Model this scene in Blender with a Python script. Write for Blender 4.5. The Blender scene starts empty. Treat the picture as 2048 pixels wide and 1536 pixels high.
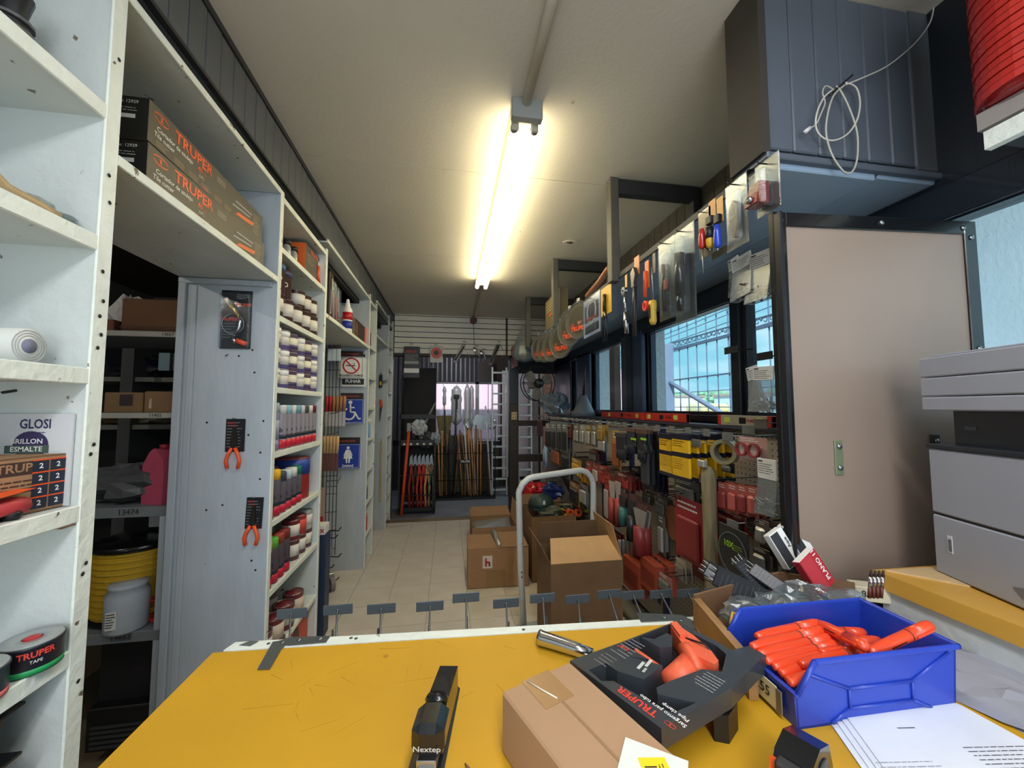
import bpy, math, random
from mathutils import Matrix, Vector
random.seed(7)
R = math.radians
SC = bpy.context.scene
COL = SC.collection
PI = math.pi
# ---------------------------------------------------------------- camera
CH = 1.5
YAW, PIT, FPX = R(9.4), R(3.5), 765.0
cam_d = bpy.data.cameras.new('camera'); cam = bpy.data.objects.new('camera', cam_d); COL.objects.link(cam)
cam.location = (0, 0, CH); cam.rotation_euler = (R(90) + PIT, 0, -YAW)
cam_d.sensor_width = 36; cam_d.lens = FPX / 2048 * 36; cam_d.clip_start = 0.02; cam_d.clip_end = 300
SC.camera = cam
# ---------------------------------------------------------------- view
SC.view_settings.view_transform = 'Standard'
SC.view_settings.look = 'None'
SC.view_settings.gamma = 1.0
SC.view_settings.use_curve_mapping = False
SC.view_settings.exposure = 0.53
try:
    SC.cycles.max_bounces = 8; SC.cycles.transparent_max_bounces = 24; SC.cycles.sample_clamp_indirect = 6
    SC.cycles.caustics_reflective = False; SC.cycles.caustics_refractive = False
except Exception: pass
# ---------------------------------------------------------------- world: hazy blue sky with white cloud
wd = bpy.data.worlds.new('sky'); SC.world = wd; wd.use_nodes = True
nt = wd.node_tree; nt.nodes.clear()
wo = nt.nodes.new('ShaderNodeOutputWorld'); bg = nt.nodes.new('ShaderNodeBackground')
tc = nt.nodes.new('ShaderNodeTexCoord'); mp = nt.nodes.new('ShaderNodeMapping'); mp.inputs['Scale'].default_value = (1, 1, 3.2)
no = nt.nodes.new('ShaderNodeTexNoise'); no.inputs['Scale'].default_value = 2.6; no.inputs['Detail'].default_value = 7
cr = nt.nodes.new('ShaderNodeValToRGB')
cr.color_ramp.elements[0].position = 0.38; cr.color_ramp.elements[0].color = (0.17, 0.37, 0.44, 1)
cr.color_ramp.elements[1].position = 0.56; cr.color_ramp.elements[1].color = (0.48, 0.55, 0.58, 1)
nt.links.new(tc.outputs['Generated'], mp.inputs['Vector']); nt.links.new(mp.outputs[0], no.inputs['Vector'])
nt.links.new(no.outputs['Fac'], cr.inputs['Fac']); nt.links.new(cr.outputs['Color'], bg.inputs['Color'])
bg.inputs['Strength'].default_value = 1.66
nt.links.new(bg.outputs[0], wo.inputs['Surface'])
# ---------------------------------------------------------------- sun (from behind the building), entrance daylight and added fill lights
def light(name, kind, loc, rot, energy, color, size=(1, 1)):
    d = bpy.data.lights.new(name, kind); d.energy = energy; d.color = color
    if kind == 'AREA':
        d.shape = 'RECTANGLE'; d.size, d.size_y = size
    o = bpy.data.objects.new(name, d); COL.objects.link(o); o.location = loc; o.rotation_euler = rot
    return o
s = light('sun', 'SUN', (0, 0, 10), (R(38), R(-30), 0), 5.0, (1, .96, .9)); s.data.angle = R(1)
# daylight coming in through the open shop entrance behind the photographer, and through the side glazing
light('entrance_daylight', 'AREA', (0.5, -2.35, 1.6), (R(90), 0, 0), 46, (.86, .94, 1), (3.4, 2.3))
light('storeroom_fill', 'POINT', (-1.9, .6, 2.4), (0, 0, 0), 10, (1, .93, .82))  # bare point light without fitting, added to brighten the storeroom
light('annex_fill', 'POINT', (.1, 6.0, 2.45), (0, 0, 0), 13, (.95, .95, 1))  # bare point light added to brighten the annex tools, no bulb modelled
light('front_ceiling_fill', 'AREA', (.1, -1.3, 2.72), (0, 0, 0), 24, (.96, .98, 1), (.16, 1.2))  # area fill added behind the camera to brighten the room
light('counter_ceiling_fill', 'AREA', (.31, .1, 2.715), (0, 0, 0), 12, (.97, .98, 1), (.16, 1.2))  # area fill added overhead, out of view, to brighten counter and cartons

# ---------------------------------------------------------------- pixel -> world (2048x1536 frame), used as a ruler while building
_f = Vector((math.sin(YAW) * math.cos(PIT), math.cos(YAW) * math.cos(PIT), math.sin(PIT)))
_r = Vector((math.cos(YAW), -math.sin(YAW), 0)); _u = _r.cross(_f)
def W(px, py, x=None, y=None, z=None):
    d = _f + _r * ((px - 1024) / FPX) + _u * ((768 - py) / FPX)
    t = x / d.x if x is not None else (y / d.y if y is not None else (z - CH) / d.z)
    return Vector((0, 0, CH)) + d * t
# ---------------------------------------------------------------- materials
MATS = {}
def lin(c):
    c = c / 255.0
    return c / 12.92 if c <= .04045 else ((c + .055) / 1.055) ** 2.4
def rgb(c): return (lin(c[0]), lin(c[1]), lin(c[2]), 1)
def M(name, col=None, rough=.55, metal=0.0, var=.12, scale=8.0, bump=0.0, bscale=60.0, coat=0.0, alpha=1.0, emit=0.0, spots=None, stretch=None, trans=0.0, col2=None):
    if name in MATS: return MATS[name]
    m = bpy.data.materials.new(name); MATS[name] = m; m.use_nodes = True
    n = m.node_tree.nodes; l = m.node_tree.links; b = n['Principled BSDF']
    b.inputs['Roughness'].default_value = rough; b.inputs['Metallic'].default_value = metal
    b.inputs['Coat Weight'].default_value = coat; b.inputs['Alpha'].default_value = alpha
    b.inputs['Transmission Weight'].default_value = trans
    c = rgb(col)
    t = n.new('ShaderNodeTexCoord'); v = t.outputs['Object']
    if stretch:
        q = n.new('ShaderNodeMapping'); q.inputs['Scale'].default_value = stretch; l.new(v, q.inputs['Vector']); v = q.outputs[0]
    out = None
    if var > 0 or col2:
        nz = n.new('ShaderNodeTexNoise'); nz.inputs['Scale'].default_value = scale; nz.inputs['Detail'].default_value = 5
        l.new(v, nz.inputs['Vector'])
        r = n.new('ShaderNodeValToRGB'); r.color_ramp.elements[0].position = .3; r.color_ramp.elements[1].position = .7
        if col2: c2 = rgb(col2); r.color_ramp.elements[0].color = c2; r.color_ramp.elements[1].color = c
        else:
            r.color_ramp.elements[0].color = (c[0] * (1 - var), c[1] * (1 - var), c[2] * (1 - var), 1)
            r.color_ramp.elements[1].color = (min(1, c[0] * (1 + var)), min(1, c[1] * (1 + var)), min(1, c[2] * (1 + var)), 1)
        l.new(nz.outputs['Fac'], r.inputs['Fac']); out = r.outputs['Color']
    if spots:
        vo = n.new('ShaderNodeTexNoise'); vo.inputs['Scale'].default_value = spots[1]; vo.inputs['Detail'].default_value = 3; l.new(t.outputs['Object'], vo.inputs['Vector'])
        rr = n.new('ShaderNodeValToRGB'); rr.color_ramp.elements[0].position = spots[2]; rr.color_ramp.elements[1].position = spots[2] + .03
        rr.color_ramp.elements[0].color = (0, 0, 0, 1); rr.color_ramp.elements[1].color = (1, 1, 1, 1)
        l.new(vo.outputs['Fac'], rr.inputs['Fac'])
        mx = n.new('ShaderNodeMixRGB'); l.new(rr.outputs[0], mx.inputs['Fac'])
        if out: l.new(out, mx.inputs['Color1'])
        else: mx.inputs['Color1'].default_value = c
        mx.inputs['Color2'].default_value = rgb(spots[0]); out = mx.outputs[0]
    if out: l.new(out, b.inputs['Base Color'])
    else: b.inputs['Base Color'].default_value = c
    if bump > 0:
        nb = n.new('ShaderNodeTexNoise'); nb.inputs['Scale'].default_value = bscale; nb.inputs['Detail'].default_value = 4
        l.new(v, nb.inputs['Vector']); bb = n.new('ShaderNodeBump'); bb.inputs['Strength'].default_value = bump; bb.inputs['Distance'].default_value = .01
        l.new(nb.outputs['Fac'], bb.inputs['Height']); l.new(bb.outputs[0], b.inputs['Normal'])
    if emit > 0:
        b.inputs['Emission Color'].default_value = c; b.inputs['Emission Strength'].default_value = emit
    m.diffuse_color = (c[0], c[1], c[2], 1)
    return m
def K(r, g, b, rough=.5, **kw):          # a plain painted or printed colour
    return M('colour_%d_%d_%d_%d' % (r, g, b, int(rough * 100) + int(kw.get('metal', 0) * 1000) + int(kw.get('coat', 0) * 5000)), (r, g, b), rough, var=kw.pop('var', .06), **kw)
def clear(name, tint=(255, 255, 255), a=.18, rough=.12, diff=.45):
    if name in MATS: return MATS[name]
    m = bpy.data.materials.new(name); MATS[name] = m; m.use_nodes = True
    n = m.node_tree.nodes; l = m.node_tree.links; n.clear()
    o = n.new('ShaderNodeOutputMaterial'); tr = n.new('ShaderNodeBsdfTransparent'); g = n.new('ShaderNodeBsdfGlossy'); d = n.new('ShaderNodeBsdfDiffuse')
    m1 = n.new('ShaderNodeMixShader'); m2 = n.new('ShaderNodeMixShader'); nz = n.new('ShaderNodeTexNoise'); bp = n.new('ShaderNodeBump')
    nz.inputs['Scale'].default_value = 45; bp.inputs['Strength'].default_value = .6; l.new(nz.outputs['Fac'], bp.inputs['Height'])
    tr.inputs['Color'].default_value = rgb(tint); g.inputs['Roughness'].default_value = rough; d.inputs['Color'].default_value = rgb(tint)
    g.inputs['Color'].default_value = (.9, .93, .95, 1)
    l.new(bp.outputs[0], g.inputs['Normal'])
    m1.inputs[0].default_value = diff; l.new(g.outputs[0], m1.inputs[1]); l.new(d.outputs[0], m1.inputs[2])
    m2.inputs[0].default_value = a; l.new(tr.outputs[0], m2.inputs[1]); l.new(m1.outputs[0], m2.inputs[2]); l.new(m2.outputs[0], o.inputs['Surface'])
    return m
# ---------------------------------------------------------------- mesh builder
_txt = {}
def text_mesh(s, bold=0.0):
    k = (s, bold)
    if k not in _txt:
        cu = bpy.data.curves.new('lettering', 'FONT'); cu.body = s; cu.align_x = 'CENTER'; cu.align_y = 'CENTER'; cu.size = 1; cu.offset = bold; cu.resolution_u = 2
        ob = bpy.data.objects.new('lettering', cu); me = bpy.data.meshes.new_from_object(ob)
        _txt[k] = ([v.co.copy() for v in me.vertices], [tuple(p.vertices) for p in me.polygons])
        bpy.data.objects.remove(ob); bpy.data.meshes.remove(me)
    return _txt[k]
class MB:
    def __init__(s): s.v = []; s.f = []; s.mi = []; s.m = []; s.sm = []; s.T = Matrix()
    def mat(s, m):
        if m not in s.m: s.m.append(m)
        return s.m.index(m)
    def add(s, vs, fs, m, smooth=False):
        b = len(s.v); i = s.mat(m); s.v += [tuple(s.T @ Vector(v)) for v in vs]
        for f in fs: s.f.append(tuple(b + k for k in f)); s.mi.append(i); s.sm.append(smooth)
        return s
    def box(s, x0, x1, y0, y1, z0, z1, m, r=0.0):
        if x0 > x1: x0, x1 = x1, x0
        if y0 > y1: y0, y1 = y1, y0
        if z0 > z1: z0, z1 = z1, z0
        if r > 0:
            r = min(r, (x1 - x0) * .45, (y1 - y0) * .45, (z1 - z0) * .45)
            p = [(x0 + r, y0), (x1 - r, y0), (x1, y0 + r), (x1, y1 - r), (x1 - r, y1), (x0 + r, y1), (x0, y1 - r), (x0, y0 + r)]
            q = [(x0 + r, y0 + r), (x1 - r, y0 + r), (x1 - r, y0 + r), (x1 - r, y1 - r), (x1 - r, y1 - r), (x0 + r, y1 - r), (x0 + r, y1 - r), (x0 + r, y0 + r)]
            vs = [(a, b, z0) for a, b in q] + [(a, b, z0 + r) for a, b in p] + [(a, b, z1 - r) for a, b in p] + [(a, b, z1) for a, b in q]
            fs = [(7, 5, 3, 1), (25, 27, 29, 31)]
            for L in range(3):
                for k in range(8): a = L * 8 + k; b = L * 8 + (k + 1) % 8; fs.append((a, b, b + 8, a + 8))
            return s.add(vs, fs, m)
        vs = [(x0, y0, z0), (x1, y0, z0), (x1, y1, z0), (x0, y1, z0), (x0, y0, z1), (x1, y0, z1), (x1, y1, z1), (x0, y1, z1)]
        return s.add(vs, [(3, 2, 1, 0), (4, 5, 6, 7), (0, 1, 5, 4), (1, 2, 6, 5), (2, 3, 7, 6), (3, 0, 4, 7)], m)
    def hexa(s, b4, t4, m): return s.add(list(b4) + list(t4), [(3, 2, 1, 0), (4, 5, 6, 7), (0, 1, 5, 4), (1, 2, 6, 5), (2, 3, 7, 6), (3, 0, 4, 7)], m)
    def lathe(s, prof, m, n=20, c=(0, 0, 0), smooth=True, a0=0, a1=None):
        vs = []; fs = []
        for (r, z) in prof:
            for k in range(n): a = 2 * PI * k / n; vs.append((c[0] + r * math.cos(a), c[1] + r * math.sin(a), c[2] + z))
        for i in range(len(prof) - 1):
            for k in range(n): q = (k + 1) % n; fs.append((i * n + k, i * n + q, (i + 1) * n + q, (i + 1) * n + k))
        if prof[0][0] > 1e-5: fs.append(tuple(range(n - 1, -1, -1)))
        if prof[-1][0] > 1e-5: fs.append(tuple((len(prof) - 1) * n + k for k in range(n)))
        return s.add(vs, fs, m, smooth)
    def tube(s, pts, r, m, n=8, closed=False, r1=None):
        pts = [Vector(p) for p in pts]; N = len(pts); vs = []; fs = []; pu = None
        for i, p in enumerate(pts):
            if closed: t = (pts[(i + 1) % N] - pts[i - 1])
            else: t = pts[min(i + 1, N - 1)] - pts[max(i - 1, 0)]
            t.normalize()
            if pu is None: a = Vector((0, 0, 1)) if abs(t.z) < .9 else Vector((1, 0, 0)); pu = t.cross(a).normalized()
            else: pu = (pu - t * pu.dot(t)).normalized()
            w = t.cross(pu); rr = r if r1 is None else r + (r1 - r) * i / (N - 1)
            for k in range(n): a = 2 * PI * k / n; vs.append(p + (pu * math.cos(a) + w * math.sin(a)) * rr)
        for i in range(N if closed else N - 1):
            j = (i + 1) % N
            for k in range(n): q = (k + 1) % n; fs.append((i * n + k, i * n + q, j * n + q, j * n + k))
        if not closed: fs.append(tuple(range(n - 1, -1, -1))); fs.append(tuple((N - 1) * n + k for k in range(n)))
        return s.add(vs, fs, m, True)
    def rope(s, pts, r, m, n=8, k=5):
        P = [Vector(p) for p in pts]; P = [P[0]] + P + [P[-1]]; out = []
        for i in range(1, len(P) - 2):
            for q in range(k): t = q / k; out.append(.5 * ((2 * P[i]) + (P[i + 1] - P[i - 1]) * t + (2 * P[i - 1] - 5 * P[i] + 4 * P[i + 1] - P[i + 2]) * t * t + (3 * P[i] - P[i - 1] - 3 * P[i + 1] + P[i + 2]) * t ** 3))
        return s.tube(out + [P[-2]], r, m, n)
    def cyl(s, p0, p1, r, m, n=12, r1=None): return s.tube([p0, p1], r, m, n, r1=r1)
    def prism(s, poly, h0, h1, m, ax='z', smooth=False):
        f = {'z': lambda a, b, c: (a, b, c), 'y': lambda a, b, c: (a, c, b), 'x': lambda a, b, c: (c, a, b)}[ax]
        n = len(poly); vs = [f(a, b, h0) for a, b in poly] + [f(a, b, h1) for a, b in poly]
        fs = [tuple(range(n - 1, -1, -1)), tuple(range(n, 2 * n))] + [(k, (k + 1) % n, n + (k + 1) % n, n + k) for k in range(n)]
        return s.add(vs, fs, m, smooth)
    def ring(s, ro, ri, h0, h1, m, n=28, c=(0, 0), ax='y', sx=1.0, a0=0, a1=360):
        f = {'z': lambda a, b, c_: (a, b, c_), 'y': lambda a, b, c_: (a, c_, b), 'x': lambda a, b, c_: (c_, a, b)}[ax]
        full = (a1 - a0) >= 360; k_ = n if full else n + 1; vs = []; fs = []
        for k in range(k_):
            a = R(a0 + (a1 - a0) * k / n)
            for rr, h in ((ro, h0), (ro, h1), (ri, h1), (ri, h0)): vs.append(f(c[0] + rr * math.cos(a) * sx, c[1] + rr * math.sin(a), h))
        for k in range(n):
            q = (k + 1) % k_
            for e in range(4): g = (e + 1) % 4; fs.append((k * 4 + e, k * 4 + g, q * 4 + g, q * 4 + e))
        return s.add(vs, fs, m)
    def text(s, t, size, loc, m, face='-y', bold=0.0, rot=0, sx=1.0, wrap=None):
        """flat print: lettering on a face; wrap = radius bends it round a cylinder whose axis is z through x=y=0"""
        v, f = text_mesh(t, bold); out = []
        c, sn = math.cos(R(rot)), math.sin(R(rot))
        for p in v:
            a, b = p.x * size * sx, p.y * size
            a, b = a * c - b * sn, a * sn + b * c
            if wrap:
                th = a / wrap + loc[0]; out.append((wrap * math.sin(th), -wrap * math.cos(th), b + loc[2]))
            elif face == '-y': out.append((loc[0] + a, loc[1], loc[2] + b))
            elif face == '+x': out.append((loc[0], loc[1] + a, loc[2] + b))
            elif face == '-x': out.append((loc[0], loc[1] - a, loc[2] + b))
            elif face == 'z': out.append((loc[0] + a, loc[1] + b, loc[2]))
        return s.add(out, f, m)
    def build(s, name, parent=None, smooth=False):
        me = bpy.data.meshes.new(name); me.from_pydata(s.v, [], s.f)
        for m in s.m: me.materials.append(m)
        me.polygons.foreach_set('material_index', s.mi); me.polygons.foreach_set('use_smooth', s.sm)
        me.update(); o = bpy.data.objects.new(name, me); COL.objects.link(o)
        if parent: o.parent = parent
        return o
def rot(ax, d): return Matrix.Rotation(R(d), 4, ax)
def trn(x, y, z): return Matrix.Translation((x, y, z))
def tag(o, label=None, cat=None, group=None, kind=None):
    if label: o['label'] = label
    if cat: o['category'] = cat
    if group: o['group'] = group
    if kind: o['kind'] = kind
    return o
def thing(name, label, cat, loc=(0, 0, 0), rz=0, group=None, rx=0, ry=0):
    o = bpy.data.objects.new(name, None); COL.objects.link(o); o.empty_display_size = .05
    o.location = loc; o.rotation_euler = (R(rx), R(ry), R(rz)); return tag(o, label, cat, group)
def solo(mb, name, label, cat, loc=(0, 0, 0), rz=0, group=None, rx=0, ry=0):
    o = mb.build(name); o.location = loc; o.rotation_euler = (R(rx), R(ry), R(rz)); return tag(o, label, cat, group)
def struct(mb, name, label=None):
    o = mb.build(name); o['kind'] = 'structure'; o['label'] = label or name.replace('_', ' '); o['category'] = name.split('_')[0]; return o
def copy_tree(o, label=None, loc=None, rz=None, parent=None):
    c = o.copy(); COL.objects.link(c); c.parent = parent
    if label: c['label'] = label
    if loc is not None: c.location = loc
    if rz is not None: c.rotation_euler = (c.rotation_euler[0], c.rotation_euler[1], R(rz))
    for ch in [q for q in KIDS.get(o.name, [])]: copy_tree(ch, None, None, None, c)
    return c
KIDS = {}
def index_kids():
    KIDS.clear()
    for q in COL.objects:
        if q.parent: KIDS.setdefault(q.parent.name, []).append(q)
def rep(mesh_obj, name, parent, loc, r=(0, 0, 0)):       # a further piece sharing mesh data
    o = bpy.data.objects.new(name, mesh_obj.data); COL.objects.link(o); o.parent = parent; o.location = loc; o.rotation_euler = r; return o
def arc(cx, cy, r, a0, a1, n): return [(cx + r * math.cos(R(a0 + (a1 - a0) * k / n)), cy + r * math.sin(R(a0 + (a1 - a0) * k / n))) for k in range(n + 1)]
# common materials
WP = M('white_shelf_paint', (208, 214, 212), .5, var=.05, scale=5, bump=.25, bscale=30, spots=((120, 110, 95), 26, .70))
WPE = M('white_edge_paint', (232, 238, 230), .5, var=.05, scale=14, bump=.32, bscale=55, spots=((110, 96, 78), 30, .69))
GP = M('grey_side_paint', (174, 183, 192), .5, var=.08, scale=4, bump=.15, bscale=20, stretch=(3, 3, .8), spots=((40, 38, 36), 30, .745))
DG = M('dark_grey_paint', (86, 91, 98), .5, var=.07, scale=6, bump=.12, bscale=60, stretch=(6, 6, .6))
BGC = M('canopy_paint', (146, 166, 190), .45, var=.07, scale=4, bump=.1, bscale=20)
BG = M('blue_grey_paint', (84, 92, 104), .45, var=.07, scale=4, bump=.1, bscale=20)
BK = K(22, 23, 26, .45); BKG = K(18, 19, 22, .25, coat=.3); WHT = K(232, 232, 230, .5); ORG = K(238, 84, 30, .4); RED = K(186, 28, 36, .4)
ORD = K(200, 78, 38, .45); CARD = M('cardboard', (158, 122, 88), .8, var=.08, scale=10, bump=.1, bscale=90, stretch=(1, 1, 6))
CARDL = M('cardboard_light', (196, 158, 112), .8, var=.07, scale=9); CARDD = M('cardboard_brown', (122, 92, 62), .85, var=.1, scale=8)
STEEL = K(150, 154, 158, .3, metal=.9); CHR = K(215, 215, 220, .15, metal=1.0); WIRE = K(34, 34, 36, .4, metal=.5)
YEL = M('yellow_laminate', (204, 154, 28), .6, var=.08, scale=3.5, bump=.04, bscale=30, coat=.0, spots=((176, 116, 20), 11, .72))
WOOD = M('pine_wood', (176, 132, 78), .6, col2=(140, 98, 54), scale=6, stretch=(10, 10, .8)); HANDLE = M('ash_handle', (206, 150, 86), .5, col2=(178, 120, 62), scale=5, stretch=(8, 8, .5))
PLASTIC = clear('clear_plastic', (240, 246, 250), .22, .1); BLIS = clear('blister_plastic', (240, 246, 252), .10, .07, .12)
INK = K(40, 38, 40, .6); PAPER = K(236, 238, 240, .7)
# ================================================================ THE SETTING
ZC = 2.8
CEIL = M('ceiling_paint', (204, 199, 188), .85, var=.04, scale=2, bump=.12, bscale=50, spots=((146, 138, 122), 9, .80))
CONC = M('concrete', (126, 130, 140), .55, var=.2, scale=3, bump=.2, bscale=18, spots=((190, 196, 204), 7, .70))
TILE = M('vinyl_tile', (208, 200, 188), .45, var=.07, scale=5, bump=.05, bscale=40, spots=((150, 136, 108), 12, .72))
GROUT = K(128, 114, 90, .8)
# floor: slab + one vinyl tile object each
fl = struct(MB().box(-2.7, 1.66, -2.5, 5.42, -.12, -.006, GROUT).box(-2.7, 2.6, 5.42, 7.4, -.12, 0, CONC), 'floor', 'beige vinyl tile floor of the shop aisle, bluish concrete beyond the doorway')
t0 = MB().box(-.151, .151, -.151, .151, -.006, 0, TILE).build('tile', fl); t0.location = (-.6, 1.75, 0)
for i in range(8):
    for j in range(12):
        if i or j: rep(t0, 'tile', fl, (-.6 + .305 * i, 1.75 + .305 * j, random.uniform(-.0008, 0)), (0, 0, R(random.choice([0, 90, 180]))))
for j in range(12): rep(t0, 'tile', fl, (-.905, 1.75 + .305 * j, 0)); rep(t0, 'tile', fl, (-1.21, 1.75 + .305 * j, 0))
# ceiling boards
cl = struct(MB().box(-2.7, 1.7, -2.5, 7.5, ZC + .012, ZC + .1, K(90, 84, 76, .9)), 'ceiling', 'beige painted ceiling of large boards with fine seams')
b0 = MB().box(-.9, 1.62, -.608, .608, ZC, ZC + .01, CEIL).build('ceiling_board', cl); b0.location = (0, 1.44, 0)
for k in (-3, -2, -1, 1, 2, 3): rep(b0, 'ceiling_board', cl, (0, 1.44 + 1.22 * k, 0), (0, 0, 0))
hole = MB().ring(.045, .02, ZC - .004, ZC + .001, K(214, 206, 190, .9), 14, (0, 0), 'z', 1.3).lathe([(.032, ZC - .003), (.03, ZC - .0015)], K(30, 26, 22, .9), 9)
tag(hole.build('ceiling_hole', cl)).location = (.933, 2.833, 0)
# left fascia above the shelving: vertical boards
fa = struct(MB().box(-.86, -.789, -1.3, 5.45, 2.55, 2.8, DG).box(-.79, -.77, -1.3, 5.45, 2.775, 2.8, K(34, 37, 42, .5)).box(-.79, -.771, -1.3, 5.45, 2.55, 2.562, K(30, 33, 38, .5)).box(-1.15, -.86, -1.3, 5.45, 2.5, 2.56, K(30, 31, 33, .8)), 'trim_1', 'dark grey grooved fascia running above the white shelving')
fb = MB().box(0, .012, -.0385, .0385, 2.562, 2.776, DG, .003).build('fascia_board', fa); fb.location = (-.789, -.1, 0)
for k in range(1, 69): rep(fb, 'fascia_board', fa, (-.789 + random.uniform(-.0015, .0015), -.1 + .08 * k, 0))
# right soffit wall above the canopy
so = struct(MB().box(1.475, 1.65, .95, 5.45, 2.26, 2.8, DG), 'wall_right_upper', 'dark olive grey grooved boarding between canopy and ceiling')
OL = M('olive_boarding', (62, 60, 54), .6, var=.08, scale=6, stretch=(6, 6, .5))
sb = MB().box(0, .015, -.0435, .0435, 2.26, 2.8, OL, .003).build('soffit_board', so); sb.location = (1.46, 1.1, 0)
for k in range(1, 48): rep(sb, 'soffit_board', so, (1.46, 1.1 + .09 * k, 0))
# canopy (a boxed ledge under the ceiling, tools hang from its front edge)
ca = struct(MB().box(.93, 1.32, .96, 5.4, 2.215, 2.24, BGC, .004).box(1.33, 1.56, .96, 5.4, 2.222, 2.245, BGC, .004), 'trim_2', 'blue grey painted canopy ledge along the window wall')
tag(MB().box(.922, .93, .96, 5.4, 2.212, 2.243, K(60, 64, 70, .6), .002).build('edge_strip', ca))
# bulkhead box, upper right
bh = struct(MB().box(.925, 1.66, .965, 1.06, 2.25, 2.8, BG), 'trim_3', 'dark blue grey boarded bulkhead at upper right with wires in front')
vb = MB().box(-.044, .044, -.012, 0, 2.27, 2.8, BG, .004).build('bulkhead_board', bh); vb.location = (.975, .965, 0)
for k in range(1, 8): rep(vb, 'bulkhead_board', bh, (.975 + .09 * k, .965, 0))
MB().box(.915, 1.7, .94, 1.075, 2.232, 2.252, BG, .003).build('bottom_batten', bh)
MB().box(.905, .93, .945, 1.08, 2.25, 2.8, K(52, 48, 44, .7)).build('corner_batten', bh)
MB().add([(0, 0, 0), (.09, .0, .002), (.07, .05, 0), (-.02, .055, .003), (-.04, .02, 0)], [(0, 1, 2, 3, 4)], K(34, 30, 28, .95)).build('worn_patch', bh).location = (.94, .98, 2.2305)
# window wall
NV = K(30, 36, 46, .35, coat=.2); NVL = K(66, 82, 108, .35)
wr = struct(MB().box(1.55, 1.66, -2.5, 5.45, 0, 1.45, K(120, 124, 128, .7)).box(1.55, 1.66, -2.5, 5.45, 2.115, 2.8, NV).box(1.53, 1.55, .2, 5.45, 2.09, 2.2, NV, .004), 'wall_right', 'window wall behind the pegboard display')
GLASS = clear('window_glass', (235, 246, 250), .05, .03)
wx = 1.58
def ypx(px, py=740): return W(px, py, x=1.55).y
edges = [(ypx(1108), ypx(1118), ypx(1143)), (ypx(1157), ypx(1153), ypx(1153)),]
def window(n, ya, yb, label, wid=.05):
    w = struct(MB().box(wx - .03, wx + .03, ya, ya + wid, 1.45, 2.115, NV, .004).box(wx - .03, wx + .03, yb - wid, yb, 1.45, 2.115, NV, .004)
               .box(wx - .03, wx + .03, ya + wid, yb - wid, 2.085, 2.115, NV).box(wx - .03, wx + .03, ya + wid, yb - wid, 1.45, 1.475, NV), 'window_%d' % n, label)
    MB().box(wx - .003, wx + .003, ya + wid, yb - wid, 1.475, 2.085, GLASS).build('pane', w)
    return w
yA = [ypx(1500), ypx(1468)]       # pane edges from near to far
window(1, .1, ypx(1486), 'near side window partly hidden by the brown board', .035)
window(2, ypx(1465) - .03, ypx(1290) + .03, 'large side window showing the street fence', .03)
window(3, ypx(1245) - .03, ypx(1182) + .03, 'side window showing the pale house next door', .03)
window(4, ypx(1155) - .03, ypx(1143) + .03, 'narrow slit window at the far end', .03)
window(5, -2.4, .05, 'side window beside the shop entrance', .05)
mu = struct(MB().box(1.53, 1.64, ypx(1486), ypx(1468), 1.4, 2.12, NV, .004).box(1.52, 1.64, ypx(1290), ypx(1248), 1.4, 2.12, NVL, .006).box(1.505, 1.53, ypx(1272), ypx(1262), 1.4, 2.12, NV)
            .box(1.53, 1.64, ypx(1182), ypx(1157), 1.4, 2.12, NVL, .006).box(1.53, 1.66, ypx(1143), 5.45, 0, 2.12, NV, .004), 'trim_4', 'dark navy window posts')
struct(MB().box(1.49, 1.56, 1.6, 5.3, 1.42, 1.452, NV), 'trim_5', 'dark window sill')
# back wall: doorway with slatwall above
bw = struct(MB().box(-2.7, -.76, 5.45, 5.55, 0, 2.8, K(96, 98, 100, .8)).box(-.76, 1.6, 5.47, 5.55, 2.235, 2.8, K(60, 58, 56, .8)), 'wall_back', 'white slatwall above the doorway at the end of the aisle')
SL = M('slatwall_white', (226, 222, 210), .5, var=.04, scale=4)
sl = MB().hexa([(-.75, 5.452, 0), (.81, 5.452, 0), (.81, 5.47, 0), (-.75, 5.47, 0)], [(-.75, 5.45, .066), (.81, 5.45, .066), (.81, 5.47, .066), (-.75, 5.47, .066)], SL).build('slat', bw); sl.location = (0, 0, 2.255)
for k in range(1, 8): rep(sl, 'slat', bw, (0, 0, 2.255 + .0765 * k - random.uniform(0, .002)))
s2 = MB().box(.84, 1.5, 5.45, 5.47, 0, .066, SL).build('slat', bw); s2.location = (0, 0, 2.255)
for k in range(1, 8): rep(s2, 'slat', bw, (0, 0, 2.255 + .0765 * k))
MB().box(-.76, .9, 5.43, 5.55, 2.215, 2.25, K(52, 46, 44, .6)).build('door_head', bw)
MB().box(.815, .835, 5.44, 5.47, 2.25, 2.8, K(60, 56, 52, .6)).build('seam_strip', bw)
DW = M('dark_brown_wood', (58, 48, 44), .5, var=.2, scale=5, stretch=(8, 8, .6))
ps = struct(MB().box(.865, .995, 5.43, 5.56, 0, 1.55, DW, .004).box(.865, .995, 5.43, 5.56, 1.55, 2.25, K(48, 56, 68, .5), .004), 'trim_6', 'dark brown and slate painted post at the end of the aisle')
struct(MB().box(.995, 1.6, 5.46, 5.54, 1.23, 1.31, DW), 'trim_7', 'dark wooden rail, upper'); struct(MB().box(.995, 1.6, 5.46, 5.54, .72, .82, DW), 'trim_8', 'dark wooden rail, lower')
struct(MB().box(.995, 1.6, 5.44, 5.56, 2.0, 2.24, K(40, 40, 44, .6)), 'trim_9', 'dark beam over the side opening')
sk = thing('socket_plate', 'cream double power socket plate on the dark post at the end of the aisle', 'socket', (.93, 5.428, 1.38))
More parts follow.
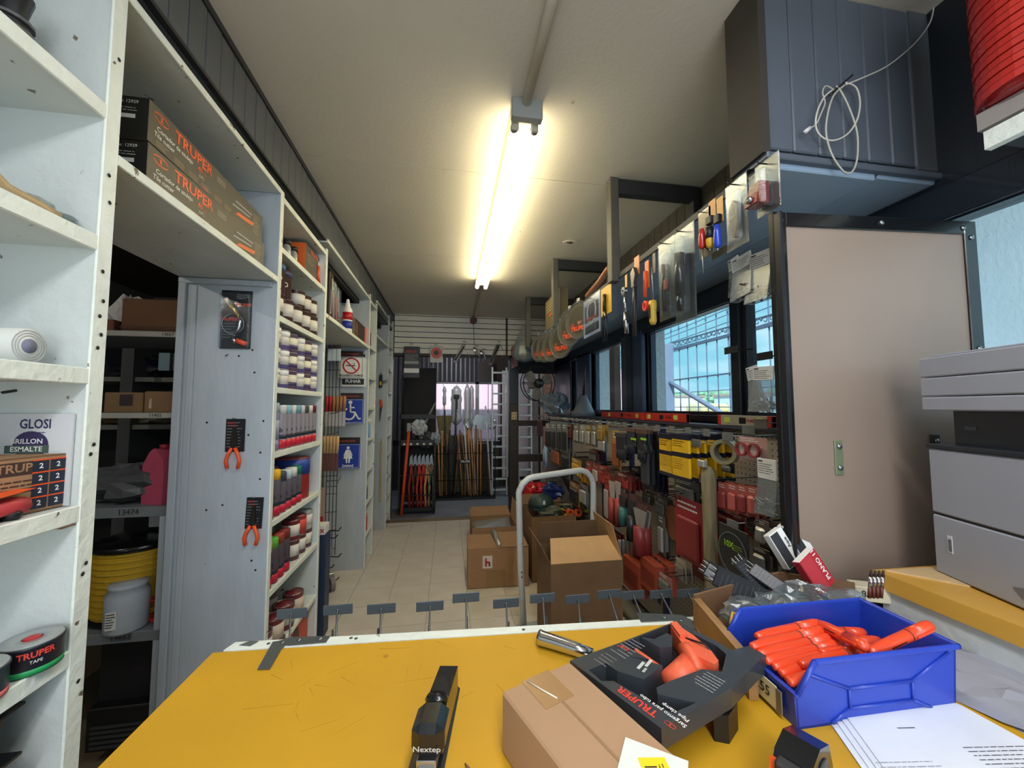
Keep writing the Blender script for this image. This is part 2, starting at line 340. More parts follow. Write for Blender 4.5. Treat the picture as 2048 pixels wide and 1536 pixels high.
MB().box(-.04, .04, -.006, 0, -.055, .055, K(206, 190, 150, .5), .003).build('plate', sk)
for a in (-.018, .018):
    for b in (-.025, .025): MB().box(a - .008, a + .008, -.009, -.006, b - .012, b + .012, K(150, 136, 104, .5)).build('outlet', sk)
# storeroom and annex shells
DK = K(60, 52, 46, .9)
struct(MB().box(-2.75, -2.65, -2.5, 7.4, 0, 2.8, K(104, 104, 102, .9)), 'wall_left', 'storeroom side wall')
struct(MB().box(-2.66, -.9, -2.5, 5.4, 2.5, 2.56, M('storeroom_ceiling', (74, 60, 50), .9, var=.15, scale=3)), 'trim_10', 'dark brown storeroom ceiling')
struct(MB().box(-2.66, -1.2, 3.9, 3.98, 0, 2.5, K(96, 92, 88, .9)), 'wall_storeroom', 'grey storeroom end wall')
struct(MB().box(-2.75, -1.4, -2.5, -2.4, 0, 2.8, WHT).box(1.3, 1.66, -2.5, -2.4, 0, 2.8, WHT).box(-1.4, 1.3, -2.5, -2.4, 2.4, 2.8, WHT), 'wall_front', 'white wall around the shop entrance')
CORR = K(104, 104, 108, .45, metal=.5)
wb = MB().box(-1.6, -.34, 7.3, 7.4, 0, 2.8, K(58, 56, 56, .9)).box(.95, 1.12, 7.3, 7.4, 0, 2.8, DK).box(-.34, .95, 7.3, 7.4, 0, .9, K(74, 72, 70, .9)).box(-.34, .95, 7.3, 7.4, 1.98, 2.8, DK).box(-1.7, -1.6, 5.5, 7.4, 0, 2.8, DK).box(2.5, 2.6, 5.5, 7.4, 0, 2.8, K(96, 74, 62, .9)).box(1.12, 2.6, 7.3, 7.4, 0, 2.8, K(70, 62, 58, .9))
an = struct(wb, 'wall_annex', 'dark annex walls beyond the doorway')
cg = MB()
for k in range(22):
    x = -1.1 + k * .085; cg.add([(x, 7.24, 1.98), (x + .03, 7.21, 1.98), (x + .055, 7.21, 1.98), (x + .085, 7.24, 1.98), (x, 7.24, 2.62), (x + .03, 7.21, 2.62), (x + .055, 7.21, 2.62), (x + .085, 7.24, 2.62)], [(0, 1, 5, 4), (1, 2, 6, 5), (2, 3, 7, 6)], CORR)
for k in range(10):
    x = -1.1 + k * .085; cg.add([(x, 7.24, .9), (x + .03, 7.21, .9), (x + .055, 7.21, .9), (x + .085, 7.24, .9), (x, 7.24, 1.98), (x + .03, 7.21, 1.98), (x + .055, 7.21, 1.98), (x + .085, 7.24, 1.98)], [(0, 1, 5, 4), (1, 2, 6, 5), (2, 3, 7, 6)], CORR)
cg.build('corrugated_sheet', an); MB().box(.55, .82, 7.15, 7.2, 1.98, 2.35, DW).build('wood_sheet', an)
w6 = struct(MB().box(-.36, .97, 7.26, 7.3, 1.94, 2.0, K(196, 190, 196, .5)).box(-.38, -.32, 7.26, 7.3, .88, 2.0, K(196, 190, 196, .5)).box(.93, .98, 7.26, 7.3, .88, 2.0, K(170, 166, 170, .5)).box(-.36, .97, 7.26, 7.3, .86, .92, K(196, 190, 196, .5)).box(.5, .57, 7.26, 7.3, .9, 1.98, K(200, 196, 200, .5)), 'window_6', 'bright rear window with a pink wall outside')
for a, b in ((-.32, .5), (.57, .93)): MB().box(a, b, 7.28, 7.284, .92, 1.94, GLASS).build('pane', w6)
for a in (-.1, .15, .75): MB().box(a - .005, a + .005, 7.33, 7.34, .9, 1.98, K(120, 90, 96, .5)).build('grille_bar', w6)
struct(MB().box(-3, 5, 8.8, 8.9, 0, 2.4, M('pink_wall', (250, 205, 220), .8, var=.05, scale=3)), 'wall_neighbour', 'pink wall outside the rear window')
struct(MB().box(-3, 6, 7.4, 8.9, -.15, -.02, K(190, 180, 176, .9)), 'trim_11', 'pale yard behind the annex')

# ================================================================ OUTSIDE THE SIDE WINDOWS
STU = M('stucco', (240, 244, 248), .85, var=.03, scale=4, bump=1.0, bscale=34)
struct(MB().box(1.66, 2.9, 1.08, 1.3, 0, 3.4, STU), 'wall_stucco', 'white rough stucco wall outside the near window')
struct(MB().box(1.66, 1.74, ypx(1290) + .02, ypx(1290) + .28, 0, 3.2, STU).box(1.66, 1.78, ypx(1182) + .03, ypx(1182) + .35, 0, 3.2, STU), 'trim_12', 'white stucco piers outside the windows')
gr = struct(MB().box(1.66, 60, -30, 60, -.3, -.12, K(158, 160, 158, .9)), 'ground', 'pale street pavement outside')
hs = thing('pale_house', 'pale blue-white neighbouring house seen through the far side window', 'house', (3.4, 9.2, 0))
MB().box(-.9, 1.3, 0, 2.2, -.1, 2.45, K(206, 220, 226, .8)).build('wall', hs); MB().box(-.35, .55, .6, 2, 2.45, 3.6, K(196, 212, 222, .8)).build('upper_storey', hs)
MB().box(-.6, .1, -.03, 0, 0, 2.0, K(186, 204, 216, .7), .01).build('door', hs)
FB = K(84, 100, 128, .5)
FXX = 4.0
fe = thing('street_fence', 'wrought iron street fence with scroll band and spear tips', 'fence', (FXX, 0, 0))
MB().box(-.03, .03, .5, 8.0, 2.52, 2.56, FB).build('top_rail', fe); MB().box(-.02, .02, .5, 8.0, 1.98, 2.0, FB).build('middle_rail', fe); MB().box(-.02, .02, .5, 8.0, .3, .34, FB).build('bottom_rail', fe); MB().box(-.012, .012, .5, 8.0, 2.66, 2.675, FB).build('scroll_rail', fe)
bar = MB().cyl((0, 0, -.12), (0, 0, 2.86), .009, FB, 6).lathe([(0, 2.98), (.016, 2.9), (.006, 2.85)], FB, 6).build('bar', fe); bar.location = (0, .6, 0)
for k in range(1, 31): rep(bar, 'bar', fe, (0, .6 + .24 * k, 0))
sp = [(0, .055 * math.cos(t * .5) * (1 - t / 16), .055 * math.sin(t * .5) * (1 - t / 16)) for t in range(14)]
sc1 = MB().tube([(a, b, c + 2.62) for a, b, c in sp], .007, FB, 5).tube([(a, -b + .12, c + 2.62) for a, b, c in sp], .007, FB, 5).build('scroll', fe); sc1.location = (0, .66, 0)
for k in range(1, 31): rep(sc1, 'scroll', fe, (0, .66 + .24 * k, 0))
for z in (.6, .9, 1.2, 1.5, 1.75): MB().box(-.006, .006, .5, 8, z, z + .01, FB).build('cross_wire', fe)
gp = thing('gate_post', 'thick slate blue gate post with a panel and sloping handrail outside the large window', 'post', (3.8, 6.2, 0))
MB().box(-.08, .08, -.1, .1, -.1, 2.62, K(126, 140, 166, .6), .01).build('post', gp)
MB().box(-.03, .03, .12, .9, 2.05, 2.55, K(150, 162, 186, .6), .01).build('panel', gp); MB().box(-.02, .02, .1, 1.2, 1.75, 1.82, K(100, 112, 136, .6)).build('crossbar', gp)
MB().box(-.03, .03, 0, .09, 0, 2.5, K(120, 134, 160, .6)).build('stile', gp)
MB().cyl((0, -.05, 1.95), (0, -2.0, 1.15), .035, K(120, 134, 160, .6)).build('handrail', gp)
for k in range(16):
    r = random.uniform(1.5, 2.0); X = random.uniform(24, 32); Y = 10 + k * 4.2
    tr = thing('tree', 'green roadside tree beyond the fence', 'tree', (X, Y, -.12), 0, 'trees across the street')
    cr_ = MB()
    for q in range(34):
        a, b = random.uniform(0, 6.28), random.uniform(-.8, 1); rr = r * random.uniform(.16, .34)
        c = (r * .7 * math.cos(a) * math.sqrt(1 - min(1, b * b)), r * .7 * math.sin(a) * math.sqrt(1 - min(1, b * b)), r * 1.1 + r * .6 * b)
        cr_.lathe([(0, -rr * .8), (rr * .7, -rr * .5), (rr, 0), (rr * .6, rr * .6), (0, rr * .8)], M('foliage', (118, 158, 128), .9, var=.35, scale=3, bump=1, bscale=6), 7, c, False)
    cr_.build('crown', tr); MB().cyl((0, 0, 0), (0, 0, r), .16, K(110, 100, 90, .9), 7).build('trunk', tr)
for k, (Y, X, w, h, c, lb) in enumerate([(13, 20, 4, 2.3, (222, 226, 222), 'low white building across the street, nearest the far end'), (20, 19, 5, 2.4, (196, 214, 222), 'pale blue building across the street'), (33, 20, 6, 2.6, (214, 206, 196), 'cream building across the street')]):
    b = thing('street_building', lb, 'building', (X, Y, -.12)); MB().box(0, 4, 0, w, 0, h, K(*c, .8)).build('wall', b)
    MB().box(-.1, 4.1, -.1, w + .1, h, h + .15, K(170, 150, 140, .8)).build('roof', b)
    for q in range(3): MB().box(-.03, 0, .5 + q * w / 3.2, 1.3 + q * w / 3.2, 1.0, 1.9, K(120, 150, 170, .3)).build('window', b)
tk = thing('yellow_truck', 'small yellow vehicle parked across the street behind the fence', 'vehicle', (12, 16.3, -.12))
MB().box(-.8, .8, -1.2, 1.2, .5, 1.35, K(232, 196, 90, .5), .12).build('body', tk); MB().box(-.7, .7, -.7, .7, 1.35, 1.8, K(200, 190, 150, .3), .12).build('cab', tk)
for a in (-.8, .8): MB().ring(.3, .12, -.82, .82, K(60, 64, 70, .8), 16, (a, .3), 'x').build('wheel', tk)
for k, (z0, z1) in enumerate([(6.6, 5.2), (6.9, 5.4), (6.2, 4.9), (5.5, 4.4), (5.8, 4.6)]):
    tag(MB().tube([(13, 2 + q * 4, z0 + (z1 - z0) * q / 10 - .25 * math.sin(q / 10 * PI)) for q in range(11)], .022, K(70, 90, 110, .6), 5).build('power_line'), 'thin overhead power line crossing the sky', 'cable', 'overhead power lines')
tag(MB().cyl((14, 17, 0), (14, 17, 7), .1, K(90, 120, 140, .7), 8).build('utility_pole'), 'slim utility pole in the distance behind the fence', 'pole')
# ================================================================ CEILING FIXTURE AND CABLES
TUBE = M('lit_tube', (255, 241, 198), .4, var=0, emit=17.0)
FIX = K(196, 186, 160, .5)
lf = thing('fluorescent_fixture', 'long warm-lit two-tube fluorescent fixture on the ceiling', 'lamp', (.315, 2.66, ZC))
MB().hexa([(-.035, -1.13, -.06), (.035, -1.13, -.06), (.035, 1.17, -.06), (-.035, 1.17, -.06)], [(-.062, -1.13, 0), (.062, -1.13, 0), (.062, 1.17, 0), (-.062, 1.17, 0)], FIX).build('channel', lf)
MB().box(-.066, .066, -1.16, -1.12, -.085, 0, K(150, 152, 150, .5), .004).build('end_cap', lf)
for sx in (-.043, .043):
    MB().tube([(sx, -1.08, -.085), (sx, 1.15, -.085)], .018, TUBE, 14).build('tube', lf)
    MB().cyl((sx, -1.095, -.085), (sx, -1.075, -.085), .0185, STEEL, 12).build('tube_cap', lf)
    for y in (-1.1, 1.15): MB().box(sx - .016, sx + .016, y - .008, y + .008, -.105, -.02, K(176, 172, 160, .5), .004).build('lamp_holder', lf)
MB().box(-.02, .02, .55, .57, -.064, -.058, STEEL).build('clip', lf)
tag(MB().tube([(.31, y, ZC - .022) for y in (-1.6, 0, 1.0, 1.51)], .019, K(220, 216, 206, .6), 10).build('conduit'), 'thick painted conduit on the ceiling leading to the near end of the lamp', 'conduit')
tag(MB().tube([(.32, 3.86, ZC - .012), (.33, 4.9, ZC - .012), (.33, 5.4, ZC - .012)], .009, K(150, 146, 138, .6), 8).build('conduit'), 'thin conduit on the ceiling from the far end of the lamp to the slatwall', 'conduit')
bx = thing('junction_box', 'small round brown box with a cord at the top of the slatwall', 'electrical box', (.34, 5.43, 2.74))
MB().ring(.05, .001, -.03, .02, K(96, 60, 48, .6), 18).build('cover', bx); MB().tube([(0, 0, -.05), (.01, 0, -.3), (.05, .0, -.62)], .003, BK, 5).build('cord', bx)
for y_, lb_ in ((.1, 'added unseen housing for the fill light above the sales counter'), (-1.3, 'added unseen housing for the fill light near the shop entrance')):  # both housings are additions that go with the fill lights
    tag(MB().box((.31 if y_ > 0 else .1) - .09, (.31 if y_ > 0 else .1) + .09, y_ - .62, y_ + .62, 2.73, ZC, FIX, .004).build('fill_light_housing'), lb_, 'lamp')
struct(MB().box(1.66, 2.5, -2.5, 5.45, 2.8, 2.88, K(150, 150, 150, .8)), 'trim_14', 'added outside eave above the windows, shading the stucco wall')  # unseen eave added to keep the sun off the stucco
# hanging frames that carry the canopy
for y, lb in ((1.99, 'dark square-tube hanger frame of the canopy, nearer one'), (3.19, 'dark square-tube hanger frame of the canopy, farther one'), (4.35, 'dark square-tube hanger frame of the canopy, farthest one')):
    h = thing('hanger_frame', lb, 'frame', (0, y, 0))
    MB().box(.885, .935, -.03, .03, 2.2, ZC, K(84, 82, 76, .6), .003).build('drop_post', h); MB().box(.93, 1.45, -.025, .025, ZC - .09, ZC - .005, K(44, 46, 50, .5), .003).build('top_bar', h); MB().box(1.4, 1.45, -.025, .025, 2.265, ZC - .09, K(44, 46, 50, .5), .003).build('wall_post', h)
# ================================================================ LEFT SHELVING
XF = -.76; XB = -1.15
def shelving(name, label, y0, y1, zs, z0, z1, left=True, right=True, back=True, sh=.022, side=.024, xb=XB):
    t = thing(name, label, 'shelf', (XB, y0, 0))
    for k, (on_, ya) in enumerate(((left, 0), (right, y1 - y0 - side))):
        if on_:
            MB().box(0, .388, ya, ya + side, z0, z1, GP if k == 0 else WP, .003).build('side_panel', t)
            MB().box(.386, .392, ya - .003, ya + side + .003, z0, z1, WPE, .002).build('edge_lipping', t)
    if back: MB().box(0, .012, side, y1 - y0 - side, z0, z1, WP).build('back_panel', t)
    for z in zs:
        MB().box(.012, .384, side, y1 - y0 - side, z - sh, z, WP).build('shelf', t)
        MB().box(.384, .391, side * .5, y1 - y0 - side * .5, z - sh - .004, z + .001, WPE, .002).build('shelf_edge', t)
    return t
near = shelving('shelving_unit', 'white painted shelving bay nearest the camera at far left', -1.2, .985, [2.175, 1.875, 1.583, 1.295, 1.003, .7, .4, .1], 0, 2.55, sh=.03, side=.032)
cu = shelving('shelving_unit', 'white shelving bay packed with paint cans and spray cans', 1.835, 2.51, [2.47, 2.235, 1.917, 1.59, 1.30, 1.0, .70, .40, .1], 0, 2.49)
MB().box(-.0, .03, -.012, 0, .0, 2.05, GP, .003).build('corner_batten', cu); MB().box(.045, .07, -.006, 0, 0, 2.03, GP, .003).build('corner_batten', cu)
MB().box(.0, .37, -.014, 0, 2.035, 2.06, GP, .003).build('top_batten', cu)
u3 = shelving('shelving_unit', 'narrow white shelving bay beside the hanging signs', 3.83, 4.2, [2.55, 2.1, 1.8, 1.5, 1.2, .9, .6, .3], 0, 2.6)
u4 = shelving('shelving_unit', 'farthest white shelving bay next to the doorway', 5.03, 5.42, [2.6, 2.3, 2.0, 1.7, 1.4, 1.15, .9, .62, .36, .1], 0, 2.68)
def bridge(label, y0, y1, zb, zt):
    t = thing('bridge_shelf', label, 'shelf', (XB, y0, 0))
    MB().box(0, .384, 0, y1 - y0, zb - .022, zb, WP).build('shelf', t); MB().box(.384, .391, 0, y1 - y0, zb - .026, zb, WPE, .002).build('shelf_edge', t)
    MB().box(0, .384, 0, y1 - y0, zt - .02, zt, WP).build('top_board', t); MB().box(.384, .391, 0, y1 - y0, zt - .022, zt + .002, WPE, .002).build('shelf_edge', t)
    MB().box(0, .012, 0, y1 - y0, zb, zt - .02, WP).build('back_panel', t); return t
bridge('white high shelf carrying the two long black cartons over the opening', .99, 1.83, 2.085, 2.49)
bridge('white high shelf between the paint can bay and the sign panel', 2.515, 3.825, 2.09, 2.56)
bridge('white high shelf over the gap before the farthest bay', 4.205, 5.025, 2.28, 2.64)
gp2 = struct(MB().box(-1.17, -1.152, 2.51, 3.83, 0, 2.1, K(150, 150, 146, .6)).box(-1.17, -1.152, 4.2, 5.03, 0, 2.3, K(160, 160, 152, .6)), 'wall_recess', 'pale back boards of the recesses between the shelving bays')
# details on the near bay: dark screw holes and a chipped edge
scr = MB().lathe([(.0045, 0), (.003, -.001)], K(46, 38, 32, .8), 8)
nx0 = None
for k, z in enumerate([2.3, 2.02, 1.96, 1.80, 1.735, 1.7, 1.66, 1.63, 1.42, 1.40, 1.17, 1.15, .93]):
    o = (scr.build('screw_head', near) if k == 0 else rep(nx0, 'screw_head', near, (0, 0, 0)))
    if k == 0: nx0 = o
    o.location = (.3935, 2.185 - .014 - .006 * (k % 2), z); o.rotation_euler = (0, R(90), 0)
MB().add([(0, 0, 0), (.03, 0, .006), (.06, 0, .002), (.09, 0, .012), (.05, 0, .018), (.01, 0, .012)], [(0, 1, 2, 3, 4, 5)], K(146, 112, 88, .9)).build('chip', near).location = (.3, 2.152, 1.245)
MB().cyl((.2, 2.13, 1.18), (.215, 2.153, 1.185), .002, BK, 5).build('nail', near); MB().cyl((.26, 2.13, 1.53), (.262, 2.153, 1.535), .003, BK, 5).build('nail', near)

# ---------------- things on the near bay
def emblem(mb, s, loc, m, face='-y'):
    # two mirrored swooshes round a waisted bar
    P = []
    for sg in (1, -1):
        a = arc(0, 0, 1, 15, 165, 10); b = arc(0, -.25, 1.0, 150, 30, 8)
        P.append([(x * s * 1.25, sg * y * s * .55) for x, y in a + b])
    P.append([(-.2 * s, .25 * s), (.2 * s, .25 * s), (.08 * s, 0), (.2 * s, -.25 * s), (-.2 * s, -.25 * s), (-.08 * s, 0)])
    for p in P:
        vs = [{'-y': (loc[0] + a, loc[1], loc[2] + b), '+x': (loc[0], loc[1] + a, loc[2] + b), '-x': (loc[0], loc[1] - a, loc[2] + b), 'z': (loc[0] + a, loc[1] + b, loc[2])}[face] for a, b in p]
        mb.add(vs, [tuple(range(len(vs)))], m)
    return mb
def lines(mb, x0, x1, z0, n, dz, loc, m, face='-y', th=.002, seed=1):
    """small print: rows of short strokes"""
    rr = random.Random(seed)
    for k in range(n):
        a = x0; e = x1 - rr.uniform(0, .3) * (x1 - x0)
        while a < e:
            w = rr.uniform(.04, .16) * (x1 - x0); b = min(a + w, e); z = z0 - k * dz
            q = [(a, z), (b, z), (b, z + th), (a, z + th)]
            mb.add([{'-y': (loc[0] + u, loc[1], loc[2] + v), '+x': (loc[0], loc[1] + u, loc[2] + v), '-x': (loc[0], loc[1] - u, loc[2] + v), 'z': (loc[0] + u, loc[1] + v, loc[2])}[face] for u, v in q], [(0, 1, 2, 3)], m)
            a = b + .02 * (x1 - x0)
    return mb
# black thing on top shelf
t = thing('black_tool', 'black gripped tool standing on the top shelf at far left corner', 'tool', (-.86, .86, 2.176))
MB().lathe([(.03, 0), (.034, .05), (.022, .1), (.03, .14), (.012, .17)], BK, 14).build('grip', t)
for k in range(4): MB().ring(.033, .026, .02 + .02 * k, .026 + .02 * k, K(90, 92, 92, .5), 14, (0, 0), 'z').build('rib', t)
# crumpled plastic + tan tape on second shelf
def crumple(name, label, loc, sx, sy, sz, m, seed, n=9, cat='bag', rz=0, group=None, extra=None):
    rr = random.Random(seed); mb = MB(); vs = []; fs = []
    for i in range(n + 1):
        for j in range(2 * n):
            th = PI * i / n; ph = 2 * PI * j / (2 * n); q = 1 + rr.uniform(-.28, .22)
            vs.append((sx * math.sin(th) * math.cos(ph) * q, sy * math.sin(th) * math.sin(ph) * q, sz + sz * math.cos(th) * (q if i not in (0,) else 1) * (1 if math.cos(th) > 0 else .96)))
    for i in range(n):
        for j in range(2 * n): k = (j + 1) % (2 * n); fs.append((i * 2 * n + j, i * 2 * n + k, (i + 1) * 2 * n + k, (i + 1) * 2 * n + j))
    vs = [(a, b, max(0, c)) for a, b, c in vs]
    mb.add(vs, fs, m)
    if name is None: return mb
    return solo(mb, name, label, cat, loc, rz, group)
FILM = clear('crumpled_film', (222, 228, 226), .42, .15)
crumple('plastic_wrap', 'crumpled clear plastic wrap at the front of the second shelf, far left', (-.83, .885, 1.877), .05, .075, .018, FILM, 3)
t = thing('tape_strip', 'tan packing tape curling up from the second shelf at far left', 'tape', (-.8, .8, 1.877))
MB().tube([(0, -.03, .09), (-.01, -.02, .05), (0, .01, .02), (.01, .06, .012), (.015, .09, .004)], .013, K(178, 152, 112, .35), 6).build('strip', t)
# white roll
t = thing('film_roll', 'white roll of stretch film lying on the third shelf at far left', 'roll', (-.80, .875, 1.584))
MB().cyl((-.3, .0, .034), (0, 0, .034), .034, K(214, 216, 212, .5), 22).build('roll', t)
m_ = MB().cyl((-.0, 0, .034), (.0012, 0, .034), .014, K(124, 124, 146, .7), 16)
m_.build('core', t)
for k in range(3): MB().ring(.031 - k * .005, .0298 - k * .005, .0, .0008, K(182, 182, 182, .6), 20, (.0, .034), 'x').build('layer_line', t)
# glossy brand sheet on back panel of compartment (propped card)
t = thing('paint_poster', 'white glossy-enamel paint card propped behind the brown carton', 'card', (-.842, .949, 1.297), 0)
pm = MB().box(-.17, .066, -.004, 0, 0, .19, K(206, 208, 212, .5)); pm.build('card', t)
l1 = MB().text('GLOSI', .027, (-.0, -.0045, .168), K(52, 44, 92, .5), '-y', .02, sx=.75)
lines(l1, -.02, .02, .15, 1, .01, (0, -.0045, 0), K(52, 44, 92, .5)); l1.build('lettering', t)
l2 = MB().add([(-.006 + .031 * math.cos(a * PI / 14), -.0046, .126 + .028 * math.sin(a * PI / 14)) for a in range(28)], [tuple(range(28))], K(58, 48, 90, .5)).box(-.05, .026, -.0052, -.0046, .109, .125, K(72, 92, 84, .5))
l2.text('BRILLON', .014, (-.012, -.0056, .133), WHT, '-y', .015).text('ESMALTE', .014, (-.012, -.0058, .117), WHT, '-y', .015); l2.build('emblem', t)
MB().add([(.03, -.0046, .045), (.045, -.0046, .045), (.048, -.0046, .075), (.04, -.0046, .083), (.03, -.0046, .078)], [(0, 1, 2, 3, 4)], K(120, 84, 60, .6)).build('printed_face', t)
# brown carton with small boxes
t = thing('open_carton', 'brown tool carton with an open end full of small orange and black boxes', 'box', (-.803, .848, 1.2965), -10.6)
bb = MB().box(-.12, 0, -.2, .1, 0, .003, CARD).box(-.12, 0, -.2, .1, .105, .108, CARD).box(-.003, 0, -.2, .1, 0, .108, CARD).box(-.12, -.117, -.2, .1, 0, .108, CARD)
bb.build('box', t)
lt = MB(); lt.text('TRUPER', .022, (.0006, .03, .088), CARD, '+x', .02)
bx2 = MB().box(.0002, .0005, -.06, .06, .075, .1, K(60, 42, 36, .7)).box(.0002, .0005, -.06, .06, .042, .05, K(60, 42, 36, .7)).ring(.0, .0, 0, 0, BK, 3) ; lines(bx2, -.05, .055, .062, 2, .008, (.0006, 0, 0), K(70, 48, 38, .7), '+x', .003)
lt.build('lettering', t); bx2.build('printed_bands', t)
sb_ = MB().box(-.026, 0, -.05, 0, 0, .022, K(30, 36, 50, .5)).box(-.026, .0004, -.0504, -.04, 0, .022, ORG).text('2', .018, (-.013, .0006, .011), WHT, '+x', .02)
e0 = None
for i in range(4):
    for j in range(4):
        q = (sb_.build('small_box', t) if e0 is None else rep(e0, 'small_box', t, (0, 0, 0))); e0 = e0 or q
        q.location = (-.006 - .0275 * i, .094, .004 + .0245 * j)
MB().box(-.006, 0, .052, .1, 0, .0, BK)
# open end: small boxes face the camera side
for j in range(4):
    for i in range(2):
        MB().box(.0006, .0012, .045 + i * .028, .07 + i * .028, .006 + j * .024, .027 + j * .024, K(34, 40, 56, .5)).box(.0006, .0011, .0445 + i * .028, .0705 + i * .028, .0265 + j * .024, .0295 + j * .024, ORG).text('2', .014, (.0015, .0575 + i * .028, .0165 + j * .024), WHT, '+x', .02).build('box_end', t)
t = thing('orange_box', 'bright orange box with a red and black tool inside, far left shelf', 'box', (-.765, .80, 1.2965), 0)
MB().box(-.05, 0, -.12, .0, 0, .045, ORG, .002).build('box', t); MB().add([(-.05, 0, .045), (0, 0, .045), (.0, .07, .052), (-.05, .07, .05)], [(0, 1, 2, 3)], K(240, 92, 40, .5)).build('flap', t)
MB().tube([(-.02, 0, .02), (-.022, .05, .024), (-.02, .07, .02)], .016, K(186, 60, 66, .5), 8).build('tool_body', t); MB().lathe([(.012, 0), (.014, .01), (.009, .016)], BK, 10, (-.02, .05, 0)).build('tool_tip', t)
# tape rolls
def disc_tin(name, label, loc, cbody, cband, rz=0):
    t = thing(name, label, 'tin', loc, rz)
    MB().lathe([(.044, 0), (.0455, .003), (.0455, .046), (.047, .049), (.047, .053), (.04, .054)], cbody, 32).build('drum', t)
    MB().lathe([(.0462, .002), (.0462, .012)], cband, 32).build('colour_band', t)
    m = MB().text('TRUPER', .015, (0, 0, .038), K(226, 70, 60, .5), wrap=.0463, bold=.03).text('TAPE', .008, (0, 0, .025), WHT, wrap=.0463)
    emb = MB(); emblem(emb, .006, (0, 0, 0), K(226, 70, 60, .5)); emb.v = [(.0463 * math.sin(x / .0463 - 1.0), -.0463 * math.cos(x / .0463 - 1.0), z + .038) for x, y, z in emb.v]
    m.add(emb.v, emb.f, K(226, 70, 60, .5)); m.build('lettering', t)
    t.scale = (.92, .92, 1)
    lid = MB().lathe([(.046, .053), (.044, .056), (.016, .0555), (.015, .052)], K(150, 156, 156, .3, coat=.5), 32).lathe([(.014, .0545), (.012, .056), (.004, .056), (.0, .055)], RED, 16); lid.build('lid', t)
    return t
disc_tin('round_tin', 'black round tin with a green bottom band on the lower left shelf', (-.784, .903, 1.004), K(30, 30, 40, .4), K(30, 150, 84, .5), 50)
disc_tin('round_tin', 'navy round tin with a red bottom band at the left picture edge', (-.79, .812, 1.004), K(28, 50, 66, .4), K(220, 110, 110, .5), 50)
for k, lb in enumerate(('upper black plastic bin with a white barcode sticker at lower left', 'lower black plastic bin with a white barcode sticker at lower left', 'bottom black plastic bin of the stack at lower left')):
    t = thing('plastic_bin', lb, 'bin', (-.862, .78, .868 - .088 * k), 0)
    MB().hexa([(-.08, -.15, 0), (.07, -.15, 0), (.07, .06, 0), (-.08, .06, 0)], [(-.09, -.16, .085), (.085, -.16, .085), (.085, .085, .085), (-.09, .085, .085)], BKG).box(-.095, .095, -.165, .1, .085, .09, BKG).build('body', t)
    b = MB().add([(.0745, -.02, .02), (.0765, .05, .02), (.0830, .06, .07), (.081, -.02, .07)], [(0, 1, 2, 3)], WHT)
    for q in range(9): b.add([(.0755, -.012 + q * .0062, .024), (.0757, -.0095 + q * .0062, .024), (.0822, -.0092 + q * .0062, .056), (.0820, -.012 + q * .0062, .056)], [(0, 1, 2, 3)], BK)
    b.build('barcode_sticker', t)

# ---------------- two long cartons on the bridge shelf
OLV = M('printed_olive_card', (70, 64, 52), .45, var=.05, scale=4)
for k, (lb, z) in enumerate((('lower of two long tile cutter cartons on the high shelf', 2.0865), ('upper of two long tile cutter cartons on the high shelf', 2.2035))):
    t = thing('tool_carton', lb, 'box', (-.79, 1.115 - .004 * k, z), .8 * k)
    MB().box(-.17, 0, 0, .645, 0, .115, OLV, .0015).build('box', t)
    e = MB().box(-.1695, -.0005, -.001, 0, .001, .114, K(20, 20, 22, .4)); e.build('black_end', t)
    m = MB().text('Codigo: 12929', .012, (-.06, -.0014, .1), WHT, '-y').box(-.16, -.03, -.0018, -.0012, .055, .066, K(206, 208, 206, .6)); lines(m, -.16, -.025, .082, 2, .007, (0, -.0016, 0), K(170, 170, 168, .6)); m.build('end_print', t)
    m = MB(); emblem(m, .024, (.0008, .045, .088), ORG, '+x'); m.text('TRUPER', .046, (.0008, .19, .085), ORG, '+x', .028, sx=1.12)
    m.text('Cortador de azulejo', .0185, (.0008, .105, .055), K(226, 226, 220), '+x', .012, sx=1.0).text('40', .024, (.0008, .218, .056), ORG, '+x', .02).text('cm', .012, (.0008, .243, .053), ORG, '+x').text('Tile cutter', .0185, (.0008, .06, .036), K(226, 226, 220), '+x', .008).text('(16")', .013, (.0008, .225, .036), K(226, 226, 220), '+x')
    for yy in (.03, .1, .165, .23, .3, .36): lines(m, 0, .05, .02, 3, .006, (.0008, yy, 0), K(180, 150, 120), '+x', .0016, int(yy * 100))
    m.text('3x', .018, (.0008, .252, .012), ORG, '+x', .01); lines(m, 0, .06, .09, 3, .007, (.0008, .31, 0), K(190, 186, 176), '+x', .002, 5); lines(m, 0, .055, .09, 11, .0075, (.0008, .565, 0), K(170, 166, 150), '+x', .0018, 8)
    m.build('lettering', t)
    g = MB().add([(.0012, .43, .02), (.0012, .56, .035), (.0012, .57, .052), (.0012, .45, .036)], [(0, 1, 2, 3)], K(232, 110, 50))
    for q in range(4): g.add([(.0011, .41 + q * .01, .045 + q * .011), (.0011, .54 + q * .006, .058 + q * .008), (.0011, .54 + q * .006, .063 + q * .008), (.0011, .41 + q * .01, .051 + q * .011)], [(0, 1, 2, 3)], K(176, 176, 178) if q % 2 == 0 else K(92, 88, 80))
    g.build('printed_picture', t)

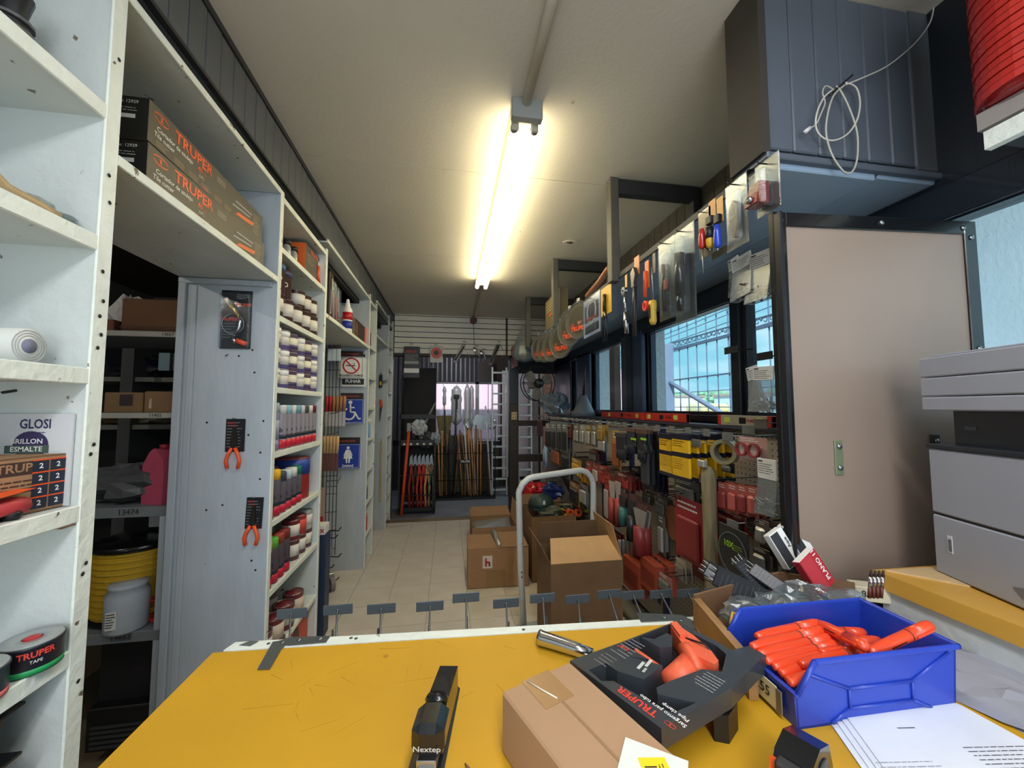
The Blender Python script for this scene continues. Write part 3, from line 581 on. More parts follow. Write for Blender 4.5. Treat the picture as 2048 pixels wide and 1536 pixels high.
# ---------------- carded tools on the side of the can bay
YP = 1.835
def plier_card(label, px0, px1, py0, py1, tilt, big=False):
    a = W(px0, py0, y=YP - .02); b = W(px1, py1, y=YP - .02); w = abs(b.x - a.x); h = a.z - b.z
    t = thing('carded_pliers', label, 'pliers', ((a.x + b.x) / 2, YP - .004, b.z + h)); t.rotation_euler = (0, R(tilt), 0)
    ch = h * .66
    MB().box(-w * .42, w * .42, -.002, 0, -ch, 0, K(26, 27, 32, .4), .0005).build('card', t)
    m = MB(); lines(m, -w * .36, w * .3, -.018, 9, ch / 11, (0, -.0026, 0), K(150, 150, 150), '-y', .0022, int(px0)); m.box(-w * .36, -w * .05, -.0028, -.0024, -.02, -.014, K(160, 60, 50)); m.text('TRUPER', w * .09, (-w * .12, -.003, -.03), K(190, 70, 60), '-y', .02); m.build('lettering', t)
    MB().prism([(-.004, -ch * .25), (.004, -ch * .25), (.011, -ch * .62), (.013, -ch * .8), (0, -ch * .95), (-.013, -ch * .8), (-.011, -ch * .62)], -.016, -.004, K(54, 50, 46, .4, metal=.6), 'y').build('jaws', t)
    for sg in (-1, 1):
        MB().tube([(sg * .006, -.012, -ch * .88), (sg * .02, -.014, -h * .72), (sg * .026, -.014, -h * .84), (sg * .020, -.013, -h * .985)], .0075, ORG if not big else RED, 8).build('handle', t)
    MB().tube([(0, 0, .0), (0, -.025, .002), (0, -.03, .008)], .0016, STEEL, 5).build('hook', t)
    return t
plier_card('upper carded pliers with orange grips on the grey side panel', 445, 487, 838, 938, 0)
plier_card('lower carded pliers with orange grips on the grey side panel', 487, 524, 997, 1091, 2)
a = W(440, 578, y=YP - .02); b = W(497, 697, y=YP - .02); w = b.x - a.x; h = a.z - b.z
t = thing('carded_torch', 'blister packed gas torch with a brass tube on the grey side panel', 'torch', ((a.x + b.x) / 2, YP - .004, a.z))
MB().box(-w / 2, w / 2, -.003, 0, -h, 0, K(34, 34, 38, .4), .001).build('card', t)
m = MB(); lines(m, 0, w * .4, -.02, 3, .008, (0, -.0036, 0), WHT, '-y', .002); lines(m, -w * .45, w * .0, -h * .58, 6, .012, (0, -.0036, 0), K(150, 150, 150), '-y', .002); m.text('TRUPER', .02, (w * .22, -.0036, -h * .25), ORG, '-y', .02).text('TRUPER', .02, (-w * .22, -.0036, -h * .5), K(230, 60, 50), '-y', .02); m.build('lettering', t)
MB().tube([(-w * .3, -.012, -h * .16), (w * .1, -.014, -h * .44)], .009, K(188, 160, 96, .25, metal=.8), 10).build('burner_tube', t)
MB().tube([(w * .1, -.014, -h * .44), (w * .2, -.016, -h * .55), (w * .16, -.016, -h * .66), (0, -.016, -h * .8)], .006, CHR, 10).build('bent_tube', t)
MB().cyl((-w * .05, -.018, -h * .83), (w * .1, -.018, -h * .9), .009, CHR, 10).build('valve', t); MB().cyl((w * .12, -.018, -h * .87), (w * .42, -.018, -h * .93), .011, K(226, 84, 60), 10).build('knob', t)
MB().ring(w * .36, w * .35, -.008, -.004, K(200, 200, 196, .3), 24, (-w * .08, -h * .58)).build('wire_loop', t); MB().box(-w / 2, w / 2, -.022, -.003, -h, -h * .05, BLIS, .006).build('blister', t)
for k, (px, py) in enumerate([(414, 845), (527, 842), (478, 712), (413, 1020), (505, 700), (520, 958), (503, 1121), (511, 1140), (445, 1010), (455, 880), (497, 870), (521, 905), (509, 745)]):
    p = W(px, py, y=YP); tag(rep(nx0, 'screw_hole', cu, (p.x - XB, -.001, p.z), (R(90), 0, 0)))
MB().cyl((.2, -.02, 1.722), (.2, 0, 1.73), .002, BK, 5).build('nail', cu)

# ---------------- cans
def can_mesh(r, h, body, label=None, lidc=None, txt=None, tc=None, band=None):
    """returns builders for body, lid, label"""
    b = MB().lathe([(r * .97, 0), (r, .003), (r, h - .003), (r * 1.02, h - .001), (r * 1.02, h)], body, 22)
    l = MB().lathe([(r * 1.0, h - .001), (r * .98, h + .002), (r * .82, h + .001), (r * .8, h - .003), (.0, h - .003)], lidc or STEEL, 22)
    q = MB()
    if label: q.lathe([(r * 1.005, h * .22), (r * 1.005, h * .8)], label, 22)
    if band: q.lathe([(r * 1.008, h * band[1]), (r * 1.008, h * band[2])], band[0], 22)
    if txt: q.text(txt, h * .2, (0, 0, h * .5), tc or INK, wrap=r * 1.015, bold=.03)
    return b, l, q
def can(label, loc, r, h, body, lab=None, lidc=None, txt=None, tc=None, band=None, rz=60, group=None, name='paint_can'):
    t = thing(name, label, 'can', loc, rz, group)
    b, l, q = can_mesh(r, h, body, lab, lidc, txt, tc, band); b.build('body', t); l.build('lid', t)
    if q.f: q.build('label', t)
    return t
def yl(px, x=-.8): return W(px, 650, x=x).y
BRN = K(70, 44, 38, .35); LBL = K(222, 218, 210, .6); PUR = K(92, 82, 130, .4)
ORDN = ['first', 'second', 'third', 'fourth', 'fifth', 'sixth', 'seventh', 'eighth', 'ninth', 'tenth', 'eleventh', 'twelfth']
# A: jars and a boxed tool
for k in range(3):
    t = thing('glass_jar', ORDN[k] + ' little glass jar from the left on the top can shelf', 'jar', (-.80 - .02 * (k % 2), yl(568 + 7 * k), 2.2365)); MB().lathe([(.016, 0), (.019, .01), (.019, .055), (.012, .07), (.012, .08)], K(150, 150, 146, .12), 14).build('glass', t); MB().lathe([(.0185, .07), (.0185, .09), (.0, .092)], BK, 14).build('cap', t)
y0, y1 = yl(607), yl(647)
t = thing('boxed_clamp', 'upright box with an orange end and an orange clamp printed on its olive front', 'box', (-.8, y0, 2.2365)); MB().box(-.15, 0, 0, y1 - y0, 0, .19, OLV, .001).build('box', t); MB().box(-.1495, -.0005, -.001, 0, .0, .19, K(226, 108, 48, .5)).build('orange_end', t)
m = MB().text('TRUPER', .03, (-.05, -.0016, .095), K(60, 40, 34), '-y', .02, rot=90); m.text('TRUPER', .035, (.0008, (y1 - y0) * .4, .165), ORG, '+x', .02); lines(m, .02, .14, .14, 5, .012, (.0008, 0, 0), K(170, 166, 150), '+x', .002); m.box(.0004, .001, .2, .25, .13, .16, LBL)
m.build('lettering', t); MB().tube([(.002, .2, .13), (.002, .2, .06), (.002, .23, .03), (.002, .27, .03), (.002, .3, .06), (.002, .3, .1)], .009, ORG, 6).box(.001, .004, .24, .26, .02, .12, ORG).build('printed_clamp', t)
# B: brown wood-stain cans
for k in range(5):
    can('small brown can with a pale label, lower row, %s from the left' % ORDN[k], (-.806, 1.895 + .118 * k, 1.9175), .043, .105, BRN, LBL, K(120, 110, 100, .3), rz=40 + 14 * k)
for k in range(3): can('small brown can with a pale label stacked in the upper row, %s from the right' % ORDN[k], (-.808, 2.365 - .105 * k * .9, 2.023), .04, .095, BRN, LBL, K(150, 144, 136, .3), rz=40 + 24 * k)
can('tall dark brown varnish can with a white name, left of the upper row', (-.815, 1.91, 2.023), .05, .15, BRN, None, K(130, 120, 110, .3), 'SIGLO', K(226, 222, 214), (K(44, 96, 140), .78, .95), 24)
can('tall dark brown varnish can with a white name, in the middle of the upper row', (-.85, 2.06, 2.023), .056, .17, BRN, None, K(130, 120, 110, .3), 'SIGLO', K(226, 222, 214), (K(60, 62, 110), .78, .93), 20)
# C: white and violet small cans, three high
for r_ in range(3):
    for k in range(6):
        v = k in (2, 4); can('%s can, %s row, %s from the left of the white can shelf' % ('violet and cream' if v else 'small white and violet', ('bottom', 'middle', 'top')[r_], ORDN[k]), (-.803, 1.885 + .1 * k, 1.5905 + .093 * r_), .04, .09, PUR if not v else K(96, 74, 96, .4), LBL if not v else K(226, 220, 200), K(190, 188, 180, .3), None, None, (K(236, 236, 232), .66, .96) if not v else (K(70, 60, 110), .2, .4), rz=20 * k)
# D: spray cans
def spray(label, loc, cap, body, base, r=.026, h=.165, txt='b', low=(K(40, 44, 60), .3, .42)):
    t = thing('spray_can', label, 'spray can', loc, 26)
    MB().lathe([(r * .95, 0), (r, .004), (r, h), (r * .8, h + .008)], body, 18).build('body', t)
    MB().lathe([(r * 1.01, .004), (r * 1.01, h * .27)], base, 18).lathe([(r * 1.012, h * low[1]), (r * 1.012, h * low[2])], low[0], 18).text(txt, .03, (0, 0, h * .55), INK, wrap=r * 1.03, bold=.03).build('label', t)
    MB().lathe([(r * .96, h), (r * .96, h + .042), (r * .85, h + .046), (0, h + .046)], cap, 18).build('cap', t)
    return t
caps = [K(176, 190, 200, .2), K(186, 196, 206, .25), K(214, 218, 220, .3), K(150, 200, 214, .3), K(222, 224, 222, .3), K(120, 170, 190, .3), K(206, 210, 212, .3), K(90, 84, 88, .3), K(226, 226, 222, .3), K(120, 40, 50, .3)]
cn = ['silver blue', 'pale silver', 'white', 'aqua', 'off-white', 'teal grey', 'light grey', 'charcoal', 'bright white', 'wine red']
for k in range(10):
    if k < 2: spray('tall lilac spray can with a %s cap, left on the spray shelf' % cn[k], (-.805, 1.885 + .057 * k, 1.3005), caps[k], K(132, 134, 170, .3), K(140, 140, 180), .027, .175, 'R', (K(160, 160, 190), .3, .8))
    else: spray('red-based spray can with a %s cap on the spray shelf' % cn[k], (-.80, 1.895 + .06 * k, 1.3005), caps[k], K(140, 134, 146, .3), K(204, 34, 58, .4))
# E: spray cans in front of gallon tins
ec = [(K(246, 150, 30), 'orange'), (K(248, 196, 40), 'yellow'), (K(66, 70, 96), 'slate'), (K(200, 214, 222), 'ice blue'), (K(226, 226, 220), 'cream'), (K(30, 120, 90), 'green')]
for k, (c, n) in enumerate(ec): spray('red-based spray can with a %s cap on the shelf with the red gallon tin' % n, (-.797, 1.89 + .066 * k, 1.0005), c, K(92, 84, 92, .3), K(200, 30, 60, .4), .029, .145 + (.02 if k < 2 else 0), 'o')
can('red and blue gallon tin of thinner, right end of its shelf', (-.86, 2.33, 1.0005), .09, .22, K(178, 34, 44, .35), None, STEEL, 'STP', WHT, (K(40, 72, 160), .6, .98), 24)
can('grey-lidded magenta gallon tin behind the spray cans', (-.92, 2.08, 1.0005), .085, .2, K(150, 44, 96, .35), K(200, 200, 196), STEEL, None, None, (K(40, 130, 90), .05, .2))
# F: spray cans with colour caps, cans behind
fc = [(K(236, 200, 130), 'sand'), (K(96, 180, 60), 'lime green'), (K(160, 60, 46), 'brick red'), (K(130, 46, 40), 'rust')]
for k, (c, n) in enumerate(fc): spray('spray can with a %s cap in front of stacked tins' % n, (-.797, 1.89 + .066 * k, .7005), c, K(80, 70, 78, .3), K(200, 30, 60, .4), .03, .155, 'b')
for k in range(4):
    can('lower white-labelled tin, %s from the right under the gallon tins' % ORDN[k], (-.82 - .0 * k, 2.43 - .095 * k if k < 3 else 2.1, .7005), .042, .1, K(96, 60, 66, .4), LBL, STEEL, rz=20 * k)
    if k < 3: can('upper stacked tin with a shiny lid, %s from the right' % ORDN[k], (-.82, 2.43 - .095 * k, .803), .042, .1, (K(176, 180, 180, .3), K(170, 44, 50, .4), K(120, 34, 46, .4))[k], (LBL, K(226, 80, 70), LBL)[k], STEEL, rz=30 * k)
for k in range(3): can('green-lidded small tin at the back, %s from the left' % ORDN[k], (-.9, 1.92 + .1 * k, .7005), .045, .2, K(96, 104, 104, .4), K(140, 150, 146), K(110, 150, 120, .4))
# G: quart tins
for k in range(4):
    can('dark red quart tin, front row, %s from the left of the low shelf' % ORDN[k], (-.81, 1.9 + .125 * k, .4005), .05, .115, K(110, 34, 42, .35), K(206, 204, 200) if k % 2 == 0 else K(214, 196, 180), STEEL, rz=20 * k)
    if k < 3: can('quart tin with a paper label standing behind, %s from the left of the low shelf' % ORDN[k], (-.92, 1.96 + .13 * k, .4005), .05, .15, K(120, 116, 116, .35), LBL, STEEL, rz=50)
t = thing('blue_crate', 'blue plastic crate at the bottom left of the can bay', 'crate', (-.86, 1.9, .1005)); MB().box(-.1, .08, -.03, .22, 0, .2, K(36, 60, 160, .4), .01).build('body', t); MB().box(-.105, .085, -.035, .225, .2, .215, K(30, 50, 140, .4), .004).build('rim', t)
t = thing('orange_carton', 'orange printed carton at the bottom right of the can bay', 'box', (-.80, 2.2, .1005)); MB().box(-.18, 0, 0, .28, 0, .24, K(206, 84, 46, .5), .002).build('box', t); m = MB().add([(.0008, .1 + .05 * math.cos(a * .5), .13 + .09 * math.sin(a * .5)) for a in range(13)], [tuple(range(13))], K(90, 50, 40)); m.build('printed_picture', t)
# ================================================================ STOREROOM SEEN THROUGH THE GAP
YS = 1.9
GPD = K(120, 126, 130, .6)
st = thing('storeroom_rack', 'grey wooden rack seen through the opening with handwritten numbers on its shelf edges', 'shelf', (0, YS, 0))
for z, x1 in ((1.83, -1.16), (1.475, -1.16), (1.075, -1.16), (.565, -1.19)):
    MB().box(-1.95, x1, 0, .4, z - .02, z, GPD).build('shelf', st)
    MB().box(-1.95, x1, -.012, 0, z - (.022 if z > 1.2 else .04), z + .002, K(168, 166, 158, .6) if z > 1.2 else GPD, .002).build('shelf_edge', st)
MB().box(-1.215, -1.19, -.01, .02, .06, 1.04, GP, .002).build('front_post', st); MB().box(-1.185, -1.16, -.012, .03, 0, 1.04, GP, .002).build('front_post', st)
MB().box(-1.95, -1.92, 0, .4, .0, 1.9, GPD).build('side_panel', st)
m = MB().text('13474', .032, (-1.33, -.0135, 1.058), INK).text('19668', .032, (-1.33, -.0135, .547), INK).text('13667', .02, (-1.22, -.0135, 1.82), INK).text('11402', .02, (-1.25, -.0135, 1.466), INK); m.build('lettering', st)
def at(px, py): return W(px, py, y=YS)
def sbox(name, label, px0, py0, px1, py1, z, m, dep=.25, dy=.03, cat='box'):
    a, b = at(px0, py0), at(px1, py1); t = thing(name, label, cat, (a.x, YS + dy, z)); MB().box(0, b.x - a.x, 0, dep, 0, a.z - z, m, .004).build('box', t); return t, b.x - a.x, a.z - z
DC = M('dark_carton', (104, 72, 48), .85, var=.12, scale=6)
t, w, h = sbox('carton', 'large dark brown carton on the top storeroom shelf', 233, 592, 360, 660, 1.8305, DC)
MB().box(-.002, w + .002, -.004, 0, h * .1, h * .2, K(84, 56, 40, .8)).build('flap_edge', t)
t, w, h = sbox('carton', 'brown carton with faded dark print, left of two on the second storeroom shelf', 196, 784, 272, 826, 1.4755, M('mid_carton', (128, 100, 68), .85, var=.12, scale=6)); MB().box(.06, .11, -.001, 0, h * .35, h * .9, K(52, 42, 40)).build('printed_mark', t)
t, w, h = sbox('carton', 'brown carton with torn tape, right of two on the second storeroom shelf', 278, 782, 356, 826, 1.4755, MATS['mid_carton'])
for x in (.02, w - .03): MB().add([(x, -.001, .02), (x + .012, -.001, .02), (x + .01, -.001, h * .7), (x + .002, -.001, h * .6)], [(0, 1, 2, 3)], K(190, 170, 140, .4)).build('tape', t)
crumple('plastic_bag', 'white plastic bag beside the large dark carton in the storeroom', (at(212, 640).x, 2.02, 1.83), .07, .06, .09, K(196, 192, 192, .5), 5)
t, w, h = sbox('carton', 'flattened reddish carton under the white bag in the storeroom', 150, 636, 226, 660, 1.8305, K(110, 66, 46, .8), .1, .0)
crumple('plastic_bag', 'dark folded plastic bags on the storeroom shelf with the number', (at(230, 990).x - .02, 2.02, 1.076), .19, .1, .085, K(84, 86, 88, .22), 9)
for k, (px, c, lb) in enumerate(((300, (196, 84, 112), 'pink plastic jug, front one on the storeroom shelf'), (336, (176, 50, 66), 'red plastic jug with white and green labels on the storeroom shelf'))):
    p = at(px, 1000); t = thing('plastic_jug', lb, 'jug', (p.x, YS + .07 + .06 * k, 1.0755), -20); c_ = K(*c, .35)
    MB().prism([(-.06, 0), (.05, 0), (.055, .14), (.045, .2), (.015, .225), (.012, .24), (-.012, .24), (-.03, .225), (-.062, .17)], -.04, .04, c_, 'y').build('body', t)
    MB().tube([(-.015, 0, .225), (-.05, 0, .23), (-.07, 0, .2), (-.072, 0, .13)], .011, c_, 8).build('handle', t); MB().lathe([(.018, .238), (.018, .258), (.0, .26)], K(150, 36, 56), 14).build('cap', t)
    if k: MB().box(-.03, .03, -.0412, -.04, .13, .17, WHT).box(-.02, .03, -.0414, -.0402, .04, .125, K(60, 170, 90)).build('label', t)
t = thing('rope_spool', 'large black spool of yellow rope on the lower storeroom shelf', 'spool', (at(205, 1150).x, YS + .2, .5655))
MB().lathe([(.15, .3), (.17, .305), (.17, .325), (.15, .33), (.03, .34), (0, .34)], BKG, 30).build('upper_flange', t); MB().lathe([(.17, 0), (.17, .015), (.12, .018)], BKG, 30).build('lower_flange', t)
YR = K(210, 170, 40, .7); mb = MB()
for k in range(22): mb.ring(.155 + .006 * (k % 2), .13, .02 + k * .0128, .032 + k * .0128, YR, 26, (0, 0), 'z')
tag(mb.build('rope_winding', t), kind='stuff')
t = thing('plastic_jar', 'translucent white plastic jar with a printed label in front of the yellow rope', 'jar', (at(237, 1230).x + .01, YS + .03, .5655), 10)
MB().lathe([(.068, 0), (.072, .01), (.072, .15), (.06, .17), (.064, .175), (.064, .19), (0, .192)], K(186, 194, 204, .3), 26).build('jar', t); m = MB().box(-.035, .0, -.0745, -.0705, .03, .1, WHT); lines(m, -.033, -.004, .09, 6, .01, (0, -.0755, 0), INK, '-y', .004); m.build('label', t)
t = thing('cord_coil', 'coil of orange cord on the lower storeroom shelf', 'cord', (at(287, 1230).x, YS + .1, .5655))
mb = MB()
for k in range(14): mb.tube([((.06 + .004 * (k % 4)) * math.cos(a * .5) + .01 * math.sin(k * 2.1), .04 * math.sin(a * .5 + k), .05 + .045 * math.sin(a * .5) + .006 * math.sin(k * 3 + a)) for a in range(13)], .005, K(214, 62, 34, .5), 5, True)
mb.build('loops', t)
t, w, h = sbox('cardboard_box', 'white and red printed box behind the rope spool', 205, 1062, 254, 1100, .92, K(206, 206, 206), .1, .25)
t, w, h = sbox('cardboard_box', 'dark storage box at the back of the lower storeroom shelf', 268, 1062, 310, 1112, .93, K(70, 66, 64), .1, .26)
t = thing('hinge_bag', 'clear bag of brown rings hanging in the lower storeroom compartment', 'bag', (at(300, 1110).x, YS + .15, .86)); MB().tube([(-.06, 0, -.05), (0, .0, .0), (.09, 0, .02)], .018, K(150, 110, 70, .3), 8).build('rings', t)
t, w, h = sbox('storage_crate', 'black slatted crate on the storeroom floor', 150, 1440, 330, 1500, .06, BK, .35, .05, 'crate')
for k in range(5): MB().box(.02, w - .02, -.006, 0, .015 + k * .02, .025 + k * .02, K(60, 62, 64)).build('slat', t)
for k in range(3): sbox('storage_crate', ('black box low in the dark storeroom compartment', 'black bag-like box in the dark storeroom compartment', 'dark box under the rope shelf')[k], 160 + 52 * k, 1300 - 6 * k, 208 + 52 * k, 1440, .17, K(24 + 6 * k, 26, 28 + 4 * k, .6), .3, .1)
r2 = thing('storeroom_rack', 'second rack deeper in the storeroom with dark goods', 'shelf', (0, 2.95, 0))
def at2(px, py): return W(px, py, y=2.95)
for py in (757, 853, 1000): z = at2(250, py).z; MB().box(-2.6, -1.25, 0, .4, z - .02, z + .01, K(150, 148, 140, .6)).build('shelf', r2)
MB().box(at2(293, 0).x, at2(316, 0).x, -.02, .42, 0, 1.95, K(110, 114, 116, .6)).build('post', r2)
MB().box(-2.6, -1.2, .4, .42, 0, 2.2, K(52, 50, 50, .8)).build('back_board', r2); MB().box(-2.6, -1.26, -.3, .0, 2.0, 2.02, K(116, 116, 114, .6)).build('top_shelf', r2)
for k, (px, py, zz, s_, lb) in enumerate(((240, 740, 757, .17, 'dark blue-black bag on the rack deep in the storeroom'), (210, 840, 853, .1, 'crumpled brown paper bag deep in the storeroom'), (262, 842, 853, .12, 'pale folded plastic sheet deep in the storeroom'), (240, 960, 1000, .16, 'black coil of hose deep in the storeroom'))):
    p = at2(px, py); crumple('stored_bag', lb, (p.x, 3.1, at2(250, zz).z + .012), s_, .1, s_ * .5 if k in (0, 3) else .03, (K(34, 36, 46, .4), K(120, 98, 70, .8), K(160, 156, 140, .3), K(26, 28, 30, .4))[k], 20 + k)
wpx = at2(322, 712), at2(362, 742)
t = thing('glazed_panel', 'pale blue glazed pane glimpsed at the back of the storeroom', 'pane', (wpx[0].x, 2.93, wpx[1].z)); MB().box(0, .2, 0, .01, 0, .12, K(170, 196, 204, .2)).build('pane', t); MB().box(.07, .09, -.005, 0, 0, .12, BK).build('bar', t)
# ================================================================ SECOND GAP: SIGNS AND BRUSHES
YG = 3.80
def atg(px, py, y=YG): return W(px, py, y=y)
BLU = K(34, 62, 160, .35)
def sign_pack(label, px0, px1, py0, pyh, py1, kind, y=YG):
    a, b = atg(px0, py0, y), atg(px1, py1, y); w = b.x - a.x; hh = atg(px0, pyh, y).z - b.z; H = a.z - b.z
    t = thing('sign_pack', label, 'sign', ((a.x + b.x) / 2, y, b.z), 0)
    MB().box(-w * .46, w * .48, -.012, -.002, hh, H, K(36, 28, 28, .4)).box(-w * .4, w * .3, -.0125, -.012, hh + (H - hh) * .3, hh + (H - hh) * .6, K(120, 50, 44)).build('header_card', t)
    for q in (1, 2): MB().box(-w * .47 + .004 * q, w * .47 + .006 * q, -.002 + .006 * q, .002 + .006 * q, -.004 * q, hh - .003, K(206, 210, 214, .3)).build('sign_behind', t)
    f = -.008; c = K(226, 226, 222, .4) if kind in ('smoke', 'fumar') else BLU
    MB().box(-w / 2, w / 2, f, f + .004, 0, hh, c, .001).build('sign_plate', t); g = MB(); F = f - .001
    if kind == 'smoke':
        for p in (((-w * .46, w * .46), (hh * .03, hh * .045)), ((-w * .46, w * .46), (hh * .955, hh * .97)), ((-w * .46, -w * .445), (hh * .03, hh * .97)), ((w * .445, w * .46), (hh * .03, hh * .97))): g.box(p[0][0], p[0][1], F, f, p[1][0], p[1][1], INK)
        g.ring(w * .35, w * .29, F - .001, f, RED, 30, (0, hh * .57)); g.T = trn(0, 0, hh * .57) @ rot('Y', 45); g.box(-w * .3, w * .3, F - .0012, f, -w * .025, w * .025, RED); g.T = Matrix()
        g.box(-w * .2, w * .16, F, f, hh * .55, hh * .6, INK).text('PROHIBIDO FUMAR', w * .115, (0, F - .001, hh * .11), INK, bold=.03, sx=.95).tube([(w * .1, F, hh * .63), (w * .14, F, hh * .68), (w * .1, F, hh * .72)], .002, INK, 4)
    elif kind == 'fumar': g.box(-w * .46, w * .46, F, f, hh * .06, hh * .3, BK).text('FUMAR', w * .2, (0, F - .001, hh * .175), WHT, bold=.04)
    elif kind == 'chair':
        g.ring(w * .08, .0001, F, f, WHT, 16, (-w * .05, hh * .86)); g.ring(w * .27, w * .2, F, f, WHT, 26, (-w * .1, hh * .38), 'y', 1, 110, 380)
        for p in ([(-.05, .78), (-.04, .45)], [(-.04, .45), (.14, .45)], [(.14, .45), (.3, .16)], [(.3, .16), (.38, .2)], [(-.05, .64), (.12, .64)]): g.tube([(w * p[0][0], F, hh * p[0][1]), (w * p[1][0], F, hh * p[1][1])], w * .035, WHT, 6)
    elif kind == 'lady':
        g.ring(w * .065, .0001, F, f, WHT, 16, (0, hh * .84)); g.add([(w * u, F - .0005, hh * v) for u, v in ((-.08, .76), (.08, .76), (.19, .4), (.1, .4), (.07, .22), (.02, .22), (.02, .4), (-.02, .4), (-.02, .22), (-.07, .22), (-.1, .4), (-.19, .4))], [(0, 1, 2, 11), (7, 8, 9, 10), (3, 4, 5, 6)], WHT)
        g.tube([(-w * .07, F, hh * .74), (-w * .17, F, hh * .52)], w * .025, WHT, 6).tube([(w * .07, F, hh * .74), (w * .17, F, hh * .52)], w * .025, WHT, 6).text('DAMAS', w * .14, (0, F - .001, hh * .1), WHT, bold=.03)
        g.ring(w * .46, w * .445, F, f, WHT, 4, (0, hh * .5), 'y', 1) if False else None
    if kind in ('chair', 'lady'):
        for p in ((-.47, .47, .02, .035), (-.47, .47, .965, .98)): g.box(w * p[0], w * p[1], F, f, hh * p[2], hh * p[3], K(190, 200, 230))
        for u in (-.47, .455): g.box(w * u, w * (u + .015), F, f, hh * .02, hh * .98, K(190, 200, 230))
    g.build('print', t); MB().tube([(0, 3.84 - y, H * .98), (0, -.02, H * .98), (0, -.025, H)], .002, WIRE, 5).build('hook', t)
    return t
sign_pack('white sign pack hanging lower with a black band reading FUMAR', 684, 730, 708, 716, 773, 'fumar', YG + .0)
sign_pack('white no-smoking sign pack with a red circle on the grey side panel', 679, 727, 702, 713, 756, 'smoke', YG - .07)
sign_pack('blue wheelchair sign pack on the grey side panel', 680, 727, 786, 798, 846, 'chair', YG - .05)
sign_pack('blue DAMAS sign pack with a white woman figure, lowest of the signs', 673, 720, 875, 888, 936, 'lady', YG - .05)
# grid panel, hooks
gd = thing('wire_grid', 'black wire grid with empty hooks behind the can bay', 'rack', (0, 3.2, 0))
for k in range(5): p = W(652 + 7 * k, 800, y=3.2); MB().cyl((p.x - .02, .05, .35), (p.x - .02, .05, 2.0), .003, WIRE, 5).build('upright', gd)
for k in range(12): MB().cyl((-1.05, .05, .4 + k * .14), (-.86, .05, .4 + k * .14), .0022, WIRE, 5).build('cross_wire', gd)
for k, (px, py, ln) in enumerate(((682, 1060, .12), (675, 1075, .1), (682, 1113, .12), (668, 1135, .1), (678, 1160, .09), (662, 1245, .1), (680, 820, .1), (678, 862, .1), (682, 958, .13), (676, 970, .1))):
    p = W(px, py, y=3.1); MB().tube([(p.x - ln, .0, p.z - .03), (p.x - .03, -.05, p.z - .02), (p.x, -.1, p.z + .02)], .004, WIRE if k < 6 else STEEL, 6).build('hook', gd)
def hang_row(y, items):
    for (label, px, py0, py1, cat, fn) in items:
        a = W(px, py0, y=y); b = W(px, py1, y=y); t = thing(fn[0], label, cat, (a.x, y, a.z)); fn[1](t, a.z - b.z)
def brush(hc, mc):
    def f(t, h):
        MB().tube([(0, 0, 0), (.003, 0, -h * .2), (0, 0, -h * .5)], .014, hc, 8, r1=.01).build('handle', t); MB().box(-.011, .011, -.005, .005, -h * .5, -h, mc, .002).build('blade', t); MB().ring(.006, .003, -.002, .002, STEEL, 8, (0, .005)).build('ring', t)
    return f
REDH = K(196, 40, 54, .4); TAN = K(168, 118, 70, .5); LTAN = K(210, 170, 120, .5); BLD = K(200, 196, 200, .3, metal=.4)
hang_row(3.25, [('%s-handled putty knife, %s from the left in the upper row' % (('red', 'brown')[k > 1], ORDN[k]), 654 + 7 * k, 793, 853, 'knife', ('putty_knife', brush(REDH if k < 2 else TAN, BLD))) for k in range(6)])
hang_row(3.25, [('tan wooden handled chisel, %s from the left in the lower row' % ORDN[k], 649 + 6.5 * k, 872, 942, 'chisel', ('chisel', brush(LTAN, K(110, 70, 66, .4)))) for k in range(5)])
hang_row(3.25, [('clear pack of pale gloves, %s from the left under the bridge shelf' % ORDN[k], 660 + 9 * k, 690, 722, 'pack', ('clear_pack', lambda t, h: (MB().box(-.016, .016, -.004, .004, -h, -.03, K(190, 206, 212, .3), .003).build('pouch', t), MB().box(-.014, .014, -.005, .005, -.03, 0, K(60, 40, 40)).build('header', t)))) for k in range(3)])
# grinder discs and caster wheels low down
for k, (px, py, r_, c, lb) in enumerate(((653, 1098, .06, (150, 150, 156), 'grey caster wheel with a tan hub behind the can bay'), (662, 1168, .055, (120, 110, 108), 'red-brown caster wheel lower behind the can bay'), (646, 1190, .06, (96, 104, 116), 'blue-grey caster wheel, lowest behind the can bay'))):
    p = W(px, py, y=3.0); t = thing('caster_wheel', lb, 'wheel', (p.x, 3.0, p.z), -55); MB().ring(r_, r_ * .55, -.014, .014, K(*c, .6), 22).build('tyre', t); MB().ring(r_ * .56, r_ * .2, -.01, .01, K(206, 170, 150, .5), 22).build('hub', t); MB().box(-.012, .012, -.02, .02, .0, r_ * 1.4, STEEL, .003).build('fork', t); MB().tube([(0, 0, r_ * 1.35), (-.574 * (p.x + 1.155), -.819 * (p.x + 1.155), r_ * 1.35)], .003, WIRE, 5).build('hook', t)
t = thing('carded_saw', 'slim carded hacksaw hanging by the can bay edge', 'saw', tuple(W(645, 975, y=2.95))); MB().box(-.012, .02, -.002, 0, -.28, 0, K(180, 150, 130, .4), .001).build('card', t); MB().tube([(0, 0, -.01), (-(t.location.x + 1.155), 0, -.01)], .003, WIRE, 5).build('hook', t); MB().box(-.008, .012, -.01, -.002, -.26, -.2, RED, .003).build('grip', t)
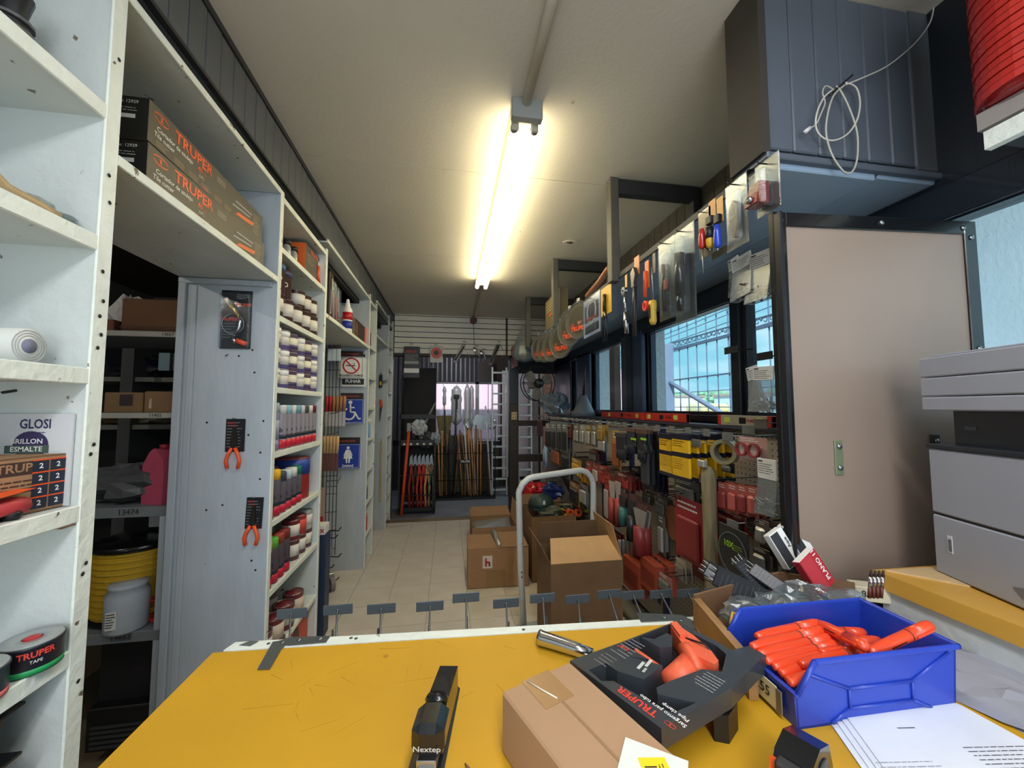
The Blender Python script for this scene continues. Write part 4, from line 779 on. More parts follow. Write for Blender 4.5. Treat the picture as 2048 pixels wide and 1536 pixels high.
t = thing('boxed_item', 'white and red box with the letters OX beside the can bay', 'box', tuple(W(640, 1052, y=2.75))); MB().box(-.05, .03, 0, .1, -.06, 0, WHT, .002).build('box', t); MB().text('OX', .035, (0, -.002, -.035), RED, bold=.04).build('lettering', t); MB().box(-.06, .04, .0, .1, .003 - t.location.z, -.065, K(40, 56, 90)).build('blue_drum', t)
# blistered tools and bottles on the bridge shelf of gap 2
def yb(px): return W(px, 640, x=-.82).y
for k, (px0, px1, lb) in enumerate(((658, 666, 'blister pack with a dark tool, leftmost on the high shelf over the signs'), (667, 675, 'clear blister pack with an orange edge on the high shelf over the signs'), (676, 683, 'narrow orange blister pack on the high shelf over the signs'))):
    y0, y1 = yb(px0), yb(px1); t = thing('blister_pack', lb, 'pack', (-.82 - .01 * k, y0, 2.10 + .02)); MB().box(-.06, 0, 0, max(.05, (y1 - y0) * .9), 0, .33 - .03 * k, K(70, 56, 52, .4), .003).build('card', t); MB().box(0, .02, 0, max(.05, (y1 - y0) * .9), .02, .28, BLIS, .006).build('blister', t); MB().box(-.002, .004, .01, .03, .03, .2, ORG if k else K(150, 150, 150)).build('tool', t)
y0 = yb(688); t = thing('caulk_bottle', 'white bottle with red and blue print on the high shelf over the signs', 'bottle', (-.80, y0 + .02, 2.0905)); MB().lathe([(.035, 0), (.037, .01), (.037, .18), (.02, .21), (.012, .26), (.008, .27)], WHT, 18).build('bottle', t); MB().lathe([(.0375, .03), (.0375, .09)], K(40, 60, 160), 18).lathe([(.0376, .1), (.0376, .16)], RED, 18).build('label', t)
y0, y1 = yb(703), yb(737); t = thing('orange_black_box', 'orange and black tool box at the right end of the high shelf over the signs', 'box', (-.79, y0, 2.0905)); MB().box(-.2, 0, 0, y1 - y0, 0, .17, K(48, 46, 44, .5), .002).build('box', t); MB().box(-.002, .001, (y1 - y0) * .55, (y1 - y0) * .75, .0, .17, ORG).box(-.001, .0012, .02, .1, .03, .14, K(120, 70, 50)).box(-.2, .0, -.001, .0, .0, .17, K(130, 120, 90)).build('print', t)
# sparse goods on the third and fourth bays
ug = [(.9, 'blue spray bottle', (90, 150, 200)), (.9, 'second blue spray bottle', (110, 170, 214))]
for k in range(2):
    t = thing('spray_bottle', ('light blue spray bottle, left of two in the narrow bay', 'light blue spray bottle, right of two in the narrow bay')[k], 'bottle', (-.80, 3.92 + .1 * k, 1.2005)); MB().lathe([(.03, 0), (.032, .01), (.03, .11), (.012, .14), (.012, .16)], K(120, 170, 214, .3), 14).build('bottle', t); MB().box(-.012, .04, -.01, .01, .16, .185, WHT, .003).build('trigger', t)
for k, (z, c, lb, s_) in enumerate(((1.8, (60, 44, 40), 'dark tool with an orange grip in the narrow bay', .12), (1.5, (226, 196, 90), 'small yellow and white box in the narrow bay', .07), (1.2, (150, 180, 186), 'pale folded pack sticking out of the narrow bay', .06), (.9, (190, 194, 196), 'white boxed goods in the narrow bay', .08), (.6, (50, 60, 110), 'blue tin low in the narrow bay', .11), (.3, (190, 70, 70), 'red and white tin low in the narrow bay', .13))):
    t = thing('shelf_item', lb, 'box', (-.80, 3.88 + .02 * k, z + .001 + (.0 if k != 2 else .115)), 12); MB().box(-.1, .03, 0, .2, 0, s_, K(*c, .4), .01).build('box', t); MB().box(.0305, .0315, .03, .17, s_ * .3, s_ * .7, K(226, 226, 220) if k != 0 else ORG).build('label', t)
for k, (z, c, lb) in enumerate(((2.3, (40, 40, 44), 'dark carded item high in the farthest bay'), (2.0, (220, 222, 226), 'white coil pack in the farthest bay'), (1.7, (170, 60, 60), 'red and black box in the farthest bay'), (1.4, (214, 218, 222), 'white bagged fitting in the farthest bay'), (1.15, (190, 190, 196), 'grey boxed fitting in the farthest bay'), (.9, (120, 90, 110), 'mauve and white packet in the farthest bay'), (.62, (90, 80, 120), 'violet packet in the farthest bay'), (.36, (220, 220, 224), 'white packet low in the farthest bay'))):
    t = thing('shelf_item', lb, 'box', (-.80, 5.09, z + .001), 5); MB().box(-.12, .025, 0, .26, 0, .13, K(*c, .4), .01).build('box', t); m = MB(); lines(m, .02, .24, .1, 5, .02, (.026, 0, 0), K(60, 56, 90) if k % 2 else WHT, '+x', .008, k); m.build('print', t)
# hangers on the side of the farthest bay
p = W(762, 760, y=5.02); t = thing('key_clip', 'black and yellow clip with keys on the side of the farthest bay', 'clip', (p.x, 5.01, p.z)); MB().box(-.02, .02, -.02, 0, -.1, .06, BK, .008).box(-.012, .014, -.024, -.018, -.07, -.02, K(220, 170, 30), .003).build('body', t); MB().cyl((0, .03, .09), (0, -.02, .09), .003, STEEL, 6).tube([(-.015, -.01, .05), (0, -.01, .09), (.02, -.01, .05)], .005, BK, 6).build('loop', t); MB().tube([(.02, -.01, -.02), (.09, -.02, .0)], .006, STEEL, 6).tube([(.02, -.01, -.04), (.08, -.02, -.03)], .006, STEEL, 6).build('keys', t)
p = W(762, 815, y=5.02); t = thing('utility_saw', 'orange-handled black saw on the side of the farthest bay', 'saw', (p.x, 5.01, p.z)); MB().cyl((0, .03, .08), (0, -.01, .08), .003, STEEL, 6).tube([(0, -.01, .1), (.01, -.01, .0)], .016, ORG, 8).build('handle', t); MB().prism([(-.012, 0), (.016, 0), (-.005, -.17), (-.01, -.17)], -.012, -.006, K(50, 50, 54, .4), 'y').build('blade', t)
p = W(763, 905, y=5.02); t = thing('yellow_chain', 'yellow plastic chain hanging beside the farthest bay', 'chain', (p.x, 4.995, p.z + .15))
MB().cyl((0, .045, .01), (0, -.01, .01), .003, STEEL, 6).build('nail', t)
for k in range(22): q = MB().ring(.013, .007, -.003, .003, K(200, 170, 50, .5), 10, (0, 0), 'y' if k % 2 else 'x').build('link', t); q.location = (0, 0, -.035 * k); q.scale = (1, 1, 1.7)
t = thing('pale_tag', 'small nail in the side of the farthest bay', 'nail', tuple(W(776, 710, y=5.02))); MB().cyl((0, -.02, 0), (0, 0, 0), .004, BK, 6).build('nail', t)
# ================================================================ DOORWAY END: SLATWALL GOODS, TOOLS, LADDERS
YD = 5.42
def atd(px, py, y=YD): return W(px, py, y=y)
def bhook(t, z=0): MB().tube([(0, .09, z + .03), (0, .0, z + .02), (0, -.06, z), (0, -.065, z + .015)], .003, WIRE, 5).box(-.02, .02, -.072, -.066, z + .0, z + .018, K(150, 150, 150, .5)).build('hook', t)
p = atd(825, 695); t = thing('black_pack', 'stack of black boxed tools hanging at the left of the slatwall', 'pack', (p.x, 5.36, p.z)); 
w = .105; MB().box(-w, w, -.03, 0, -.43, 0, K(28, 28, 32, .4), .004).build('pack', t); m = MB().box(-w * .95, w * .95, -.0315, -.03, -.36, -.3, WHT).box(-w * .9, w * .9, -.0315, -.03, -.24, -.2, K(150, 150, 150)).box(-w * .8, w * .6, -.0315, -.03, -.09, -.05, K(140, 50, 50)); lines(m, -w * .8, w * .8, -.12, 4, .022, (0, -.0316, 0), K(160, 160, 160), '-y', .006); m.build('print', t); bhook(t, .02)
p = atd(873, 700); t = thing('hose_reel_pack', 'round orange and black carded roll hanging on the slatwall', 'pack', (p.x, 5.38, p.z)); MB().box(-.085, .085, -.004, 0, -.18, .05, K(180, 178, 174, .3)).build('card', t); MB().ring(.075, .035, -.03, -.004, K(196, 60, 44, .4), 24, (0, -.05)).build('coil', t); MB().ring(.036, .001, -.028, -.006, BK, 20, (0, -.05)).build('core', t); bhook(t, .06)
for k, (x0, y0, x1, y1, lb) in enumerate(((928, 690, 910, 726, 'slim black and grey carded tool on the slatwall, left of the chrome pieces'), (996, 690, 980, 730, 'dark slanted carded tool on the slatwall near its right end'))):
    a, b = atd(x0, y0), atd(x1, y1); t = thing('carded_tool', lb, 'tool', (a.x, 5.37, a.z)); MB().hexa([(-.03, -.01, 0), (.03, -.01, 0), (.03, .0, 0), (-.03, 0, 0)], [(b.x - a.x - .03, -.01, b.z - a.z), (b.x - a.x + .02, -.01, b.z - a.z), (b.x - a.x + .02, 0, b.z - a.z), (b.x - a.x - .03, 0, b.z - a.z)], K(60, 60, 62, .3)).build('pack', t); MB().tube([(0, -.015, -.03), (b.x - a.x, -.015, b.z - a.z + .03)], .009, K(30, 30, 32, .3), 6).build('tool', t); bhook(t, .02)
for k, (px, py, lb) in enumerate(((953, 700, 'chrome bent hinge hanging on the slatwall, left one'), (966, 706, 'chrome bent hinge hanging on the slatwall, right one'))):
    p = atd(px, py); t = thing('bent_bracket', lb, 'hinge', (p.x, 5.37, p.z)); MB().tube([(-.05, -.01, .02), (0, -.02, 0), (.02, -.02, -.08), (.06, -.02, -.12)], .011, STEEL, 7).box(-.05, -.01, -.02, -.005, -.03, .0, STEEL, .003).build('arm', t); bhook(t, .03)
for k, (px, py) in enumerate(((936, 715), (1003, 700), (1008, 714))):
    p = atd(px, py); t = thing('wire_hook', ('empty curved hook on the slatwall, left one', 'empty curved hook on the slatwall at its right end, upper', 'empty curved hook on the slatwall at its right end, lower')[k], 'hook', (p.x, 5.40, p.z)); MB().tube([(0, .03, .06), (0, 0, .03), (.005, -.04, 0), (.03, -.06, .0)], .004, STEEL, 6).build('hook', t)
# long handled tools against the annex window: (label, top px, top py, bottom px, bottom py, head, colour)
YH = 6.45
HC = HANDLE; WHH = K(206, 208, 212, .4); DKH = K(52, 46, 44, .5)
tools = [(876, 870, 880, 992, None, HC, 'pale ash pole, first from the rack'), (884, 862, 884, 992, 'broom', HC, 'ash pole with a whitish tip, second from the rack'), (893, 868, 893, 990, None, HC, 'leaning orange-brown pole beside the palm broom'),
 (889, 820, 897, 992, 'palm', DKH, 'upturned palm broom with a dark pole'), (913, 795, 906, 988, 'rake', DKH, 'dark pole with a black rake head on top'), (916, 870, 925, 990, None, HC, 'long ash pole leaning to the right'),
 (920, 860, 909, 988, None, K(120, 84, 56, .5), 'brown wooden pole leaning left behind the others'), (923, 865, 936, 990, None, K(130, 96, 66, .5), 'thin brown pole behind the white one'), (928, 850, 939, 992, None, WHH, 'white painted pole with a blue middle'),
 (936, 850, 942, 992, 'wrap', HC, 'ash pole with a plastic wrapped head'), (941, 856, 948, 992, None, HC, 'ash pole leaning towards the carton'), (946, 840, 951, 988, None, WHH, 'tall white pole in the middle of the tools'),
 (952, 850, 945, 988, None, K(140, 100, 66, .5), 'brown pole crossing behind the white pole'), (955, 858, 955, 990, 'shovel', HC, 'orange-brown handled shovel with a wrapped blade'), (962, 860, 961, 990, 'shovel', HC, 'ash handled shovel beside the wrapped blades'),
 (971, 812, 982, 990, None, WHH, 'long silver pole at the right of the tools'), (975, 856, 977, 988, 'shovel', K(110, 80, 60, .5), 'dark handled shovel near the ladder'), (985, 850, 983, 985, 'wrap', DKH, 'dark pole with a bent black head beside the ladder'),
 (900, 860, 899, 992, None, K(40, 40, 44, .5), 'thin black pole beside the palm broom'), (932, 870, 930, 990, None, K(170, 120, 70, .5), 'short ash pole behind the label board')]
for k, (x0, y0, x1, y1, head, c, lb) in enumerate(tools):
    Y0 = YH + .25 + .02 * (k % 4); a = W(x0, y0, y=Y0); b = W(x1, y1, y=YH + .06 * (k % 3)); b.z = max(b.z, .005)
    t = thing('long_handled_tool', lb, 'tool', (b.x, b.y, b.z)); d = a - b
    MB().tube([(0, 0, 0), tuple(d * .5), tuple(d)], .014, c, 8).build('handle', t)
    dx, dy, dz = d
    if head == 'palm': MB().hexa([(dx - .06, dy - .03, dz - .62), (dx + .06, dy - .03, dz - .62), (dx + .06, dy + .02, dz - .62), (dx - .06, dy + .02, dz - .62)], [(dx - .14, dy - .03, dz - .1), (dx + .14, dy - .03, dz - .1), (dx + .14, dy + .02, dz - .1), (dx - .14, dy + .02, dz - .1)], M('palm_fibre', (128, 118, 74), .9, var=.25, scale=14, stretch=(8, 8, 1), bump=.8)).build('broom_head', t)
    elif head == 'rake': MB().box(dx - .05, dx + .05, dy - .02, dy + .02, dz - .02, dz + .05, BK, .01).cyl((dx, dy, dz), (dx, dy, dz - .2), .02, BK).build('rake_head', t)
    elif head == 'wrap': crumple(None, '', (0, 0, 0), .08, .05, .09, FILM, k).build('wrapped_head', t).location = (dx, dy, dz - .08)
    elif head == 'shovel': MB().prism([(-.07, 0), (.07, 0), (.08, .12), (.05, .22), (0, .26), (-.05, .22), (-.08, .12)], -.01, .01, STEEL, 'y').build('blade', t).location = (dx, dy, dz)
    elif head == 'broom': MB().box(dx - .015, dx + .015, dy - .015, dy + .015, dz - .1, dz, WHT, .004).build('tip', t)
for k, (px, py0, py1, w, lb) in enumerate(((913, 772, 850, .10, 'tall plastic wrapped roll standing before the rear window, left'), (935, 768, 852, .06, 'long clear wrapped bundle before the rear window, middle'), (944, 770, 850, .045, 'narrow clear wrapped bundle before the rear window, right'), (889, 772, 812, .035, 'thin clear wrapped rod before the rear window'))):
    a = W(px, py0, y=6.8); b = W(px, py1, y=6.8); t = thing('wrapped_bundle', lb, 'bundle', (a.x, 6.8 + .05 * k, b.z)); h = a.z - b.z; rr = random.Random(k); MB().lathe([(w * rr.uniform(.7, 1.1) * (.3 if q in (0, 9) else 1), h * q / 9) for q in range(10)], clear('milky_film', (214, 214, 214), .72, .25, .8), 12).build('film', t); MB().tube([(0, 0, -b.z + .01), (0, 0, h * .4)], .012, HC if k % 2 else DKH, 6).build('rod', t)
# rubber rack tray and label board of the tool stand
t = thing('tool_stand', 'low black wire stand holding the long handled tools', 'stand', (0, 6.36, 0))
x0, x1 = W(870, 990, y=6.36).x, W(990, 990, y=6.36).x
for z in (.04, .32, .75): MB().tube([(x0, 0, z), (x1, 0, z), (x1, .4, z), (x0, .4, z)], .006, WIRE, 6, True).build('rail', t)
for x in (x0, x1): MB().cyl((x, 0, 0), (x, 0, 1.2), .008, WIRE, 6).build('post', t)
MB().box(x0, x1, -.01, .42, 0, .03, BK, .004).build('tray', t)
p = W(928, 923, y=6.35); m = MB().box(p.x - .12, p.x + .12, -.02, -.01, p.z - .03, p.z + .03, BK); m.build('name_board', t); MB().text('TRUPER', .045, (p.x + .02, -.022, p.z), WHT, bold=.03).build('lettering', t)
# wire rack with pruners and an orange pole
YK = 5.62
rk = thing('wire_rack', 'black wire rack with tool rows at the left of the doorway', 'rack', (0, YK, 0))
x0, x1 = W(797, 1030, y=YK).x, W(868, 1030, y=YK).x
for z0, z1 in ((.0, .06), (.92, 1.0), (1.3, 1.36), (.5, .515), (.22, .23)):
    MB().box(x0, x1, -.02, 0, z0 + .04, z1 + .04, BK).build('front_bar', rk)
for x in (x0, x1): MB().box(x - .012, x + .012, -.02, .35, .0, 1.0 if x == x1 else 1.9, BK).build('side_frame', rk)
MB().box(x0, x1, 0, .35, .04, .06, BK).build('base_tray', rk); MB().box(x0, x1, .34, .36, .1, 2.1, K(46, 44, 44, .8)).build('back_grid', rk)
for k in range(5): MB().box(x0 + .05 + k * .09, x0 + .08 + k * .09, -.024, -.02, .97, .995, WHT).build('price_tag', rk)
a, b = W(818, 860, y=5.6), W(803, 1035, y=5.56); t = thing('orange_pole', 'bright orange long pole leaning in front of the wire rack', 'pole', (b.x, 5.53, .02)); MB().tube([(0, 0, 0), (a.x - b.x, .05, a.z - .02)], .022, K(228, 82, 46, .4), 10).build('shaft', t); MB().box(a.x - b.x - .03, a.x - b.x + .03, .03, .07, a.z - .05, a.z + .08, K(150, 150, 150, .3), .01).build('head', t)
for k in range(6):
    p = W(822 + 8 * k, 985, y=5.66); t = thing('lopper', ('red-handled lopper', 'dark-handled shears', 'orange-red lopper', 'red lopper with a white stripe', 'tan-handled trowel', 'grey-green shears')[k] + ' standing in the wire rack', 'lopper', (p.x, 5.64, .075)); c = (K(170, 50, 44, .4), DKH, K(206, 66, 40, .4), K(190, 50, 44, .4), LTAN, K(96, 104, 92, .5))[k]
    MB().tube([(-.015, 0, 0), (-.03, 0, .3), (-.004, 0, .55), (0, 0, .62)], .017, c, 8).tube([(.025, 0, .02), (.034, 0, .3), (.008, 0, .55), (0, 0, .6)], .015, c, 8).build('handles', t); MB().prism([(-.03, .6), (.03, .6), (.012, .76), (-.02, .72)], -.006, .006, STEEL, 'y').build('blades', t)
for k, (px, py, c, lb, s_) in enumerate(((838, 855, (200, 204, 206), 'pale padded item on top of the wire rack', .11), (852, 880, (60, 62, 66), 'black and chrome fittings heaped on the wire rack', .12), (868, 878, (150, 156, 166), 'clear bags of fittings at the right of the wire rack', .09), (858, 935, (150, 120, 96), 'hanging tan carded shears inside the wire rack', .08), (822, 880, (50, 50, 56), 'dark fittings at the left of the wire rack', .1))):
    p = W(px, py, y=5.7); crumple('rack_item', lb, (p.x, 5.7, p.z - s_), s_, .09, s_, K(*c, .3), 40 + k, cat='goods')
a, b = W(870, 805, y=6.0), W(845, 850, y=5.9); t = thing('machete', 'grey curved blade sticking up from the rack', 'blade', (b.x, 5.9, b.z)); MB().prism([(0, 0), (.05, 0), (a.x - b.x + .02, a.z - b.z), (a.x - b.x - .01, a.z - b.z - .02)], -.005, .005, K(110, 104, 96, .4, metal=.4), 'y').build('blade', t)
for k in range(8):
    p = W(806 + 9 * k, 740 + 11 * (k % 3), y=6.3); t = thing('hanging_fitting', 'dark steel fitting hanging in shadow left of the rear window, %s from left' % ORDN[k], 'fitting', (p.x, 6.3, p.z)); MB().tube([(0, 0, .1), (.02, 0, 0), (-.02, 0, -.1), (.02, 0, -.18)], .012, K(80 + 8 * (k % 3), 80, 84, .3, metal=.6), 6).build('fitting', t)
t = thing('cardboard_drum', 'olive green box low behind the long tools', 'box', (.0, 6.9, 0)); MB().box(-.2, .3, 0, .3, 0, 1.0, K(70, 78, 64, .7), .01).build('box', t)
t = thing('carton', 'grey and green crates stacked low behind the right-hand tools', 'box', (.42, 6.92, 0)); MB().box(-.1, .3, 0, .25, 0, .85, K(60, 52, 48, .8), .01).build('box', t)
# ladders
def ladder(label, px0, px1, pt, pb, y, n, tilt=.0, group=None):
    a, b = W(px0, pb, y=y), W(px1, pt, y=y); t = thing('aluminium_ladder', label, 'ladder', (a.x, y, max(a.z, .003))); w = b.x - a.x; h = b.z - max(a.z, .003); AL = K(206, 208, 206, .35, metal=.35)
    for x in (0, w): MB().box(x - .012, x + .012, -.03, .03, 0, h, AL, .003).build('rail', t)
    for k in range(n): MB().box(0, w, -.035, .02, h * (k + .4) / n, h * (k + .4) / n + .028, AL, .004).build('rung', t)
ladder('aluminium ladder standing just left of the dark post', 984, 1013, 735, 990, 6.5, 12); ladder('aluminium ladder glimpsed right of the dark post', 1037, 1062, 735, 1000, 6.4, 12)
t = thing('brick_column', 'pink-orange brick pier glimpsed behind the fan', 'pier', (1.78, 6.6, 0))
BRK = K(190, 130, 110, .8, var=.15); mb = MB().box(-.145, .145, -.08, .15, 0, 2.4, K(206, 190, 176, .9)).build('mortar_core', t)
bk = MB().box(-.075, .07, -.1, -.078, 0, .066, BRK, .003).build('brick', t); bk.location = (-.075, 0, 0)
for j in range(32):
    for i in range(2):
        if i or j: rep(bk, 'brick', t, (-.075 + .15 * i + (.01 if j % 2 else 0), random.uniform(-.002, 0), .0765 * j))
struct(MB().box(1.0, 1.7, 7.18, 7.22, .2, 2.2, K(214, 200, 206, .8)), 'trim_13', 'pale lit board behind the second ladder')
# wall fan
p = W(1075, 767, y=4.75); t = thing('electric_fan', 'grey wall fan with three blades and a black hub near the dark post', 'fan', (p.x, 4.75, p.z), 12)
MB().ring(.225, .215, -.06, -.05, WIRE, 40).build('guard_ring', t); MB().ring(.225, .215, .03, .04, WIRE, 40).build('guard_ring', t)
for k in range(12): a = k * PI / 6; MB().tube([(.05 * math.cos(a), -.09, .05 * math.sin(a)), (.15 * math.cos(a), -.085, .15 * math.sin(a)), (.22 * math.cos(a), -.055, .22 * math.sin(a)), (.22 * math.cos(a), .035, .22 * math.sin(a))], .0012, WIRE, 4).build('guard_wire', t)
FAN = K(124, 120, 112, .4); bl = None
for k in range(3):
    mb = MB(); pts = [(.04, -.02), (.1, -.075), (.17, -.085), (.2, -.03), (.195, .04), (.14, .05), (.05, .03)]; ca_, sa_ = math.cos(k * 2.094 + .5), math.sin(k * 2.094 + .5)
    mb.prism([(x * ca_ - z * sa_, x * sa_ + z * ca_) for x, z in pts], -.02, -.014, FAN, 'y').build('blade', t)
MB().T; mb = MB(); mb.T = rot('X', 90); mb.lathe([(.058, .0), (.058, .07), (.05, .085), (0, .088)], BK, 24); mb.build('hub', t); MB().text('MYTEK', .018, (0, -.0895, 0), K(150, 150, 150), bold=.02).build('lettering', t)
MB().box(-.05, .05, .02, .2, -.06, .06, FAN, .01).build('motor', t); MB().cyl((0, .15, 0), (0.1, .70, .05), .02, FAN, 10).build('arm', t)
# ================================================================ BROWN BOARD BESIDE THE WINDOW
BOARD = M('fibreboard', (146, 128, 116), .42, var=.06, scale=3, coat=.05, bump=.03, bscale=40, spots=((70, 52, 44), 24, .79))
pa, pb = Vector((.893, .915)), Vector((1.535, .868)); ang = math.degrees(math.atan2(pb.y - pa.y, pb.x - pa.x)); PWd = (pb - pa).length
t = thing('framed_board', 'tall brown hardboard panel in a black metal frame standing beside the window', 'board', (pa.x, pa.y, .95), ang)
MB().box(.02, PWd - .02, 0, .006, .02, 1.085, BOARD).build('board', t)
for n_, b_ in (('frame_strip', (0, .04, -.006, .014, 0, 1.1)), ('frame_strip', (PWd - .04, PWd, -.006, .014, 0, 1.1)), ('frame_strip', (.04, PWd - .04, -.006, .014, 1.06, 1.1)), ('frame_strip', (.04, PWd - .04, -.006, .014, 0, .03))): MB().box(*b_, BKG, .002).build(n_, t)
s0 = None
for (x, z) in ((.022, 1.075), (.335, 1.082), (PWd - .045, 1.078), (PWd - .02, 1.05), (.02, .75), (.02, .5), (.02, .41), (PWd - .02, .72), (.02, .2)):
    mb = MB(); mb.T = rot('X', 90); q = mb.lathe([(.0075, 0), (.007, .003), (.0, .0045)], STEEL, 10).build('screw', t) if s0 is None else rep(s0, 'screw', t, (0, 0, 0)); s0 = s0 or q; q.location = (x, -.0062, z)
MB().box(.155, .18, -.004, -.0005, .365, .46, K(132, 144, 116, .4, metal=.4), .002).build('bracket_plate', t)
for z in (.385, .443): q = rep(s0, 'screw', t, (.1675, -.0042, z))
MB().box(.45, .478, -.006, -.0005, .44, .475, K(70, 66, 60, .4, metal=.5), .002).build('bracket_plate', t); rep(s0, 'screw', t, (.466, -.0062, .455))
MB().box(.0, .01, -.03, -.006, .0, 1.09, K(30, 32, 38, .3), .002).build('return_edge', t)
# ================================================================ TOOLS HANGING FROM THE CANOPY EDGE
def hx(name, label, cat, px0, px1, py0, py1, X=.9):
    pm = (px0 + px1) / 2; a, b = W(px0, (py0 + py1) / 2, x=X), W(px1, (py0 + py1) / 2, x=X); T_ = W(pm, py0, x=X); B_ = W(pm, py1, x=X)
    t = thing(name, label, cat, (X, (a.y + b.y) / 2, T_.z), -90); return t, abs(a.y - b.y), T_.z - B_.z
def bl(t, w, h, cardm, depth=.02, f0=.05, f1=.95, slot=True):
    MB().box(-w / 2, w / 2, -.0015, 0, -h, 0, cardm, .001).build('card', t)
    MB().box(-w / 2 - .002, w / 2 + .002, -.006, -.0016, -h - .003, .003, BLIS, .002).box(-w * .36, w * .36, -depth, -.006, -h * f1, -h * f0 - .03, BLIS, .008).build('blister', t)
    MB().tube([(0, .03, -.012), (0, -.03, -.012), (0, -.035, -.006)], .0022, BKG, 5).build('hook', t)
GOLD = M('bronze_card', (112, 96, 70), .3, col2=(66, 58, 48), scale=9, coat=.4)
t, w, h = hx('carded_laser', 'blister pack with a dark red tool, nearest of the packs hanging from the canopy', 'pack', 1514, 1562, 318, 425); bl(t, w, h, GOLD, .045)
MB().hexa([(-w * .45, -.05, -h * .85), (w * .1, -.05, -h * .85), (w * .1, -.008, -h * .85), (-w * .45, -.008, -h * .85)], [(-w * .3, -.04, -h * .45), (w * .15, -.04, -h * .45), (w * .15, -.008, -h * .45), (-w * .3, -.008, -h * .45)], K(120, 30, 36, .35)).cyl((-w * .2, -.055, -h * .75), (-w * .2, -.045, -h * .75), .01, STEEL).build('tool_body', t)
t, w, h = hx('carded_knife', 'tall bronze blister pack with a slim dark blade, second of the hanging packs', 'pack', 1455, 1497, 360, 495); bl(t, w, h, GOLD, .02)
MB().prism([(-.018, -h * .4), (.0, -h * .3), (.016, -h * .4), (.016, -h * .65), (.004, -h * .86), (-.004, -h * .86), (-.018, -h * .65)], -.016, -.003, K(50, 48, 50, .35), 'y').build('tool_body', t)
for k in range(5): MB().box(-.008, .006, -.018, -.016, -h * (.42 + .04 * k), -h * (.405 + .04 * k), K(110, 108, 106)).build('grip_bar', t)
def driver(t, z0, hc, hl, sl, tip=None):
    MB().lathe([(.004, 0), (.011, .006), (.013, hl * .3), (.0115, hl * .7), (.008, hl)], hc, 12, (0, -.014, z0 - hl)).build('handle', t)
    MB().cyl((0, -.014, z0 - hl), (0, -.014, z0 - hl - sl), .0028, STEEL, 7).build('shaft', t)
t, w, h = hx('carded_driver', 'red-handled screwdriver on a bronze card under the canopy', 'screwdriver', 1398, 1424, 418, 515); MB().box(-w / 2, w / 2, -.002, 0, -h, 0, GOLD, .001).build('card', t); driver(t, -h * .42, K(190, 44, 40, .25, coat=.4), h * .42, h * .5); MB().tube([(0, .03, -.01), (0, -.03, -.01)], .002, BKG, 5).build('hook', t)
t, w, h = hx('carded_driver', 'yellow and black screwdriver on an orange card under the canopy', 'screwdriver', 1418, 1432, 400, 448); MB().box(-w / 2, w / 2, -.002, 0, -h, 0, K(200, 140, 70, .4), .001).box(-w * .4, w * .4, -.02, -.002, -h * 1.05, -h * .7, BK, .003).build('card', t); driver(t, -h * 1.15, K(214, 170, 40, .4), h * .9, .01)
MB().lathe([(.0135, 0), (.014, .02), (.012, .04)], BK, 12, (0, -.014, -h * 1.65)).build('grip', t)
t, w, h = hx('carded_driver', 'blue-handled screwdriver beside the yellow and black one', 'screwdriver', 1434, 1447, 394, 446); MB().box(-w / 2, w / 2, -.002, 0, -h, 0, K(206, 150, 60, .4), .001).box(-w * .4, w * .4, -.02, -.002, -h * 1.05, -h * .7, BK, .003).build('card', t); driver(t, -h * 1.1, K(40, 70, 190, .3, coat=.3), h * .9, .01)
t, w, h = hx('hook_label', 'plain olive hook label plate hanging under the screwdrivers', 'label', 1424, 1458, 497, 512, .93); MB().box(-w / 2, w / 2, -.003, 0, -h, 0, K(96, 92, 72, .5), .002).build('plate', t)
t, w, h = hx('carded_torch', 'long blister pack with a black cylindrical torch under the canopy', 'pack', 1352, 1392, 455, 640); bl(t, w, h, K(74, 68, 58, .3, coat=.3), .045); MB().cyl((-.002, -.024, -h * .28), (-.002, -.024, -h * .72), .019, BKG, 16).cyl((-.002, -.024, -h * .72), (-.002, -.024, -h * .9), .014, BKG, 16).build('torch_body', t)
t, w, h = hx('carded_wrench', 'long bronze blister pack with a small red window and a dark tool under the canopy', 'pack', 1320, 1352, 480, 638); bl(t, w, h, GOLD, .02); MB().tube([(-.01, -.012, -h * .3), (-.012, -.014, -h * .6), (-.008, -.012, -h * .9)], .008, K(50, 46, 46, .3), 8).box(-.022, .014, -.018, -.006, -h * .64, -h * .5, K(150, 70, 60, .35), .004).build('tool_body', t)
t, w, h = hx('long_driver', 'long screwdriver with a yellow and black grip pointing down under the canopy', 'screwdriver', 1303, 1318, 505, 650); MB().box(-.012, .012, -.003, 0, -h * .28, 0, K(60, 58, 52, .4)).build('card', t); MB().cyl((0, -.012, -h * .2), (0, -.012, -h * .66), .0035, STEEL, 8).build('shaft', t); MB().lathe([(.011, 0), (.016, .015), (.015, h * .18), (.018, h * .26), (.016, h * .33)], K(206, 172, 56, .4), 14, (0, -.014, -h)).build('handle', t); MB().box(-.006, .006, -.032, -.026, -h * .92, -h * .72, BK, .002).build('grip_insert', t)
t, w, h = hx('tin_snips', 'bright orange snips with red loop handles under the canopy', 'snips', 1286, 1308, 520, 632); MB().box(-.022, .014, -.004, 0, -h * .5, 0, K(226, 120, 60, .4), .002).build('card', t); MB().ring(.024, .013, -.02, -.008, K(236, 66, 44, .4), 20, (-.004, -h * .82), 'y', .8).tube([(-.006, -.014, -h * .66), (0, -.014, -h * .35), (.002, -.014, -h * .2)], .009, K(236, 84, 40, .4), 8).build('handles', t)
